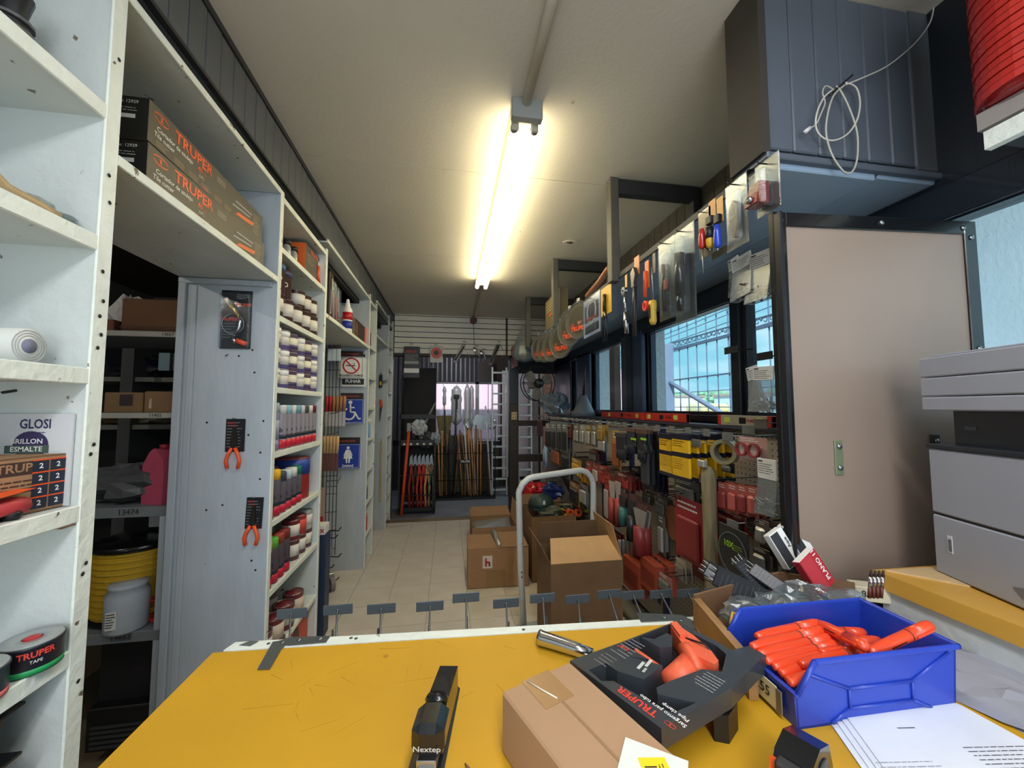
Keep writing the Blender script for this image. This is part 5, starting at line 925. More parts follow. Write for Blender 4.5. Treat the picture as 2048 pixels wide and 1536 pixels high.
t, w, h = hx('pipe_wrench', 'large dark-handled adjustable wrench on an orange card under the canopy', 'wrench', 1262, 1288, 520, 672); MB().box(-.02, .03, -.003, 0, -h * .2, .02, K(206, 130, 76, .4), .001).build('card', t); MB().tube([(.004, -.014, -h * .33), (-.004, -.014, -h * .6), (-.012, -.014, -h * 1.0)], .010, K(44, 40, 40, .35), 10).build('handle', t); MB().prism([(-.02, -h * .15), (.01, -h * .1), (.026, -h * .2), (.012, -h * .3), (.014, -h * .36), (-.012, -h * .36)], -.024, -.006, K(96, 92, 90, .3, metal=.7), 'y').build('jaw', t)
t, w, h = hx('ratchet', 'chrome ratchet handle hanging under the canopy', 'ratchet', 1243, 1266, 548, 668); MB().box(-.014, .01, -.003, 0, -h * .22, .0, K(214, 150, 50, .4), .001).build('card', t); MB().ring(.022, .006, -.02, -.006, CHR, 18, (-.004, -h * .28)).tube([(0, -.012, -h * .36), (.003, -.012, -h * .65)], .006, CHR, 8).build('head', t); MB().cyl((.003, -.012, -h * .64), (.012, -.012, -h * 1.0), .0105, CHR, 10).build('grip', t)
t, w, h = hx('carded_pliers', 'black-handled pliers on a yellow card under the canopy', 'pliers', 1203, 1224, 572, 682); MB().box(-w / 2, w / 2, -.003, 0, -h * .52, 0, K(206, 166, 50, .4), .001).build('card', t); MB().tube([(0, -.012, -h * .15), (0, -.014, -h * .45)], .010, K(50, 46, 44, .35, metal=.5), 8).build('jaws', t)
for sg in (-1, 1): MB().tube([(sg * .004, -.013, -h * .42), (sg * .018, -.013, -h * .6), (sg * .02, -.013, -h)], .007, BKG, 8).build('handle', t)
t, w, h = hx('gauge_pack', 'lilac-edged blister pack with a gauge picture under the canopy', 'pack', 1168, 1201, 592, 670); bl(t, w, h, K(196, 190, 214, .35), .03)
MB().box(-w * .42, w * .42, -.0025, -.0016, -h * .62, -h * .18, K(70, 50, 56, .4)).box(-w * .42, w * .42, -.0026, -.0016, -h * .92, -h * .72, BK).ring(w * .3, w * .22, -.003, -.0024, K(190, 186, 170), 20, (0, -h * .38)).box(-w * .3, w * .3, -.0035, -.003, -h * .6, -h * .52, RED).build('print', t)
p = W(1212, 560, x=1.0); t = thing('hammer_handle', 'curved wooden hammer handle lying on top of the canopy', 'hammer', (.955, p.y, 2.28)); MB().tube([(0, .22, .0), (0, .0, .03), (0, -.12, .06), (0, -.15, .065)], .019, K(150, 96, 66, .4), 10).build('handle', t)
for k, (px, py, r_, col) in enumerate(((1158, 640, 38, (214, 150, 120)), (1141, 655, 38, (196, 90, 50)), (1123, 680, 37, (190, 70, 44)), (1105, 692, 32, (196, 66, 40)), (1092, 695, 30, (120, 96, 70)), (1079, 697, 27, (160, 60, 56)))):
    p = W(px, py, x=.9); rr = abs(W(px, py - r_, x=.9).z - p.z); t = thing('round_pack', 'round clear clamshell of a saw blade under the canopy, %s from the camera side' % ORDN[k], 'pack', (.9, p.y, p.z), -90 + 22)
    MB().ring(rr, rr * .9, -.012, 0, clear('clam_rim', (222, 228, 232), .26, .12, .2), 30).build('rim', t); MB().ring(rr * .9, .001, -.006, -.002, K(62, 60, 52, .4), 30).build('disc', t); MB().ring(rr * .9, rr * .72, -.0065, -.006, K(84, 82, 74, .3), 30).build('blade_edge', t)
    m = MB().text('TRUPER', rr * .33, (0, -.0075, -rr * .45), K(236, 84, 50), bold=.03); emblem(m, rr * .12, (-rr * .45, -.0075, -rr * .2), K(236, 84, 50)); m.text('SET', rr * .2, (rr * .1, -.0075, -rr * .16), K(*col), bold=.02); m.build('lettering', t); MB().box(-.015, .015, -.008, 0, rr * .9, rr * 1.15, clear('clam_rim', (226, 232, 236), .6, .2)).build('hang_tab', t)
p = W(1100, 640, x=.98); t = thing('boxed_tool', 'dark olive box with an orange printed pointer on the far end of the canopy', 'box', (.96, p.y - .15, 2.263)); MB().box(0, .08, -.25, .25, 0, .3, K(104, 92, 66, .5), .002).build('box', t); m = MB().box(-.001, 0, -.05, .12, .12, .14, ORG); lines(m, -.2, .2, .26, 4, .03, (-.001, 0, 0), K(200, 180, 140), '-x', .008); m.build('print', t)
FILM2 = clear('bag_film', (214, 222, 228), .34, .15)
def bagthing(label, px, py0, py1, X, m, sx, seed):
    a, b = W(px, py0, x=X), W(px, py1, x=X); h = a.z - b.z; t = thing('clear_bag', label, 'bag', (X, a.y, a.z), -90); rr = random.Random(seed)
    MB().lathe([(sx * q * rr.uniform(.85, 1.15), z * h) for q, z in ((.15, -0), (.2, -.12), (.5, -.35), (.9, -.6), (1, -.8), (.7, -.95), (.1, -1.0))][::-1], m, 11, smooth=False).build('bag', t); MB().lathe([(sx * .3, -h * .95), (sx * .8, -h * .85), (sx * .7, -h * .6), (sx * .2, -h * .45)], K(150, 156, 160, .3), 9, smooth=False).build('contents', t); return t
bagthing('clear twisted bag of washers hanging at the far end of the canopy', 1048, 648, 725, .93, FILM2, .16, 1)
t, w, h = hx('carded_item', 'small red and clear pack at the very far end of the canopy', 'pack', 1022, 1036, 690, 735, .9); MB().box(-w / 2, w / 2, -.01, 0, -h, 0, K(150, 90, 90, .3), .004).box(-w / 2, w / 2, -.012, -.01, -h * .4, -.02, K(190, 50, 50)).build('pack', t)
# bags of screws with white headers
SCM = K(70, 58, 52, .35, metal=.5); SCL = K(190, 194, 198, .25, metal=.7)
def screwbag(label, pxc, py0, py1, w, X, sm, tilt=0, hdr=.3):
    a, b = W(pxc, py0, x=X), W(pxc, py1, x=X); h = a.z - b.z; t = thing('screw_bag', label, 'bag', (X, a.y, a.z), -90); t.rotation_euler[1] = R(tilt); rr = random.Random(int(pxc))
    MB().box(-w / 2, w / 2, -.004, .002, -h * hdr, 0, PAPER, .001).build('header_card', t); m = MB(); lines(m, -w * .42, w * .4, -h * .1, 5, h * .04, (0, -.0046, 0), INK, '-y', .0018, int(pxc)); m.box(-w * .42, -w * .2, -.0047, -.0042, -h * .06, -h * .035, INK); m.build('lettering', t)
    MB().hexa([(-w * .55, -.02, -h), (w * .55, -.02, -h * .97), (w * .55, .012, -h * .97), (-w * .55, .012, -h)], [(-w * .5, -.002, -h * hdr), (w * .5, -.002, -h * hdr), (w * .5, .001, -h * hdr), (-w * .5, .001, -h * hdr)], FILM2).build('bag', t)
    mb = MB()
    for k in range(46):
        x, z, q, g = rr.uniform(-w * .45, w * .45), -h * rr.uniform(.72, .97), rr.uniform(0, PI), .017
        mb.cyl((x - g * math.cos(q), rr.uniform(-.016, .006), max(-h * 1.0, z - g * math.sin(q) * .7)), (x + g * math.cos(q), rr.uniform(-.016, .006), z + g * math.sin(q) * .7), .0024, sm, 4)
    tag(mb.build('screws', t), kind='stuff'); return t
screwbag('bag of dark screws with a white printed header by the window, left of two', 1482, 512, 600, .085, .98, SCM, -4); screwbag('bag of dark screws with a white printed header next to the black framed board', 1522, 503, 604, .085, .98, SCM, 4)
screwbag('bag of dark screws behind, with a tan header edge', 1466, 517, 595, .05, 1.02, SCM, -8)
screwbag('bag of shiny nails with a white printed header against the window', 1527, 733, 825, .085, 1.04, SCL, 3); screwbag('bag of shiny nails with a brown header turned sideways against the window', 1503, 733, 822, .05, 1.07, SCL, -10)
screwbag('long bag of silver plugs with a white header beside the board, lower', 1534, 918, 1030, .075, 1.03, SCL, 0, .36)
# ================================================================ PEGBOARD DISPLAY
XP = 1.35
PEG = M('pegboard', (176, 168, 158), .6, var=.05, scale=3)
nt_ = PEG.node_tree; n_ = nt_.nodes; l_ = nt_.links; pb_ = n_['Principled BSDF']; old = pb_.inputs['Base Color'].links[0].from_socket
tc_ = n_.new('ShaderNodeTexCoord'); sp_ = n_.new('ShaderNodeSeparateXYZ'); l_.new(tc_.outputs['Object'], sp_.inputs[0]); dd = []
for ax in ('Y', 'Z'):
    a_ = n_.new('ShaderNodeMath'); a_.operation = 'PINGPONG'; a_.inputs[1].default_value = .0127; l_.new(sp_.outputs[ax], a_.inputs[0]); b_ = n_.new('ShaderNodeMath'); b_.operation = 'POWER'; b_.inputs[1].default_value = 2; l_.new(a_.outputs[0], b_.inputs[0]); dd.append(b_)
s_ = n_.new('ShaderNodeMath'); s_.operation = 'ADD'; l_.new(dd[0].outputs[0], s_.inputs[0]); l_.new(dd[1].outputs[0], s_.inputs[1]); q_ = n_.new('ShaderNodeMath'); q_.operation = 'LESS_THAN'; q_.inputs[1].default_value = .0034 ** 2; l_.new(s_.outputs[0], q_.inputs[0])
mx_ = n_.new('ShaderNodeMixRGB'); l_.new(q_.outputs[0], mx_.inputs['Fac']); l_.new(old, mx_.inputs['Color1']); mx_.inputs['Color2'].default_value = rgb((44, 40, 38)); l_.new(mx_.outputs[0], pb_.inputs['Base Color'])
gd = thing('pegboard_stand', 'long beige pegboard display stand with navy uprights under the windows', 'display', (XP, 1.3, 0))
NAV = K(36, 42, 92, .4)
for k in range(4): MB().box(0, .012, .05 + .92 * k, .05 + .92 * k + .89, .12, 1.40, PEG).build('pegboard_panel', gd)
for y in (.03, .42, .93, 1.35, 1.87, 2.79, 3.71): MB().box(-.02, .03, y - .0, y + .05, 0, 1.40, NAV, .003).build('upright', gd)
MB().box(-.03, .05, 0, 3.8, 1.395, 1.412, K(60, 64, 84, .4), .003).build('top_rail', gd); MB().box(-.12, .04, 0, 3.8, .06, .09, K(128, 126, 120, .5), .003).build('base_shelf', gd)
HK = {}
def hook_mesh(L, double=False):
    k = (L, double)
    if k not in HK:
        mb = MB()
        if double: mb.tube([(0, -.02, 0), (-L, -.02, .0), (-L, -.02, -.03), (-L, .02, -.03), (-L, .02, 0), (0, .02, 0)], .003, WIRE, 5)
        else: mb.tube([(0, 0, 0), (-L * .9, 0, 0), (-L, 0, .012)], .0022, STEEL, 5).tube([(0, 0, .04), (-L, 0, .045)], .0022, STEEL, 5).box(-L - .003, -L, -.022, .022, .03, .062, K(110, 112, 112, .5), .001)
        HK[k] = mb
        o = mb.build('hook', gd); HK[k] = o; return o
    return rep(HK[k], 'hook', gd, (0, 0, 0))
def hook(Y, z, L=.25, double=False): hook_mesh(L, double).location = (0, Y - 1.3, z)
for k in range(26): hook(1.5 + .13 * k, 1.345, .25)
# goods on pegs. (label stem, px0, px1, py0, py1, stack, colours...)
def peg(name, label, cat, px0, px1, py0, py1, n, mats, X=1.12, kind='card', step=.03, group=None):
    pm = (px0 + px1) / 2; a, b = W(px0, (py0 + py1) / 2, x=X), W(px1, (py0 + py1) / 2, x=X); zt = W(pm, py0, x=X).z; h = zt - W(pm, py1, x=X).z; w = abs(a.y - b.y); Y = (a.y + b.y) / 2
    for k in range(n):
        lb = label if n == 1 else label + (', frontmost', ', second back', ', third back', ', fourth back', ', fifth back', ', sixth back', ', seventh back', ', eighth back')[k]
        t = thing(name, lb, cat, (X + step * k, Y + .0 * k, zt), -90 + random.uniform(-3, 3), group)
        if kind == 'card':
            MB().box(-w / 2, w / 2, -.003, 0, -h, 0, mats[0], .001).build('card', t)
            if len(mats) > 1: MB().box(-w * .36, w * .36, -.02, -.003, -h * .92, -h * .3, mats[1], .008).build('goods', t)
            if k == 0: m = MB(); lines(m, -w * .4, w * .3, -h * .1, 2, h * .08, (0, -.0036, 0), mats[2] if len(mats) > 2 else WHT, '-y', h * .03, int(px0)); m.build('print', t)
        elif kind == 'sleeve':
            MB().box(-w / 2, w / 2, -.007, .007, -h, 0, K(224, 176, 24, .25, coat=.3), .005).build('sleeve', t); m = MB()
            for z0, z1 in ((0, .12), (.4, .5), (.92, 1.0)): m.box(-w * .502, w * .502, -.0078, .0078, -h * z1, -h * z0, K(32, 30, 44, .3))
            lines(m, -w * .4, w * .3, -h * .17, 3, h * .05, (0, -.0078, 0), K(90, 66, 20), '-y', h * .015, 3); lines(m, -w * .4, w * .2, -h * .56, 5, h * .05, (0, -.0078, 0), K(140, 100, 20), '-y', h * .012, 4); m.build('print', t)
        elif kind == 'glove':
            mb = MB()
            for q in range(4): mb.tube([(-w * .3 + q * w * .2, -.012, -h * .55), (-w * .32 + q * w * .21, -.014, -h * (.95 - .05 * abs(q - 1.5)))], w * .1, mats[0], 7, r1=w * .07)
            mb.tube([(w * .35, -.012, -h * .4), (w * .5, -.014, -h * .65)], w * .1, mats[0], 7); mb.box(-w * .4, w * .4, -.024, .0, -h * .6, -h * .08, mats[0], .01); mb.build('glove', t); MB().box(-w * .42, w * .42, -.026, .002, -h * .14, 0, mats[1], .002).build('header', t)
        elif kind == 'tool':
            MB().tube([(0, -.012, -h * .45), (0, -.014, -h)], w * .28, mats[0], 8).build('handle', t); MB().prism([(-w * .5, -h * .12), (w * .5, -h * .12), (w * .25, -h * .5), (-w * .25, -h * .5)], -.014, -.006, mats[1], 'y').build('blade', t); MB().box(-w * .45, w * .45, -.004, 0, -h * .12, 0, mats[2] if len(mats) > 2 else K(90, 60, 60)).build('header', t)
        elif kind == 'disc':
            MB().ring(w / 2, .001, -.008, 0, mats[0], 30, (0, -h * .55)).build('disc', t); MB().box(-w / 2, w / 2, -.004, 0, -h, 0, mats[1], .001).build('card', t)
        elif kind == 'box': MB().box(-w / 2, w / 2, -.0, .05, -h, 0, mats[0], .002).build('box', t); MB().box(-w * .4, w * .4, -.001, 0, -h * .8, -h * .3, mats[1]).build('print', t)
    return t, w, h
DRK = K(44, 46, 50, .35); GY = K(120, 122, 122, .35, metal=.3); SLV = K(176, 178, 176, .3, metal=.4); BRD = K(86, 46, 46, .4)
for k in range(4): peg('pouch_pack', 'narrow clear pouch with a dark fitting, %s from the far top end' % ORDN[k], 'pack', 1092 + 11 * k, 1102 + 11 * k, 846, 898 + 2 * k, 2, (K(120, 126, 126, .25), DRK), 1.1)
peg('cable_pack', 'dark red carded pack with a white sticker on the top pegs', 'pack', 1132, 1147, 848, 878, 2, (BRD, BRD)); 
for k in range(4): peg('hardware_pack', 'silver hardware pack on the top pegs, %s after the dark red one' % ORDN[k], 'pack', 1149 + 12 * k, 1159 + 12 * k, 850, 885 + 3 * k, 3, ((GY, SLV, K(130, 110, 60, .4), GY)[k], SLV))
peg('brush_pack', 'yellow-brown brush pack on the top pegs', 'pack', 1196, 1210, 850, 884, 2, (K(160, 130, 60, .5), K(140, 110, 50, .7))); peg('hinge_pack', 'blue-grey hinge pack below the brush pack', 'pack', 1198, 1214, 872, 904, 1, (K(90, 104, 116, .4), SLV))
peg('strap_pack', 'tall tan carded pack with a red spot at the middle of the top pegs', 'pack', 1226, 1243, 862, 938, 1, (K(166, 122, 62, .5), K(150, 84, 50, .5))); 
peg('work_gloves', 'black and grey work glove hanging at the middle of the top pegs', 'gloves', 1236, 1258, 866, 925, 2, (K(30, 34, 44, .7), K(60, 60, 64, .5)), 1.08, 'glove')
peg('work_gloves', 'dark glove pack with a lime green stripe, left of two', 'gloves', 1257, 1277, 856, 912, 2, (K(36, 38, 46, .7), K(96, 70, 60, .5)), 1.08, 'glove'); peg('work_gloves', 'dark glove pack with a lime green stripe, right of two', 'gloves', 1278, 1298, 858, 930, 2, (K(34, 36, 42, .7), K(90, 66, 58, .5)), 1.08, 'glove')
for k in range(2): p = W(1267 + 20 * k, 876, x=1.05); t = thing('lime_tag', ('lime green tag on the left dark glove pack', 'lime green tag on the right dark glove pack')[k], 'tag', (1.05, p.y, p.z), -90); MB().box(-.03, .03, -.002, 0, -.012, .0, K(150, 200, 50, .4)).build('tag', t)
peg('kneepad_pack', 'tall dark pack with ribbed straps next to the yellow sleeves', 'pack', 1283, 1306, 862, 978, 2, (K(38, 38, 46, .4), K(56, 58, 66, .5)), 1.1); peg('apron_pack', 'navy folded apron pack behind the yellow sleeves', 'pack', 1300, 1326, 870, 985, 2, (K(34, 36, 64, .6), K(36, 38, 70, .6)), 1.16)
peg('yellow_sleeve', 'yellow and black glove sleeve on the left peg of two', 'pack', 1320, 1347, 868, 950, 4, None, 1.06, 'sleeve', .045); peg('yellow_sleeve', 'yellow and black glove sleeve on the right peg of two', 'pack', 1347, 1380, 868, 960, 6, None, 1.04, 'sleeve', .042)
p = W(1452, 903, x=1.1); t = thing('tape_roll', 'roll of brass-coloured tape in a clear pack on the upper pegs', 'tape', (1.1, p.y, p.z), -60); MB().ring(.05, .036, -.03, .015, K(176, 164, 128, .25, metal=.5), 28).build('roll', t); MB().ring(.036, .033, -.028, .012, K(90, 84, 70, .5), 28).build('core', t)
t, w, h = peg('goggles_pack', 'clear pack of safety goggles on the upper pegs', 'goggles', 1480, 1536, 874, 925, 1, (K(186, 150, 146, .35), K(216, 200, 196, .25)), 1.08)
for sg in (-1, 1): MB().ring(w * .2, w * .15, -.03, -.02, K(150, 60, 64, .3), 16, (sg * w * .22, -h * .5), 'y', 1.1).build('lens_rim', t)
peg('fitting_pack', 'dark carded fitting under the tape roll', 'pack', 1444, 1470, 925, 945, 1, (DRK, GY), 1.15)
# second level
t = thing('mop_head', 'pale blue and white mop heads bagged at the far end of the stand', 'mop', tuple(W(1093, 888, x=1.1)), -90)
for k in range(9): MB().tube([(0, 0, 0), (-.05 + .0125 * k, -.02, -.1), (-.055 + .014 * k, -.015, -.27 + .01 * abs(k - 4))], .017, K(196, 208, 226, .8) if k % 2 else K(150, 176, 214, .8), 6).build('strand_bundle', t)
peg('hook_pack', 'small orange and black pack beside the mop heads', 'pack', 1104, 1122, 890, 930, 1, (K(110, 80, 50, .5), K(150, 90, 60, .5))); peg('hardware_pack', 'clear pack of dark hooks in the second row, left', 'pack', 1122, 1142, 895, 955, 2, (GY, DRK)); t, w, h = peg('sponge_pack', 'ochre yellow sponge pack in the second row', 'sponge', 1143, 1164, 918, 952, 1, (K(176, 132, 50, .7), K(190, 146, 60, .8)))
for k in range(3): peg('clip_pack', 'red and white clip pack, %s from the left in the second row' % ORDN[k], 'pack', 1172 + 14 * k, 1186 + 14 * k, 925 + 4 * k, 960 + 4 * k, 2, (K(140, 66, 60, .4), K(176, 166, 156, .4) if k % 2 else K(156, 60, 52, .4)))
for k in range(3): peg('plier_pack', 'long red and white pliers pack, %s from the left' % ORDN[k], 'pliers', 1210 + 12 * k, 1221 + 12 * k, 952, 1042 + 5 * k, 2, (K(160, 62, 54, .4), K(170, 160, 154, .4), K(100, 44, 44, .4)), 1.1, 'tool' if k else 'card')
peg('red_grip_pack', 'cluster of small red grips in the second row', 'pack', 1236, 1262, 948, 978, 4, (K(130, 52, 50, .4), K(150, 52, 48, .4)))
for k in range(3): peg('scraper', ('teal and grey brush', 'black-bladed trowel', 'dark red handled scraper with a steel blade')[k] + ' hanging in the third row', 'tool', (1242, 1258, 1272)[k], (1256, 1274, 1296)[k], (985, 990, 1008)[k], (1050, 1080, 1108)[k], 2, ((K(60, 110, 104, .5), DRK), (DRK, K(50, 46, 50, .5)), (K(136, 50, 52, .4), SLV))[k], 1.1, 'tool')
for k in range(4): p = W(1240 + 8 * k, 1085, x=1.12); t = thing('glue_tube', 'small silver tube with a red tip, %s from the left low on the stand' % ORDN[k], 'tube', (1.12, p.y, p.z - .08)); MB().lathe([(.014, 0), (.014, .09), (.01, .1)], SLV, 10).lathe([(.006, .1), (.004, .13)], RED, 8).build('tube', t)
for k in range(2):
    t, w, h = peg('orange_coil_pack', ('orange boxed coil pack low on the stand, left of two', 'orange boxed coil pack low on the stand, right of two')[k], 'pack', 1246 + 34 * k, 1279 + 34 * k, 1122, 1182, 2, (K(160, 72, 52, .4), K(124, 54, 44, .4)), 1.08, 'box', .07); MB().ring(w * .36, w * .26, -.015, -.002, ORG, 20, (0, -h * .55)).build('coil', t)
peg('blue_print_pack', 'pale printed pack low behind the orange coil packs', 'pack', 1318, 1345, 1150, 1185, 1, (K(150, 110, 110, .4), GY), 1.1)
t, w, h = peg('red_tool_bag', 'large dark red printed pack in the third row', 'pack', 1352, 1412, 1000, 1125, 2, (K(150, 46, 52, .4), K(130, 40, 46, .45)), 1.12, 'card', .06); peg('blade_card', 'tan disc on a dark card left of the large red pack', 'pack', 1330, 1368, 1010, 1075, 1, (K(140, 90, 64, .5), K(60, 50, 50, .4)), 1.2, 'disc')
peg('square_frame', 'grey-green steel square pack above the large red pack', 'tool', 1350, 1400, 960, 1010, 1, (K(84, 92, 84, .4), GY), 1.14)
for k in range(4): peg('pink_pack', 'pinkish red clamshell pack, %s from the left in the near middle row' % ORDN[k], 'pack', 1438 + 20 * k, 1458 + 20 * k, 965 + 3 * k, 1022 + 4 * k, 2, (K(176, 90, 84, .35), K(196, 100, 92, .35) if k % 2 else K(150, 60, 64, .35)), 1.12)
for k in range(3): peg('red_pack', 'red carded pack, %s from the left in the near lower row' % ORDN[k], 'pack', 1436 + 30 * k, 1464 + 30 * k, 1030, 1070, 2, (K(166, 50, 48, .4), K(70, 60, 62, .4)), 1.18)
t, w, h = peg('disc_pack', 'round black disc pack reading 10X and 5 1/2', 'disc', 1440, 1500, 1056, 1150, 1, (K(34, 36, 38, .35), K(40, 40, 42, .4)), 1.02, 'disc'); m = MB().text('10X', w * .2, (-w * .12, -.009, -h * .38), K(150, 200, 50), bold=.03).text('5 1/2"', w * .17, (w * .18, -.009, -h * .72), WHT, bold=.02).ring(w * .5, w * .47, -.0095, -.008, K(90, 94, 98), 30, (0, -h * .55)); lines(m, 0, w * .35, -h * .36, 3, h * .05, (0, -.009, 0), K(130, 170, 60), '-y', h * .015); m.build('print', t)
extra = [('grey_pack', 'grey clamshell pack beside the weathered stake', 1392, 1414, 930, 985, (K(96, 98, 98, .35), GY), 1.2), ('red_pouch', 'dark red pouch low behind the weathered stake', 1386, 1420, 1070, 1160, (K(112, 44, 48, .4), K(92, 40, 44, .4)), 1.2), ('white_slip', 'white printed slip pack low on the stand', 1352, 1374, 1118, 1160, (K(176, 170, 164, .5), K(150, 146, 142, .4)), 1.2),
 ('fitting_pack', 'dark green and black pack under the orange coil packs', 1300, 1322, 1170, 1200, (K(60, 66, 62, .4), GY), 1.15), ('maroon_pack', 'maroon pack between the pliers and the orange coil packs', 1216, 1238, 1062, 1104, (K(96, 46, 48, .4), DRK), 1.16), ('bracket_pack', 'silver bracket pack at the right of the red carded packs', 1512, 1540, 1040, 1090, (K(110, 96, 94, .35), SLV), 1.12),
 ('hinge_pack', 'black hinge pack under the silver bracket pack', 1508, 1540, 1096, 1140, (K(56, 52, 52, .4), GY), 1.1), ('film_pack', 'clear and grey film pack under the navy apron pack', 1310, 1336, 996, 1030, (K(126, 122, 118, .3), GY), 1.2), ('saw_pack', 'long grey blade pack left of the large red pack', 1318, 1332, 1030, 1110, (K(104, 100, 98, .35), SLV), 1.18),
 ('lamp_pack', 'amber and black pack under the sponge pack', 1140, 1160, 965, 1010, (K(130, 96, 50, .5), DRK), 1.14), ('socket_pack', 'grey socket pack in the second row near the clip packs', 1160, 1176, 968, 1010, (GY, SLV), 1.16), ('knife_pack', 'small red and grey knife pack over the clip packs', 1180, 1196, 900, 922, (K(120, 60, 56, .4), GY), 1.18),
 ('tester_pack', 'dark tester pack next to the cluster of red grips', 1264, 1282, 935, 975, (DRK, K(110, 60, 50, .4)), 1.2), ('valve_pack', 'olive valve pack under the dark tester pack', 1286, 1306, 985, 1008, (K(88, 88, 70, .4), GY), 1.22)]
for nm_, lb_, a0_, a1_, b0_, b1_, mm_, X_ in extra: peg(nm_, lb_, 'pack', a0_, a1_, b0_, b1_, 2, mm_, X_)
for k in range(16):
    px, py = ((1128, 915), (1150, 905), (1170, 930), (1190, 925), (1205, 940), (1225, 935), (1250, 950), (1268, 955), (1290, 975), (1310, 985), (1335, 992), (1355, 985), (1300, 1120), (1315, 1135), (1330, 1150), (1500, 1040))[k]; p = W(px, py, x=1.1); hook(p.y, p.z, .25, True)
for k, (px, py) in enumerate(((1395, 885), (1458, 872), (1500, 858), (1525, 846), (1410, 958), (1460, 1138), (1485, 1132), (1468, 1047))): p = W(px, py, x=1.08); t = thing('hook_label', 'blank grey label plate on a near stand peg, %s from the top' % ORDN[k], 'label', (1.075, p.y, p.z), -90); MB().box(-.03, .03, -.003, 0, -.02, .014, K(104, 108, 108, .5), .002).build('plate', t); MB().cyl((0, 0, 0), (0, .26, -.0), .0022, STEEL, 5).build('stem', t)
# back-lit T hooks against the window
for k, (px, py, ln) in enumerate(((1462, 700, .04), (1530, 712, .04))): p = W(px, py, x=1.1); t = thing('hook_label', ('dark label plate silhouetted against the window, left one', 'dark label plate silhouetted against the window by the board')[k], 'label', (1.1, p.y, p.z), -90); MB().box(-.035, .035, -.003, 0, -.014, .014, DRK, .002).build('plate', t); MB().cyl((0, 0, 0), (.09, .02, -.01), .003, WIRE, 6).build('stem', t)
# spirit levels on the top rail
for k, (px0, px1, z0, X, c, lb) in enumerate(((1206, 1300, 1.413, 1.36, K(206, 52, 40, .4), 'red box spirit level farther back on the stand top'), (1286, 1376, 1.413, 1.33, K(206, 52, 40, .4), 'red box spirit level in the middle of the stand top'), (1440, 1548, 1.413, 1.345, K(176, 168, 158, .4), 'grey spirit level with red ends on the near stand top'))):
    ya, yb_ = W(px1, 840, x=X).y, W(px0, 840, x=X).y; L = yb_ - ya; t = thing('spirit_level', lb, 'level', (X, ya, z0)); MB().box(-.012, .012, 0, L, 0, .05, c, .003).build('body', t)
    for f in (0, .93): MB().box(-.0135, .0135, L * f, L * (f + .07), -.0, .0505, K(206, 52, 40, .4), .002).build('end_cap', t)
    for f in (.2, .5, .8): MB().box(-.0145, .0145, L * f - .022, L * f + .022, .01, .042, K(214, 226, 110, .2) if f != .5 else BK, .004).build('vial', t)
    MB().text('TRUPER', .018, (-.0125, L * .35, .025), BK if k < 2 else RED, '-x', .02).build('lettering', t)
# cone and wrapped tool on the far end
p = W(1165, 822, x=1.35); t = thing('cone_brush', 'grey cone with a dark spike standing on the far stand top', 'cone', (1.36, p.y, 1.413)); MB().lathe([(.13, 0), (.1, .06), (.03, .22)], K(120, 126, 134, .4), 16).build('cone', t); MB().cyl((.0, 0, .16), (-.02, -.14, .5), .018, K(40, 42, 50, .5), 8, r1=.006).build('spike', t)
p = W(1112, 830, x=1.3); o = crumple('wrapped_tool', 'machine wrapped in wrinkled clear plastic on the far stand top', (1.28, p.y, 1.413), .17, .3, .13, clear('wrap_film', (170, 190, 208), .6, .1), 77)
t = thing('pouch_hang', 'dark red pouch in plastic hanging at the far stand end', 'pouch', tuple(W(1083, 840, x=1.15)), -90); MB().box(-.08, .08, -.04, 0, -.2, .0, K(70, 40, 44, .5), .01).build('pouch', t)
# wooden stick
t = thing('wooden_club', 'old weathered wooden stake with a rounded top in front of the stand', 'stake', (1.08, 1.47, 0)); WD = M('weathered_wood', (150, 138, 106), .7, col2=(112, 100, 74), scale=10, stretch=(8, 8, .7), bump=.3, bscale=40)
MB().lathe([(.024, 0), (.026, .4), (.028, 1.0), (.03, 1.2), (.028, 1.235), (.016, 1.25), (0, 1.254)], WD, 16).build('stake', t)
t = thing('cable_ties', 'silver tip of a sprayer behind the yellow sleeves', 'sprayer', tuple(W(1405, 925, x=1.05)), -90); MB().box(-.02, .02, -.01, .01, -.02, .01, SLV, .004).build('head', t)
# ================================================================ FLOOR: CARTONS, HAND TRUCK
def carton(name, label, x0, x1, y0, y1, h, m, rz=0, flaps=(), inner=None, th=.005, z=0):
    t = thing(name, label, 'box', (x0, y0, z + .001), rz); w, d = x1 - x0, y1 - y0
    mb = MB().box(0, w, 0, th, 0, h, m).box(0, w, d - th, d, 0, h, m).box(0, th, th, d - th, 0, h, m).box(w - th, w, th, d - th, 0, h, m).box(0, w, 0, d, 0, th, m); mb.build('box', t)
    if inner: inner(t, w, d, h)
    for (side, length, up, skew) in flaps:
        a = R(up); c, s = math.cos(a) * length, math.sin(a) * length
        if side == 'front': q = [(0, 0, h), (w, 0, h), (w - skew, c, h + s), (skew, c, h + s)]
        if side == 'back': q = [(0, d, h), (w, d, h), (w - skew, d - c, h + s), (skew, d - c, h + s)]
        if side == 'left': q = [(0, 0, h), (0, d, h), (c, d - skew, h + s), (c, skew, h + s)]
        if side == 'right': q = [(w, 0, h), (w, d, h), (w - c, d - skew, h + s), (w - c, skew, h + s)]
        q = [Vector(v) for v in q]; n = (q[1] - q[0]).cross(q[3] - q[0]).normalized() * .004
        MB().hexa([tuple(v) for v in q], [tuple(v + n) for v in q], CARDL if side in ('front', 'right') else m).build('flap', t)
    return t
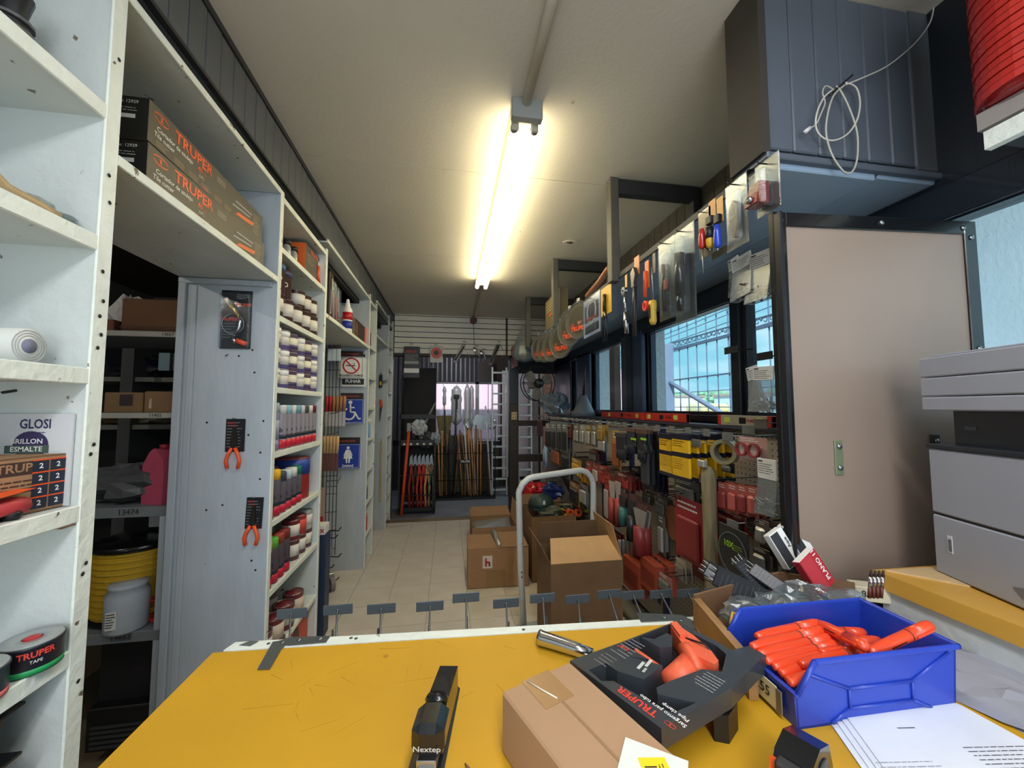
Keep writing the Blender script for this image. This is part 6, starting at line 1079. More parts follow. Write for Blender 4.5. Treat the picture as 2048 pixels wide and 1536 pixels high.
def topped(t, w, d, h):
    MB().box(.001, w * .52, .001, d * .9, h, h + .005, CARD).build('flap', t); MB().box(w * .5, w - .001, .001, d - .001, h + .004, h + .01, CARD).build('flap', t)
    MB().tube([(w * .46, d * .95, h + .03), (w * .49, d * .6, h + .035), (w * .52, d * .05, h + .012)], .022, FILM, 7).build('plastic_strip', t)
    MB().box(w * .24, w * .4, -.001, 0, h * .5, h * .82, K(214, 206, 196)).build('sticker', t); MB().box(w * .28, w * .31, -.002, -.001, h * .55, h * .76, RED).box(w * .31, w * .35, -.002, -.001, h * .63, h * .68, RED).box(w * .34, w * .365, -.002, -.001, h * .55, h * .66, BK).build('print', t)
    MB().box(w * .3, w * .62, -.0008, 0, 0, h * .45, K(140, 110, 72, .35)).build('tape', t)
carton('taped_carton', 'closed brown carton with a small red and white sticker on the aisle floor', .17, .68, 3.27, 3.66, .32, CARD, -2, (), topped)
carton('large_carton', 'large open brown carton with raised flaps on the platform cart', (.57), .99, 2.12, 2.46, .50, M('carton_dull', (126, 97, 68), .85, var=.08, scale=8), 0, (('front', .16, 38, .03), ('right', .2, 76, .02), ('back', .15, 74, .01), ('left', .12, 118, .01)), z=.125)
carton('open_carton', 'open brown carton with plastic inside behind the taped carton', .26, .74, 4.15, 4.6, .22, CARD, 0, (('left', .2, 100, 0), ('right', .22, 95, .02), ('back', .15, 150, .02)), lambda t, w, d, h: MB().hexa([(.02, .02, h * .7), (w - .02, .02, h * .7), (w - .02, d - .02, h * .6), (.02, d - .02, h * .6)], [(.04, .05, h * .9), (w - .05, .04, h * .85), (w - .04, d - .05, h * .95), (.05, d - .04, h * .8)], FILM).build('plastic_liner', t))
carton('goods_carton', 'brown carton behind the large one heaped with bags and straps', .72, 1.12, 3.3, 3.75, .55, CARDD, 0, (('back', .1, 120, 0),))
def heap(name, label, cat, px, py, y, sx, sy, sz, m, seed): p = W(px, py, y=y); return crumple(name, label, (p.x, p.y, p.z - sz), sx, sy, sz, m, seed, cat=cat)
t0_ = MB()
heap('red_bag', 'glossy red bag on the heap behind the cart handle', 'bag', 1072, 982, 3.9, .13, .1, .09, K(190, 30, 40, .25, coat=.4), 51); heap('blue_bag', 'glossy navy blue bag on the heap beside the red bag', 'bag', 1104, 985, 3.85, .13, .1, .09, K(30, 48, 110, .25, coat=.4), 52)
heap('red_bag', 'small maroon bag at the left of the heap behind the cart handle', 'bag', 1046, 985, 3.95, .05, .06, .08, K(120, 30, 50, .3), 53)
p = W(1082, 1003, y=3.6); t = thing('cap', 'dark green cap with a white tick on the heap of goods', 'cap', (p.x, p.y, p.z - .05)); MB().lathe([(.12, 0), (.12, .05), (.09, .1), (.0, .125)], K(46, 62, 60, .5), 22).build('crown', t); MB().prism([(-.12, 0), (.12, 0), (.1, -.12), (0, -.16), (-.1, -.12)], 0, .012, K(40, 54, 54, .5)).build('peak', t); MB().box(-.01, .01, -.125, -.118, .05, .085, WHT).build('mark', t)
heap('knee_pads', 'grey-green padded goods below the dark green cap', 'goods', 1098, 1025, 3.5, .12, .09, .06, K(84, 88, 74, .6), 54)
mbv = MB(); p = W(1148, 1015, y=3.5); rr = random.Random(4); t = thing('harness_straps', 'heap of black, orange and lime straps beside the dark green cap', 'straps', (p.x, p.y, p.z - .06))
for k in range(26): q = [(rr.uniform(-.13, .13), rr.uniform(-.08, .08), rr.uniform(.0, .1)) for _ in range(3)]; MB().tube(q, .009, (K(40, 42, 44, .5), K(170, 190, 60, .5), K(90, 96, 80, .5), K(226, 96, 40, .5), K(150, 140, 80, .5))[k % 5], 5).build('strap', t)
for k in range(2): q = W(1140 + 16 * k, 1025, y=3.4); tt = thing('clamp_grip', ('orange-ringed black grip on the strap heap, left one', 'orange-ringed black grip on the strap heap, right one')[k], 'grip', (q.x, q.y, q.z)); MB().ring(.035, .018, -.015, .015, K(226, 90, 40, .4), 16).build('ring', tt); MB().tube([(0, 0, .02), (.03, 0, .06)], .014, BK, 7).build('grip', tt)
t = thing('wire_basket', 'black wire basket behind the strap heap', 'basket', (.95, 3.8, .55))
for k in range(5): MB().tube([(-.12, -.1, .02 + .05 * k), (.16, -.1, .02 + .05 * k), (.16, .1, .02 + .05 * k), (-.12, .1, .02 + .05 * k)], .003, WIRE, 5, True).build('wire', t)
heap('amber_pack', 'amber netted bag beside the cart handle', 'bag', 1172, 970, 3.5, .05, .05, .11, K(190, 140, 50, .5), 58)
t = thing('leaning_board', 'sloping grey board low at the far end of the stand', 'board', (1.22, 3.7, 0)); MB().hexa([(0, 0, .09), (.02, 0, .09), (.02, 1.1, .09), (0, 1.1, .09)], [(0, .0, .55), (.02, 0, .55), (.02, 1.1, 1.02), (0, 1.1, 1.02)], K(112, 108, 110, .5)).build('board', t)
# hand truck
HT = M('truck_enamel', (196, 202, 204), .35, var=.06, scale=9, bump=.1, spots=((120, 96, 80), 40, .70))
LA, RA = Vector((.452, 2.46)), Vector((.995, 2.56)); hv = RA - LA; HWd = hv.length
t = thing('platform_cart', 'pale grey platform cart with a tall tubular handle in the aisle', 'cart', (LA.x, LA.y, 0), math.degrees(math.atan2(hv.y, hv.x))); r_ = .0205; ztop = 1.045
pts = [(.03, 0, .14), (.01, 0, .5), (0, 0, .95)] + [(.11 + .11 * math.cos(R(a)), 0, ztop - .11 + .11 * math.sin(R(a))) for a in (165, 140, 115, 95)] + [(HWd / 2, 0, ztop + .012)] + [(HWd - .11 + .11 * math.cos(R(a)), 0, ztop - .085 + .11 * math.sin(R(a))) for a in (85, 60, 35, 12)] + [(HWd, 0, .9), (HWd - .01, 0, .5), (HWd - .03, 0, .14)]
MB().tube(pts, r_, HT, 12).build('handle', t)
MB().box(-.01, HWd + .01, -.44, .03, .1, .122, K(150, 156, 158, .4), .006).build('deck', t)
MB().tube([(.0, -.44, .1), (HWd, -.44, .1)], .014, K(84, 90, 96, .6), 8).build('bumper', t)
for x in (.08, HWd - .08):
    for y in (-.38, -.04): MB().ring(.042, .012, x - .014, x + .014, K(50, 52, 54, .7), 18, (y, .043), 'x').build('wheel', t); MB().box(x - .02, x + .02, y - .02, y + .02, .075, .1, STEEL, .002).build('wheel_fork', t)
for z in (.46, .43): MB().cyl((.012, -.022, z), (.012, -.018, z), .005, K(60, 50, 44), 8).build('bolt', t)
# goods on the floor under the counter hooks
for k, (px, py, dx, dy, h, c, lb, rz) in enumerate(((1262, 1222, .05, .5, .04, (172, 150, 110), 'flat wooden batten on the floor between carton and stand', -18), (1345, 1215, .12, .12, .1, (120, 84, 76), 'brown netted pack on the floor near the stand', 10), (1375, 1222, .1, .2, .06, (206, 90, 56), 'orange strip pack on the floor beside the netted pack', -12), (1395, 1232, .12, .14, .05, (120, 60, 84), 'purple-red pack on the floor by the wooden tray', 8), (1290, 1200, .2, .05, .06, (170, 166, 168), 'grey boxed strip on the floor under the stand', 0), (1325, 1230, .1, .1, .02, (214, 196, 170), 'pale slip on the floor tiles', 20))):
    p = W(px, py, z=0); solo(MB().box(-dx / 2, dx / 2, -dy / 2, dy / 2, 0, h, K(*c, .6), .005), 'floor_pack' if k else 'wooden_batten', lb, 'pack' if k else 'batten', (p.x, p.y, .001), rz)
p = W(1335, 1192, z=.12); t = thing('washer_pack', 'pack with a round white ring on the floor near the stand', 'pack', (p.x, p.y, .105)); MB().ring(.045, .02, 0, .01, WHT, 18, (0, 0), 'z').build('ring', t)
p = W(1160, 1240, z=.0); t = thing('clear_sheet', 'bluish clear plastic sheet on the floor before the large carton', 'sheet', (1.0, 2.5, .0)); MB().hexa([(-.2, -.1, .001), (.22, -.06, .001), (.2, .1, .001), (-.2, .1, .001)], [(-.18, -.08, .05), (.2, -.05, .09), (.18, .08, .04), (-.18, .08, .03)], FILM).build('sheet', t)

# ================================================================ COUNTER
ZT = 1.0
ct = thing('sales_counter', 'yellow-topped sales counter with a white front strip in the foreground', 'counter', (0, 0, 0))
MB().prism([(-.487, .2), (1.0, .2), (1.0, .83), (.595, .838), (-.47, .902)], ZT - .03, ZT, YEL).build('worktop', ct)
MB().prism([(-.452, .905), (-.443, .932), (.596, .862), (.62, .835), (.595, .838)], ZT - .035, ZT + .001, WPE).build('front_strip', ct)
MB().box(-.44, .98, .3, .80, 0, ZT - .035, K(150, 152, 150, .6)).build('carcass', ct)
MB().hexa([(-.4, .80, .1), (.58, .80, .1), (.58, .83, .1), (-.4, .86, .1)], [(-.4, .80, .965), (.58, .80, .965), (.58, .83, .965), (-.4, .86, .965)], PEG).build('front_panel', ct)
def pc(px, py, z=ZT): v = W(px, py, z=z); return (v.x, v.y)
PLT = K(96, 100, 100, .35, metal=.5)
MB().prism([pc(515, 1341), pc(545, 1287), pc(583, 1280), pc(563, 1300), pc(540, 1340)], ZT + .001, ZT + .0035, PLT).prism([pc(545, 1289), pc(583, 1277), pc(660, 1275), pc(652, 1287), pc(578, 1293)], ZT + .0012, ZT + .0036, PLT).build('corner_plate', ct)
MB().prism([pc(1272, 1228), pc(1282, 1246), pc(1345, 1243), pc(1390, 1262), pc(1405, 1255), pc(1365, 1233)], ZT + .0012, ZT + .0036, PLT).build('corner_plate', ct)
for px, py in ((565, 1288), (598, 1283), (640, 1281), (1330, 1238), (1363, 1244)): a = pc(px, py); MB().lathe([(.005, .0036), (.004, .005), (0, .0052)], STEEL, 10, (a[0], a[1], ZT)).build('screw', ct)
MB().prism([pc(478, 1292), pc(500, 1283), pc(518, 1284), pc(500, 1294)], ZT + .0012, ZT + .002, K(90, 96, 96, .4)).build('worn_sticker', ct)
for px, py in ((537, 1288), (702, 1277), (712, 1278), (1047, 1260)): a = pc(px, py); MB().lathe([(.004, .001), (.003, .0018)], K(60, 60, 60), 8, (a[0], a[1], ZT)).build('screw_hole', ct)
rr = random.Random(12)
for k in range(26):
    a = pc(rr.uniform(560, 1240), rr.uniform(1290, 1480)); l = rr.uniform(.02, .08); q = rr.uniform(0, PI); MB().prism([(a[0], a[1]), (a[0] + l * math.cos(q), a[1] + l * math.sin(q)), (a[0] + l * math.cos(q) + .0008, a[1] + l * math.sin(q) + .0008)], ZT + .0001, ZT + .0003, K(176, 122, 20, .6)).build('scratch', ct)
# hooks on the counter front
TG = K(84, 92, 98, .45); hn = 0
tagpx = [(584, 1227), (676, 1219), (763, 1217), (860, 1212), (932, 1195), (1012, 1206), (1085, 1196), (1155, 1198), (1218, 1188), (1266, 1190), (1322, 1188), (1376, 1186), (1428, 1184)]
for k, (px, py) in enumerate(tagpx):
    p = W(px, py, y=1.2); t = thing('counter_hook', ('steel display hook with a grey label plate on the counter front, %s from left' % (ORDN + ['thirteenth'])[k]), 'hook', (p.x, 1.2, p.z)); bx_ = (p.x * .78 - p.x) if k < 8 else -.07
    MB().box(-.04, .04, -.002, .001, -.014, .014, TG, .003).build('label_plate', t); MB().cyl((0, -.002, .0), (0, -.006, .0), .003, STEEL, 8).build('clip', t)
    yb = .93 - (p.x + .45) * .067 - 1.2; MB().tube([(0, -.004, .0), (0, -.01, -.006), (bx_, yb, -.06)], .0026, STEEL, 6).build('upper_wire', t); MB().tube([(.0, -.05, -.03), (bx_ + .004, yb, -.085)], .003, STEEL, 6).build('lower_wire', t)
# ---- things on the counter
CB = M('counter_carton', (172, 136, 104), .75, var=.05, scale=5, bump=.05, bscale=80)
A = Vector(pc(1003, 1500)); t = thing('cardboard_box', 'closed brown cardboard box with clear tape and a yellow label in the foreground', 'box', (.081, .582, ZT), 21.5)
MB().box(0, .128, -.34, 0, 0, .085, CB, .003).build('box', t)
MB().box(.035, .085, -.062, .0008, .0852, .0858, K(166, 128, 86, .2, coat=.6)).build('tape', t); MB().tube([(.042, -.004, .0865), (.05, -.03, .087), (.06, -.055, .0865)], .0012, K(224, 214, 196, .2), 5).build('tape_crease', t)
MB().box(.062, .066, -.34, -.062, .0851, .0856, K(150, 116, 86, .8)).build('flap_seam', t)
m = MB().box(.085, .15, -.235, -.16, .0, .0, WHT)
q = MB(); q.T = trn(.083, -.197, .0862) @ rot('Z', 32); q.box(-.036, .034, -.038, .034, 0, .0005, K(222, 224, 220, .5)); q.build('label', t)
q = MB(); q.T = trn(.087, -.205, .0868) @ rot('Z', 60); q.box(-.022, .022, -.016, .016, 0, .0003, K(246, 214, 40, .4)); 
for k in range(9): q.box(-.018 + k * .0034, -.0165 + k * .0034, -.002, .012, .0003, .0006, INK)
lines(q, -.018, .014, -.006, 2, .004, (0, 0, .0006), INK, 'z', .0012); q.build('yellow_sticker', t)
# black moulded tray with the orange clamp
TZ = ZT + .075; P0, P1, P3 = [Vector(pc(a, b, TZ)) for a, b in ((1140, 1321), (1355, 1244), (1323, 1457))]
TU, TV = P1 - P0, P3 - P0
def tq(L): return [tuple(TU * u + TV * v) for u, v in L]
t = thing('clamp_tray', 'black moulded tray holding an orange pipe clamp on the yellow counter', 'tray', (P0.x, P0.y, ZT))
TRY = K(54, 58, 64, .36, coat=.15); TRD = K(26, 28, 31, .4); H_ = .075  # TRD: darker copy of TRY, shade of the wells put into the colour
OUT = [(0, 0), (.93, -.02), (1.0, .06), (.99, .5), (.97, .62), (1.12, .66), (1.1, .84), (.98, .86), (.6, .97), (0, 1)]
RAISED = [[(0, 0), (.43, 0), (.43, .34), (.34, .2), (.17, .19), (0, .2)], [(0, .2), (.03, .2), (.02, .37), (.08, .42), (.11, .76), (.14, .93), (.25, .94), (.6, .94), (.6, .97), (0, 1)], [(.17, .19), (.34, .2), (.45, .47), (.24, .53), (.17, .33)],
    [(.43, 0), (.93, -.02), (.93, .0), (.43, .02)], [(.6, .02), (.66, .12), (.8, .1), (.8, .17), (.68, .3), (.6, .26)], [(.95, .0), (1.0, .06), (.99, .5), (.97, .62), (1.12, .66), (1.1, .84), (.98, .86), (.9, .64), (.94, .5)], [(.24, .66), (.33, .655), (.62, .68), (.7, .79), (.9, .64), (.98, .86), (.6, .97), (.6, .94), (.32, .94), (.29, .9), (.2, .72)]]
mb = MB()
for L in RAISED: mb.prism(tq(L), .046, H_, TRY)
mb.prism(tq([(.03, .02), (.9, .02), (.93, .6), (.9, .8), (.58, .93), (.03, .95)]), .04, .046, TRD); mb.build('moulded_tray', t)
MB().prism(tq([(.5, .9), (.68, .84), (.7, .92), (.55, .98)]), 0, .04, TRD).build('tray_foot', t); MB().prism(tq([(.03, .1), (.1, .1), (.1, .9), (.03, .9)]), 0, .04, TRD).build('tray_foot', t); MB().prism(tq([(.8, .05), (.9, .05), (.9, .4), (.8, .4)]), 0, .04, TRD).build('tray_foot', t)
def tl(u, v): q = TU * u + TV * v; return (q.x, q.y, H_ + .0005)
av = math.degrees(math.atan2(-TV.y, -TV.x)); au = math.degrees(math.atan2(TU.y, TU.x))
m = MB(); m.T = trn(*tl(.06, .7)) @ rot('Z', av); m.text('TRUPER', .0175, (-.0, .001, 0), K(216, 62, 50), 'z', .03, sx=1.05); emblem(m, .007, (-.052, .001, 0), K(216, 62, 50), 'z')
m.T = trn(*tl(.115, .84)) @ rot('Z', av); m.text('Sargento para tubo', .0092, (-.005, 0.001, 0), WHT, 'z', .01).text('Pipe clamp', .0092, (-.018, -.0105, 0), WHT, 'z', .01); m.build('lettering', t)
m = MB(); m.T = trn(*tl(.36, .1)) @ rot('Z', av); m.text('3/4"', .014, (0, -.01, 0), K(216, 62, 50), 'z', .02); lines(m, -.02, .014, .012, 7, .009, (0, 0, 0), K(170, 170, 170), 'z', .0014, 3); lines(m, -.014, .014, .055, 4, .009, (0, 0, 0), K(150, 150, 150), 'z', .0012, 4); m.build('lettering', t)
m = MB(); m.T = trn(*tl(.36, .36)) @ rot('Z', au + 20); m.box(-.018, .004, -.003, .002, 0, .0003, K(196, 200, 196)).box(-.004, .018, -.01, -.005, 0, .0003, K(196, 200, 196)).box(-.02, -.008, -.012, -.008, 0, .0003, K(170, 176, 170)); m.build('printed_picture', t)
m = MB(); m.T = trn(*tl(.55, .82)) @ rot('Z', av); lines(m, -.016, .02, .02, 6, .0075, (0, 0, 0), K(190, 190, 190), 'z', .0012, 6); m.build('lettering', t)
t2 = thing('pipe_clamp', 'orange cast pipe clamp lying in the black moulded tray', 'clamp', (P0.x, P0.y, ZT + .03)); OC = K(224, 98, 66, .45)
MB().prism(tq([(.88, .05), (.93, .07), (.9, .3), (.83, .55), (.76, .7), (.7, .72), (.69, .5), (.74, .35), (.8, .22)]), .02, .05, OC).prism(tq([(.88, .05), (.93, .07), (.84, .3), (.78, .28)]), .0, .056, OC).build('jaw', t2)
a_, b_ = TU * .44 + TV * .58, TU * .72 + TV * .5; MB().tube([(a_.x, a_.y, .018), (b_.x, b_.y, .024)], .026, OC, 20).build('body', t2)
a_, b_ = TU * .68 + TV * .47, TU * .72 + TV * .5; MB().tube([(a_.x, a_.y, .026), (b_.x, b_.y, .028)], .034, OC, 20).build('collar', t2)
a_, b_ = TU * .5 + TV * .08, TU * .53 + TV * .32; MB().tube([(a_.x, a_.y, .03), (b_.x, b_.y, .02)], .0075, OC, 10).build('foot', t2)
a_, b_ = TU * .78 + TV * .62, TU * .86 + TV * .8; MB().cyl((a_.x, a_.y, .02), (b_.x, b_.y, .02), .006, STEEL, 8).build('screw_rod', t2)
a_, b_, c_ = TU * .82 + TV * .3, TU * .82 + TV * .5, TU * .84 + TV * .62; MB().tube([(a_.x, a_.y, .05), (b_.x, b_.y, .056), (c_.x, c_.y, .04)], .0018, BK, 5).build('cable_tie', t2)
# chrome handle
a, b = W(1078, 1275, z=ZT + .016), W(1185, 1308, z=ZT + .014); t = thing('tool_grip', 'polished chrome tool handle on the yellow counter beside the box', 'tool handle', (a.x, a.y, ZT)); v = b - a
MB().tube([(0, 0, .016), tuple(v * .06 + Vector((0, 0, .016))), tuple(v * .35 + Vector((0, 0, .016))), tuple(v * .7 + Vector((0, 0, .015))), tuple(v * 1.0 + Vector((0, 0, .014)))], .0155, CHR, 18, r1=.0115).build('handle', t)
n = Vector((-v.y, v.x, 0)).normalized() * .003
MB().tube([tuple(v * .3 + Vector((0, 0, .029))), tuple(v * .8 + Vector((0, 0, .026)))], .003, K(96, 96, 98, .4), 6).build('groove', t)
# stapler
a, b = W(893, 1376, z=ZT), W(848, 1560, z=ZT); v = (b - a); L = .17; an_s = math.degrees(math.atan2(v.y, v.x)) + 90
t = thing('stapler', 'black office stapler at the lower middle of the yellow counter', 'stapler', (a.x + .004, a.y - .006, ZT), an_s)
MB().box(-.02, .014, -.2, .0, 0, .008, K(40, 42, 46, .35), .003).build('base', t)
mb = MB(); mb.hexa([(-.014, -.165, .03), (.014, -.165, .03), (.013, -.02, .012), (-.013, -.02, .012)], [(-.011, -.16, .06), (.011, -.16, .06), (.011, .0, .036), (-.011, .0, .036)], BKG); mb.build('arm', t)
MB().box(-.0155, .0155, -.172, -.12, .028, .064, BKG, .008).build('head', t); MB().lathe([(.012, 0), (.010, .004), (0, .006)], BKG, 18, (0, -.108, .056)).build('button', t)
MB().box(-.009, .009, -.176, -.165, .014, .03, CHR, .001).build('magazine_nose', t); MB().box(-.01, .01, -.2, -.182, .008, .0095, STEEL, .001).build('anvil', t); MB().box(-.008, .008, -.165, -.01, .01, .02, STEEL).build('magazine', t)
MB().text('Nextep', .0085, (0, -.1725, .04), K(190, 190, 186), bold=.01).build('lettering', t)
t.scale = (1.45, 1.0, 1.15)
# pen
a = W(930, 1528, z=ZT + .004); t = thing('pen', 'white ballpoint pen tip at the bottom edge of the picture', 'pen', (a.x, a.y, ZT + .0045), 0); MB().cyl((0, 0, 0), (.006, -.012, 0), .001, K(110, 80, 50), 8, r1=.003).build('tip', t); MB().cyl((.006, -.012, 0), (.06, -.12, 0), .0035, WHT, 10, r1=.004).build('barrel', t)
# blue bin
BB = M('blue_plastic', (38, 66, 176), .38, var=.05, scale=6, coat=.1)
t = thing('blue_bin', 'blue plastic stacking bin full of orange markers', 'bin', (.54, .545, ZT), -1)
LX, LY, HH = .30, .155, .1; T_ = .004
mb = MB().box(0, LX, 0, LY, 0, T_, BB); side = [(0, 0), (LX, 0), (LX + .008, HH), (.035, HH), (0, .052)]
mb.prism(side, -.0, T_, BB, 'y').prism(side, LY - T_, LY, BB, 'y').hexa([(0, 0, 0), (T_, 0, 0), (T_, LY, 0), (0, LY, 0)], [(-.004, 0, .052), (.001, 0, .052), (.001, LY, .052), (-.004, LY, .052)], BB).hexa([(LX - T_, 0, 0), (LX, 0, 0), (LX, LY, 0), (LX - T_, LY, 0)], [(LX + .004, 0, HH), (LX + .008, 0, HH), (LX + .008, LY, HH), (LX + .004, LY, HH)], BB); mb.build('body', t)
mb = MB()
for y in (-.005, LY - .001): mb.box(.035, LX + .014, y, y + .006, HH - .006, HH + .003, BB, .002)
mb.box(LX + .006, LX + .014, -.005, LY + .005, HH - .006, HH + .003, BB, .002)
mb.hexa([(-.003, -.005, .050), (.003, -.005, .046), (.003, LY + .005, .046), (-.003, LY + .005, .05)], [(-.007, -.005, .055), (.001, -.005, .055), (.001, LY + .005, .055), (-.007, LY + .005, .055)], BB)
mb.tube([(0, -.002, .052), (.035, -.002, HH)], .004, BB, 6).tube([(0, LY + .002, .052), (.035, LY + .002, HH)], .004, BB, 6); mb.build('rim', t)
mb = MB()
for p_ in ([(.02, .082), (.095, .052)], [(.095, .052), (.095, .022)], [(.095, .022), (.06, .004)], [(.095, .052), (.215, .052)], [(.095, .022), (.215, .022)], [(.215, .052), (.215, .022)], [(.215, .052), (.29, .09)], [(.215, .022), (.255, .004)]): mb.tube([(p_[0][0], -.001, p_[0][1]), (p_[1][0], -.001, p_[1][1])], .0028, BB, 5)
mb.build('moulded_ribs', t)
q = MB().box(-.0085, -.0065, .03, .125, .008, .044, K(222, 214, 170, .6)).text('$ 27.55', .022, (-.009, .075, .026), INK, '-x', .01).box(-.0088, -.0064, .02, .03, .006, .042, K(120, 110, 90)); q.build('price_label', t)
MKO = K(234, 76, 40, .3, coat=.25)
mk0 = None; rr = random.Random(3)
def marker(label, A, B):
    global mk0
    d = B - A; e = d.to_track_quat('Z', 'Y').to_euler()
    if mk0 is None:
        tt = thing('marker', label, 'marker', tuple(A)); tt.rotation_euler = e
        MB().lathe([(.0045, 0), (.0065, .002), (.008, .012), (.0095, .03), (.0095, .092), (.0085, .094)], MKO, 14).build('barrel', tt); MB().lathe([(.0098, .095), (.0098, .138), (.008, .148), (.004, .15)], MKO, 14).build('cap', tt); MB().lathe([(.0092, .0935), (.0092, .0955)], BK, 14).build('gap_ring', tt); MB().box(-.012, -.0095, -.002, .002, .1, .138, MKO, .0008).build('clip', tt); MB().box(-.0099, -.0094, -.0012, .0012, .04, .075, K(80, 30, 20)).build('lettering', tt); mk0 = tt; index_kids(); return tt
    c = copy_tree(mk0, label, tuple(A)); c.rotation_euler = e; c.scale = (1, 1, max(.75, min(1.15, d.length / .15))); return c
MKP = [(1512, 1274, 1660, 1242, .078, .084, 'backmost at the top left'), (1502, 1294, 1652, 1260, .074, .08, 'second from the back at the left'), (1518, 1308, 1672, 1274, .07, .076, 'third from the back at the left'), (1530, 1322, 1690, 1286, .066, .072, 'fourth from the back at the left'), (1546, 1334, 1700, 1298, .062, .068, 'fifth from the back at the left'), (1560, 1348, 1712, 1306, .058, .064, 'sixth from the back at the left'), (1572, 1362, 1726, 1316, .052, .06, 'nearest at the left lip'),
 (1636, 1246, 1696, 1276, .084, .098, 'lying crosswise on top of the heap'), (1615, 1262, 1730, 1266, .06, .056, 'its tip showing behind the heap'), (1640, 1306, 1756, 1300, .074, .07, 'wrapped one in the middle of the heap'), (1600, 1330, 1740, 1296, .07, .076, 'slanting in the middle of the heap'), (1578, 1366, 1722, 1322, .06, .06, 'lowest by the price label'), (1580, 1300, 1720, 1290, .06, .06, 'half buried under the others'), (1620, 1290, 1760, 1282, .056, .056, 'buried at the bottom of the heap')]
for (a0_, b0_, a1_, b1_, z0_, z1_, lb_) in MKP: marker('orange marker in the blue bin, ' + lb_, W(a0_, b0_, z=ZT + z0_), W(a1_, b1_, z=ZT + z1_))
marker('orange marker leaning up on the right rim of the blue bin', W(1738, 1306, z=ZT + .088), W(1862, 1250, z=ZT + .122))
# tape measure
p = W(1575, 1500, z=ZT + .03); t = thing('tape_measure', 'black and orange tape measure at the bottom of the picture beside the papers', 'tape measure', (.452, .452, ZT), 28)
mb = MB().prism([(-.045, 0), (.045, 0), (.048, .03), (.035, .062), (.0, .074), (-.03, .066), (-.046, .04)], -.02, .02, BKG, 'y'); mb.build('case', t)
MB().prism([(-.049, .004), (-.02, .004), (-.022, .03), (-.028, .055), (-.04, .06), (-.05, .04)], -.0215, .0215, K(240, 96, 40, .4), 'y').build('orange_cover', t); MB().box(-.052, -.035, -.014, .014, .048, .066, K(50, 50, 52, .5), .003).build('lock_button', t)
mb = MB(); mb.T = rot('X', 90); mb.lathe([(.024, .0205), (.022, .0225), (0, .0225)], K(60, 60, 62, .4), 22, (.005, .035, 0)); mb.build('side_badge', t)
# papers
for k in range(4):
    d = .004 * k; c4 = [pc(1655 + 6 * k, 1440 - 2 * k, ZT), pc(1922, 1413, ZT), (.87, .40), (.5, .38)]
    pp = MB().prism([(c4[0][0] + d, c4[0][1]), (c4[1][0] - d, c4[1][1]), (c4[2][0] - d, c4[2][1] - .1), (c4[3][0] + d * 2, c4[3][1] - .06)], ZT + .001 + .0018 * k, ZT + .0024 + .0018 * k, K(226, 230, 236, .7))
    o = pp.build('paper_sheet'); tag(o, ('bottom sheet of the loose printed papers at lower right', 'second sheet of the loose printed papers at lower right', 'third sheet of the loose printed papers at lower right', 'top printed sheet of the loose papers at lower right')[k], 'paper')
    if k == 3:
        m = MB(); m.T = trn(.74, .47, ZT + .0084) @ rot('Z', -8); lines(m, .0, .1, .0, 6, .0065, (0, 0, 0), K(70, 70, 76), 'z', .0011, 1); lines(m, .02, .1, -.065, 4, .006, (0, 0, 0), K(60, 60, 66), 'z', .0011, 2); lines(m, -.06, -.03, .035, 1, .006, (0, 0, 0), K(70, 70, 76), 'z', .0016, 4); lines(m, -.16, -.14, .045, 1, .006, (0, 0, 0), K(70, 70, 76), 'z', .0016, 5); lines(m, -.15, -.06, -.01, 2, .007, (0, -.01, 0), K(150, 150, 156), 'z', .001, 7); lines(m, -.1, -.04, -.05, 3, .008, (0, 0, 0), K(110, 110, 116), 'z', .001, 9); m.build('lettering', o)
for k in range(4): o = crumple('folded_cloth', ('top grey folded sheet at the right edge below the desk', 'second grey folded sheet at the right edge', 'third grey folded sheet at the right edge', 'lowest grey folded sheet at the right edge')[k], (.99 - .01 * k, .50 + .012 * k, .93 + .02 * (3 - k)), .12, .16, .012, K(150 - 6 * k, 152 - 6 * k, 166 - 6 * k, .8), 90 + k, cat='cloth')
solo(MB().box(.87, 1.3, .2, .8, .90, .93, K(110, 104, 100, .6)), 'lower_shelf', 'grey-brown ledge under the desk edge at right', 'shelf')
# wooden tray with odds and ends
t = thing('wooden_tray', 'open tray of brown hardboard and pale wood at the far right end of the counter', 'tray', (0, 0, 0)); HB = M('hardboard_brown', (124, 92, 66), .6, var=.08, scale=6); LWD = M('tray_side_wood', (166, 128, 84), .55, col2=(138, 102, 62), scale=7, stretch=(2, 2, 2))
TP = [(.56, .815), (.515, .62), (.98, .66), (.985, .80), (.86, .9)]
def wall(a, b, z0, z1, th, m, nm):
    v = Vector((b[0] - a[0], b[1] - a[1])); n = Vector((-v.y, v.x)).normalized() * th
    MB().hexa([(a[0], a[1], z0), (b[0], b[1], z0), (b[0] + n.x, b[1] + n.y, z0), (a[0] + n.x, a[1] + n.y, z0)], [(a[0], a[1], z1), (b[0], b[1], z1), (b[0] + n.x, b[1] + n.y, z1), (a[0] + n.x, a[1] + n.y, z1)], m).build(nm, t)
wall((.56, .83), (.512, .61), ZT + .001, ZT + .062, .016, LWD, 'side_board'); wall((.56, .83), (.86, .905), ZT, ZT + .07, -.006, HB, 'back_board'); wall((.86, .905), (.99, .82), ZT + .0, ZT + .07, -.006, HB, 'end_board'); MB().prism([(.56, .83), (.512, .70), (1.0, .70), (.99, .82), (.86, .905)], ZT + .0005, ZT + .006, HB).build('tray_floor', t)
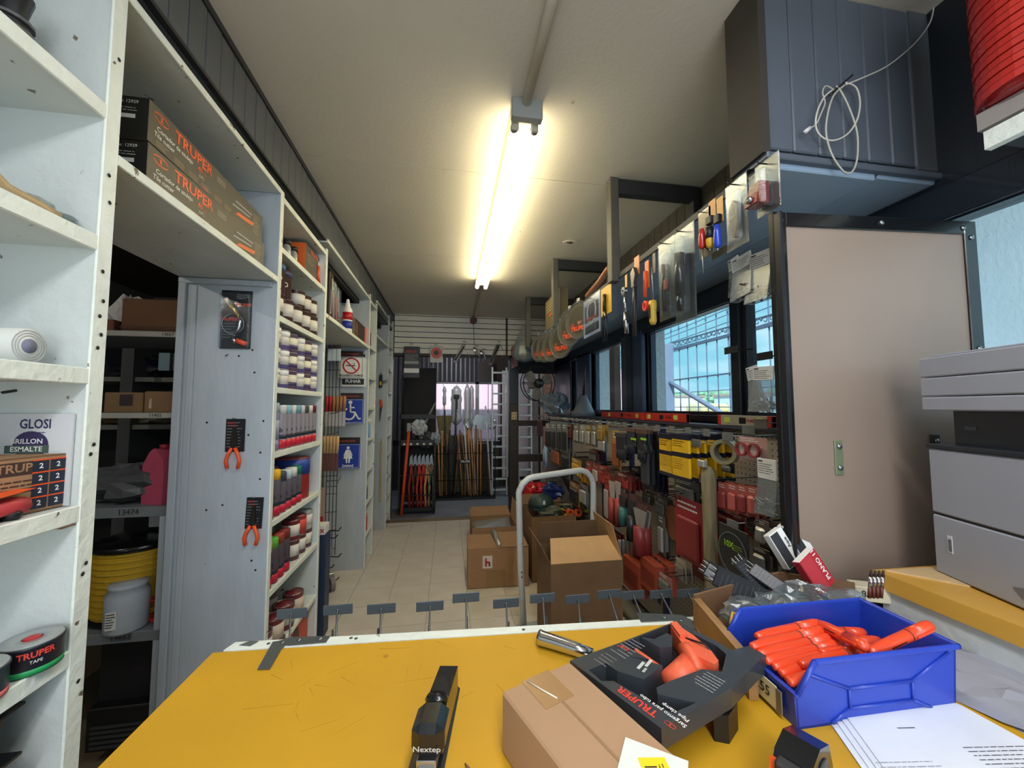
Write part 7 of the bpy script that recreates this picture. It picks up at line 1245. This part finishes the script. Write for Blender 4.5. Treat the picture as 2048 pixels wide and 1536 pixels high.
t = thing('yellow_cord_loop', 'small yellow and white cord loop in the wooden tray', 'cord', (.60, .715, ZT + .03)); MB().tube([(-.02, 0, -.0), (-.028, .01, .03), (-.015, .02, .045), (.005, .015, .035), (.02, 0, .0)], .003, K(226, 176, 60, .4), 6).build('loop', t); MB().tube([(-.02, -.0, .0), (.02, -.03, .01)], .004, WHT, 6).build('end', t)
FILM3 = clear('zip_film', (220, 228, 232), .22, .12, .3)
for k, (x, y, sx, sy, sz) in enumerate(((.66, .77, .07, .05, .022), (.74, .765, .075, .05, .03), (.82, .78, .07, .05, .034), (.9, .765, .05, .045, .026))):
    tt = crumple('zip_bag', ('clear zip bag with shiny clips at the left of the wooden tray', 'clear zip bag lying over the middle of the wooden tray', 'clear zip bag with blue and red bits in the tray', 'clear zip bag at the right of the tray')[k], (x, y, ZT + .028), sx, sy, sz, FILM3, 60 + k)
    mb = MB(); rr = random.Random(k + 8)
    for q in range(14): a_ = (rr.uniform(-sx * .7, sx * .7), rr.uniform(-sy * .7, sy * .7), rr.uniform(.004, sz * 1.2)); mb.tube([a_, (a_[0] + rr.uniform(-.02, .02), a_[1] + rr.uniform(-.01, .01), a_[2] + rr.uniform(0, .01))], .003, (STEEL, K(60, 62, 66), K(150, 40, 60), K(40, 80, 170), K(200, 200, 204))[(q + k) % 5], 5)
    mb.build('bag_contents', tt)
for k, (x, y, rz_, h_, w_) in enumerate(((.735, .80, 62, .12, .05), (.80, .81, 40, .09, .035), (.77, .85, 20, .08, .04), (.70, .87, 50, .07, .04))):
    t = thing('black_pouch', ('long black pouch with white print lying over the bags in the tray', 'black pouch of fine bristles beside the red box', 'black pouch standing behind the printed one', 'dark bristle pouch at the back left of the tray')[k], 'pouch', (x, y, ZT + .05 + .008 * (k % 2)), 0); t.rotation_euler = (R(-58 + 14 * (k > 1)), R(-rz_), R(8))
    MB().box(-w_ / 2, w_ / 2, -.004, .004, 0, h_, K(38, 40, 46, .35), .003).build('pouch', t); m = MB(); lines(m, -w_ * .4, w_ * .4, h_ * .85, 9, h_ * .09, (0, -.0045, 0), K(84, 84, 90), '-y', .0012, k); m.build('print', t)
    mb = MB()
    for q in range(7): mb.cyl((-w_ * .4 + q * w_ * .13, 0, h_ * .9), (-w_ * .45 + q * w_ * .15, 0, h_ * 1.18), .0014, (BK, SLV)[q % 2], 5)
    mb.build('bristles', t)
def leanbox(label, px, py, y, w, h, d, m1, m2, rz, ry, txt):
    p = W(px, py, y=y); t = thing('small_carton', label, 'box', tuple(p), rz); t.rotation_euler = (R(-18), R(ry), R(rz)); MB().box(-w / 2, w / 2, 0, d, 0, h, m1, .001).build('box', t); MB().box(-w / 2 + .002, w * .1, -.0006, 0, .002, h - .002, m2).build('front_print', t); mm = MB().text(txt, w * .25, (w * .3, -.001, h * .6), K(40, 36, 36) if m1 is WHT else WHT, '-y', .02, rot=90); mm.build('lettering', t); MB().box(-w / 2 + .001, w / 2 - .001, .001, d - .001, h, h + .0006, WHT).build('end_face', t)
leanbox('black and white small carton, left one of the pair behind the tray', 1592, 1130, .88, .05, .09, .02, WHT, K(50, 54, 60), 10, -22, 'Aqua'); leanbox('black and white small carton, taller one of the pair behind the tray', 1620, 1112, .9, .05, .095, .02, WHT, K(46, 50, 56), 10, -22, 'Aqua')
leanbox('red small carton with white print leaning in the tray', 1658, 1178, .80, .065, .085, .02, K(176, 44, 56, .4), K(186, 54, 66), 14, -24, 'PLANO 11')
# small brushes and price card
t = thing('price_card', 'cream card with handwritten price 8.00 on a little brush box', 'card', tuple(W(1742, 1205, z=ZT + .03)), -25); MB().box(-.03, .05, 0, .04, 0, .035, K(206, 196, 170, .6), .002).build('box', t); MB().text('8.00', .022, (.0, -.001, .018), INK, bold=.01).build('lettering', t)
for k in range(4): p = W(1738 + 8 * k, 1196, y=.74); t = thing('small_brush', 'tiny brush with a steel ferrule, %s from the left in the brush box' % ORDN[k], 'brush', tuple(p), 0); t.rotation_euler = (0, R(10), 0); MB().cyl((0, 0, 0), (0, 0, .025), .0035, K(90, 40, 30, .4), 8).build('handle', t); MB().cyl((0, 0, .025), (0, 0, .046), .0038, CHR, 8).build('ferrule', t); MB().cyl((0, 0, .046), (0, 0, .06), .0036, K(50, 34, 30, .8), 7, r1=.0022).build('bristles', t)
# desk and printer
DY = M('desk_yellow', (206, 156, 66), .4, var=.06, scale=4, coat=.1)
t = thing('printer_desk', 'raised desk with a mustard yellow edge and white fascia at right', 'desk', (0, 0, 0))
MB().prism([(1.037, .812), (1.036, .1), (1.53, .1), (1.53, .80)], 1.062, 1.1, DY).build('desktop', t); MB().prism([(1.046, .80), (1.045, .1), (1.52, .1), (1.52, .79)], .975, 1.0615, M('fascia_white', (196, 200, 200), .5, var=.08, scale=5, bump=.2)).build('fascia', t); MB().box(1.3, 1.5, .1, .75, .0, .975, K(120, 116, 112, .6)).build('cabinet', t)
MB().prism([(1.06, .80), (1.15, .70), (1.3, .70), (1.3, .79)], 1.1, 1.1035, M('bare_pine', (206, 176, 130), .6, var=.06, scale=8, stretch=(1, 6, 1))).build('pine_board', t)
PA, PB = Vector((1.172, .775)), Vector((1.114, .585)); pr = thing('printer', 'large pale grey office laser printer standing on the yellow-edged desk', 'printer', (PA.x, PA.y, 1.1), math.degrees(math.atan2(PB.y - PA.y, PB.x - PA.x)))
# local +x runs along the visible left side towards the camera, local +y into the machine
PG = K(160, 164, 174, .45, var=.03); LN = .42; DP = .30
MB().box(0, LN, 0, DP, .003, .142, PG, .004).build('lower_body', pr); MB().box(0, LN, .0, DP, .1455, .300, PG, .004).build('upper_body', pr); MB().box(.003, LN - .003, .003, DP, .14, .147, INK).build('seam', pr)
MB().box(-.003, LN, -.003, DP, .301, .311, K(34, 40, 46, .4), .002).build('black_band', pr); MB().box(.03, LN, .035, DP, .311, .392, K(24, 34, 44, .3)).build('paper_slot', pr); MB().box(.055, .08, .0335, .035, .348, .356, K(70, 80, 90, .4)).build('embossed_badge', pr)
for z0, z1 in ((.392, .425), (.427, .472), (.474, .522)): MB().box(-.004, LN, -.004, DP, z0, z1, PG, .003).build('scanner_layer', pr)
MB().box(.01, LN, .01, DP, .522, .528, PG, .002).build('scanner_lid', pr)
MB().box(.035, .047, -.001, .002, .06, .1, K(206, 208, 212, .4), .0005).build('latch_recess', pr); MB().box(.038, .046, -.0015, .001, .064, .092, K(110, 112, 118, .4)).build('latch', pr)
MB().prism([(.165, .04), (.2, .05), (.24, .05), (.24, .03), (.18, .024)], -.0012, .001, K(110, 112, 118, .4), 'y').build('grip_recess', pr)
# ================================================================ UPPER RIGHT: SHELF WITH CAN AND HOSE, WIRES
t = thing('high_shelf', 'white-edged high shelf above the window at upper right', 'shelf', (0, 0, 0)); MB().prism([(1.29, .2), (1.30, .705), (1.32, .705), (1.32, .2)], 2.135, 2.18, WPE).prism([(1.29, .2), (1.30, .715), (1.54, .715), (1.54, .2)], 2.188, 2.232, K(150, 144, 140, .6)).prism([(1.32, .2), (1.32, .70), (1.54, .70), (1.54, .2)], 2.15, 2.18, K(44, 48, 54, .6)).build('shelf_board', t)
t = thing('hose_coil', 'shrink-wrapped coil of red hose on the high shelf at upper right', 'hose', (1.375, .625, 2.235)); RH = K(196, 44, 36, .25, coat=.5); mb = MB()
for k in range(22): mb.ring(.118 - .002 * (k % 2), .085, .012 + .0185 * k, .0275 + .0185 * k, RH, 32, (0, 0), 'z')
mb.build('hose_turns', t); MB().lathe([(.1, 0), (.114, .012), (.116, .03)], K(150, 26, 30, .2, coat=.6), 32).build('wrapped_base', t); MB().lathe([(.1, .03), (.1, .4)], K(150, 34, 30, .5), 24).build('core', t)
q = MB(); q.box(-.122, -.1185, -.1, -.03, .12, .17, K(196, 196, 186)).text('S-12', .02, (-.1225, -.07, .145), INK, '-x', .02); q.build('label', t)
for o_ in [q_ for q_ in COL.objects if q_.name.startswith('label') and q_.parent == t]: o_.rotation_euler = (0, 0, R(32))
WRM = K(176, 172, 160, .5); g = lambda px, py, y=.93: tuple(W(px, py, y=y))
cb = thing('loose_cable', 'bundled white cable with a plug hanging on the dark bulkhead', 'cable', (0, 0, 0))
MB().rope([g(1870, -5), g(1862, 40), g(1840, 75), g(1810, 105), g(1770, 135), g(1720, 158), g(1690, 170)], .0022, K(206, 204, 196, .5), 6).build('lead', cb)
MB().rope([g(1690, 170), g(1668, 190), g(1656, 225), g(1652, 265), g(1662, 305), g(1680, 335), g(1695, 347), g(1708, 338), g(1715, 310), g(1714, 265), g(1700, 220), g(1683, 185), g(1672, 172)], .0028, WRM, 6).build('loop', cb)
MB().rope([g(1690, 165), g(1712, 175), g(1720, 205), g(1714, 240), g(1695, 268), g(1668, 281), g(1645, 275), g(1632, 255), g(1634, 225), g(1648, 195), g(1665, 180)], .0026, K(196, 192, 182, .5), 6).build('loop', cb)
MB().rope([g(1668, 180), g(1652, 172), g(1645, 185), g(1650, 205), g(1643, 225), g(1632, 248), g(1618, 258)], .0022, WRM, 6).build('tail', cb); MB().cyl(g(1620, 256), g(1609, 265), .006, K(200, 200, 204, .4), 8).build('plug', cb); MB().rope([g(1705, 150), g(1682, 170), g(1660, 190)], .003, BK, 6).build('tie', cb)
MB().tube([(.975, .93, 2.262), (.975, .962, 2.27)], .002, WRM, 5)

# ================================================================ prints belong to the part that carries them
HOST = ('card', 'box', 'sign_plate', 'body', 'drum', 'plate', 'sleeve', 'pack', 'moulded_tray', 'jar', 'bottle', 'board', 'pouch', 'small_box', 'disc', 'lower_body', 'head', 'label_plate', 'rim', 'barrel', 'hub', 'header_card')
PRINT = ('lettering', 'print', 'end_print', 'printed_bands', 'printed_picture', 'printed_face', 'emblem', 'barcode_sticker', 'label', 'colour_band', 'price_label', 'printed_clamp', 'clip')
def base(o): return o.name.split('.')[0]
index_kids()
for root in [o for o in COL.objects if o.parent is None and o.type == 'EMPTY']:
    ks = KIDS.get(root.name, []); host = None
    for hn_ in HOST:
        c_ = [k for k in ks if base(k) == hn_ and k.location.length < 1e-6 and abs(k.rotation_euler[2]) < 1e-6]
        if c_: host = c_[0]; break
    if host:
        for k in ks:
            if base(k) in PRINT and k is not host and not KIDS.get(k.name): k.parent = host
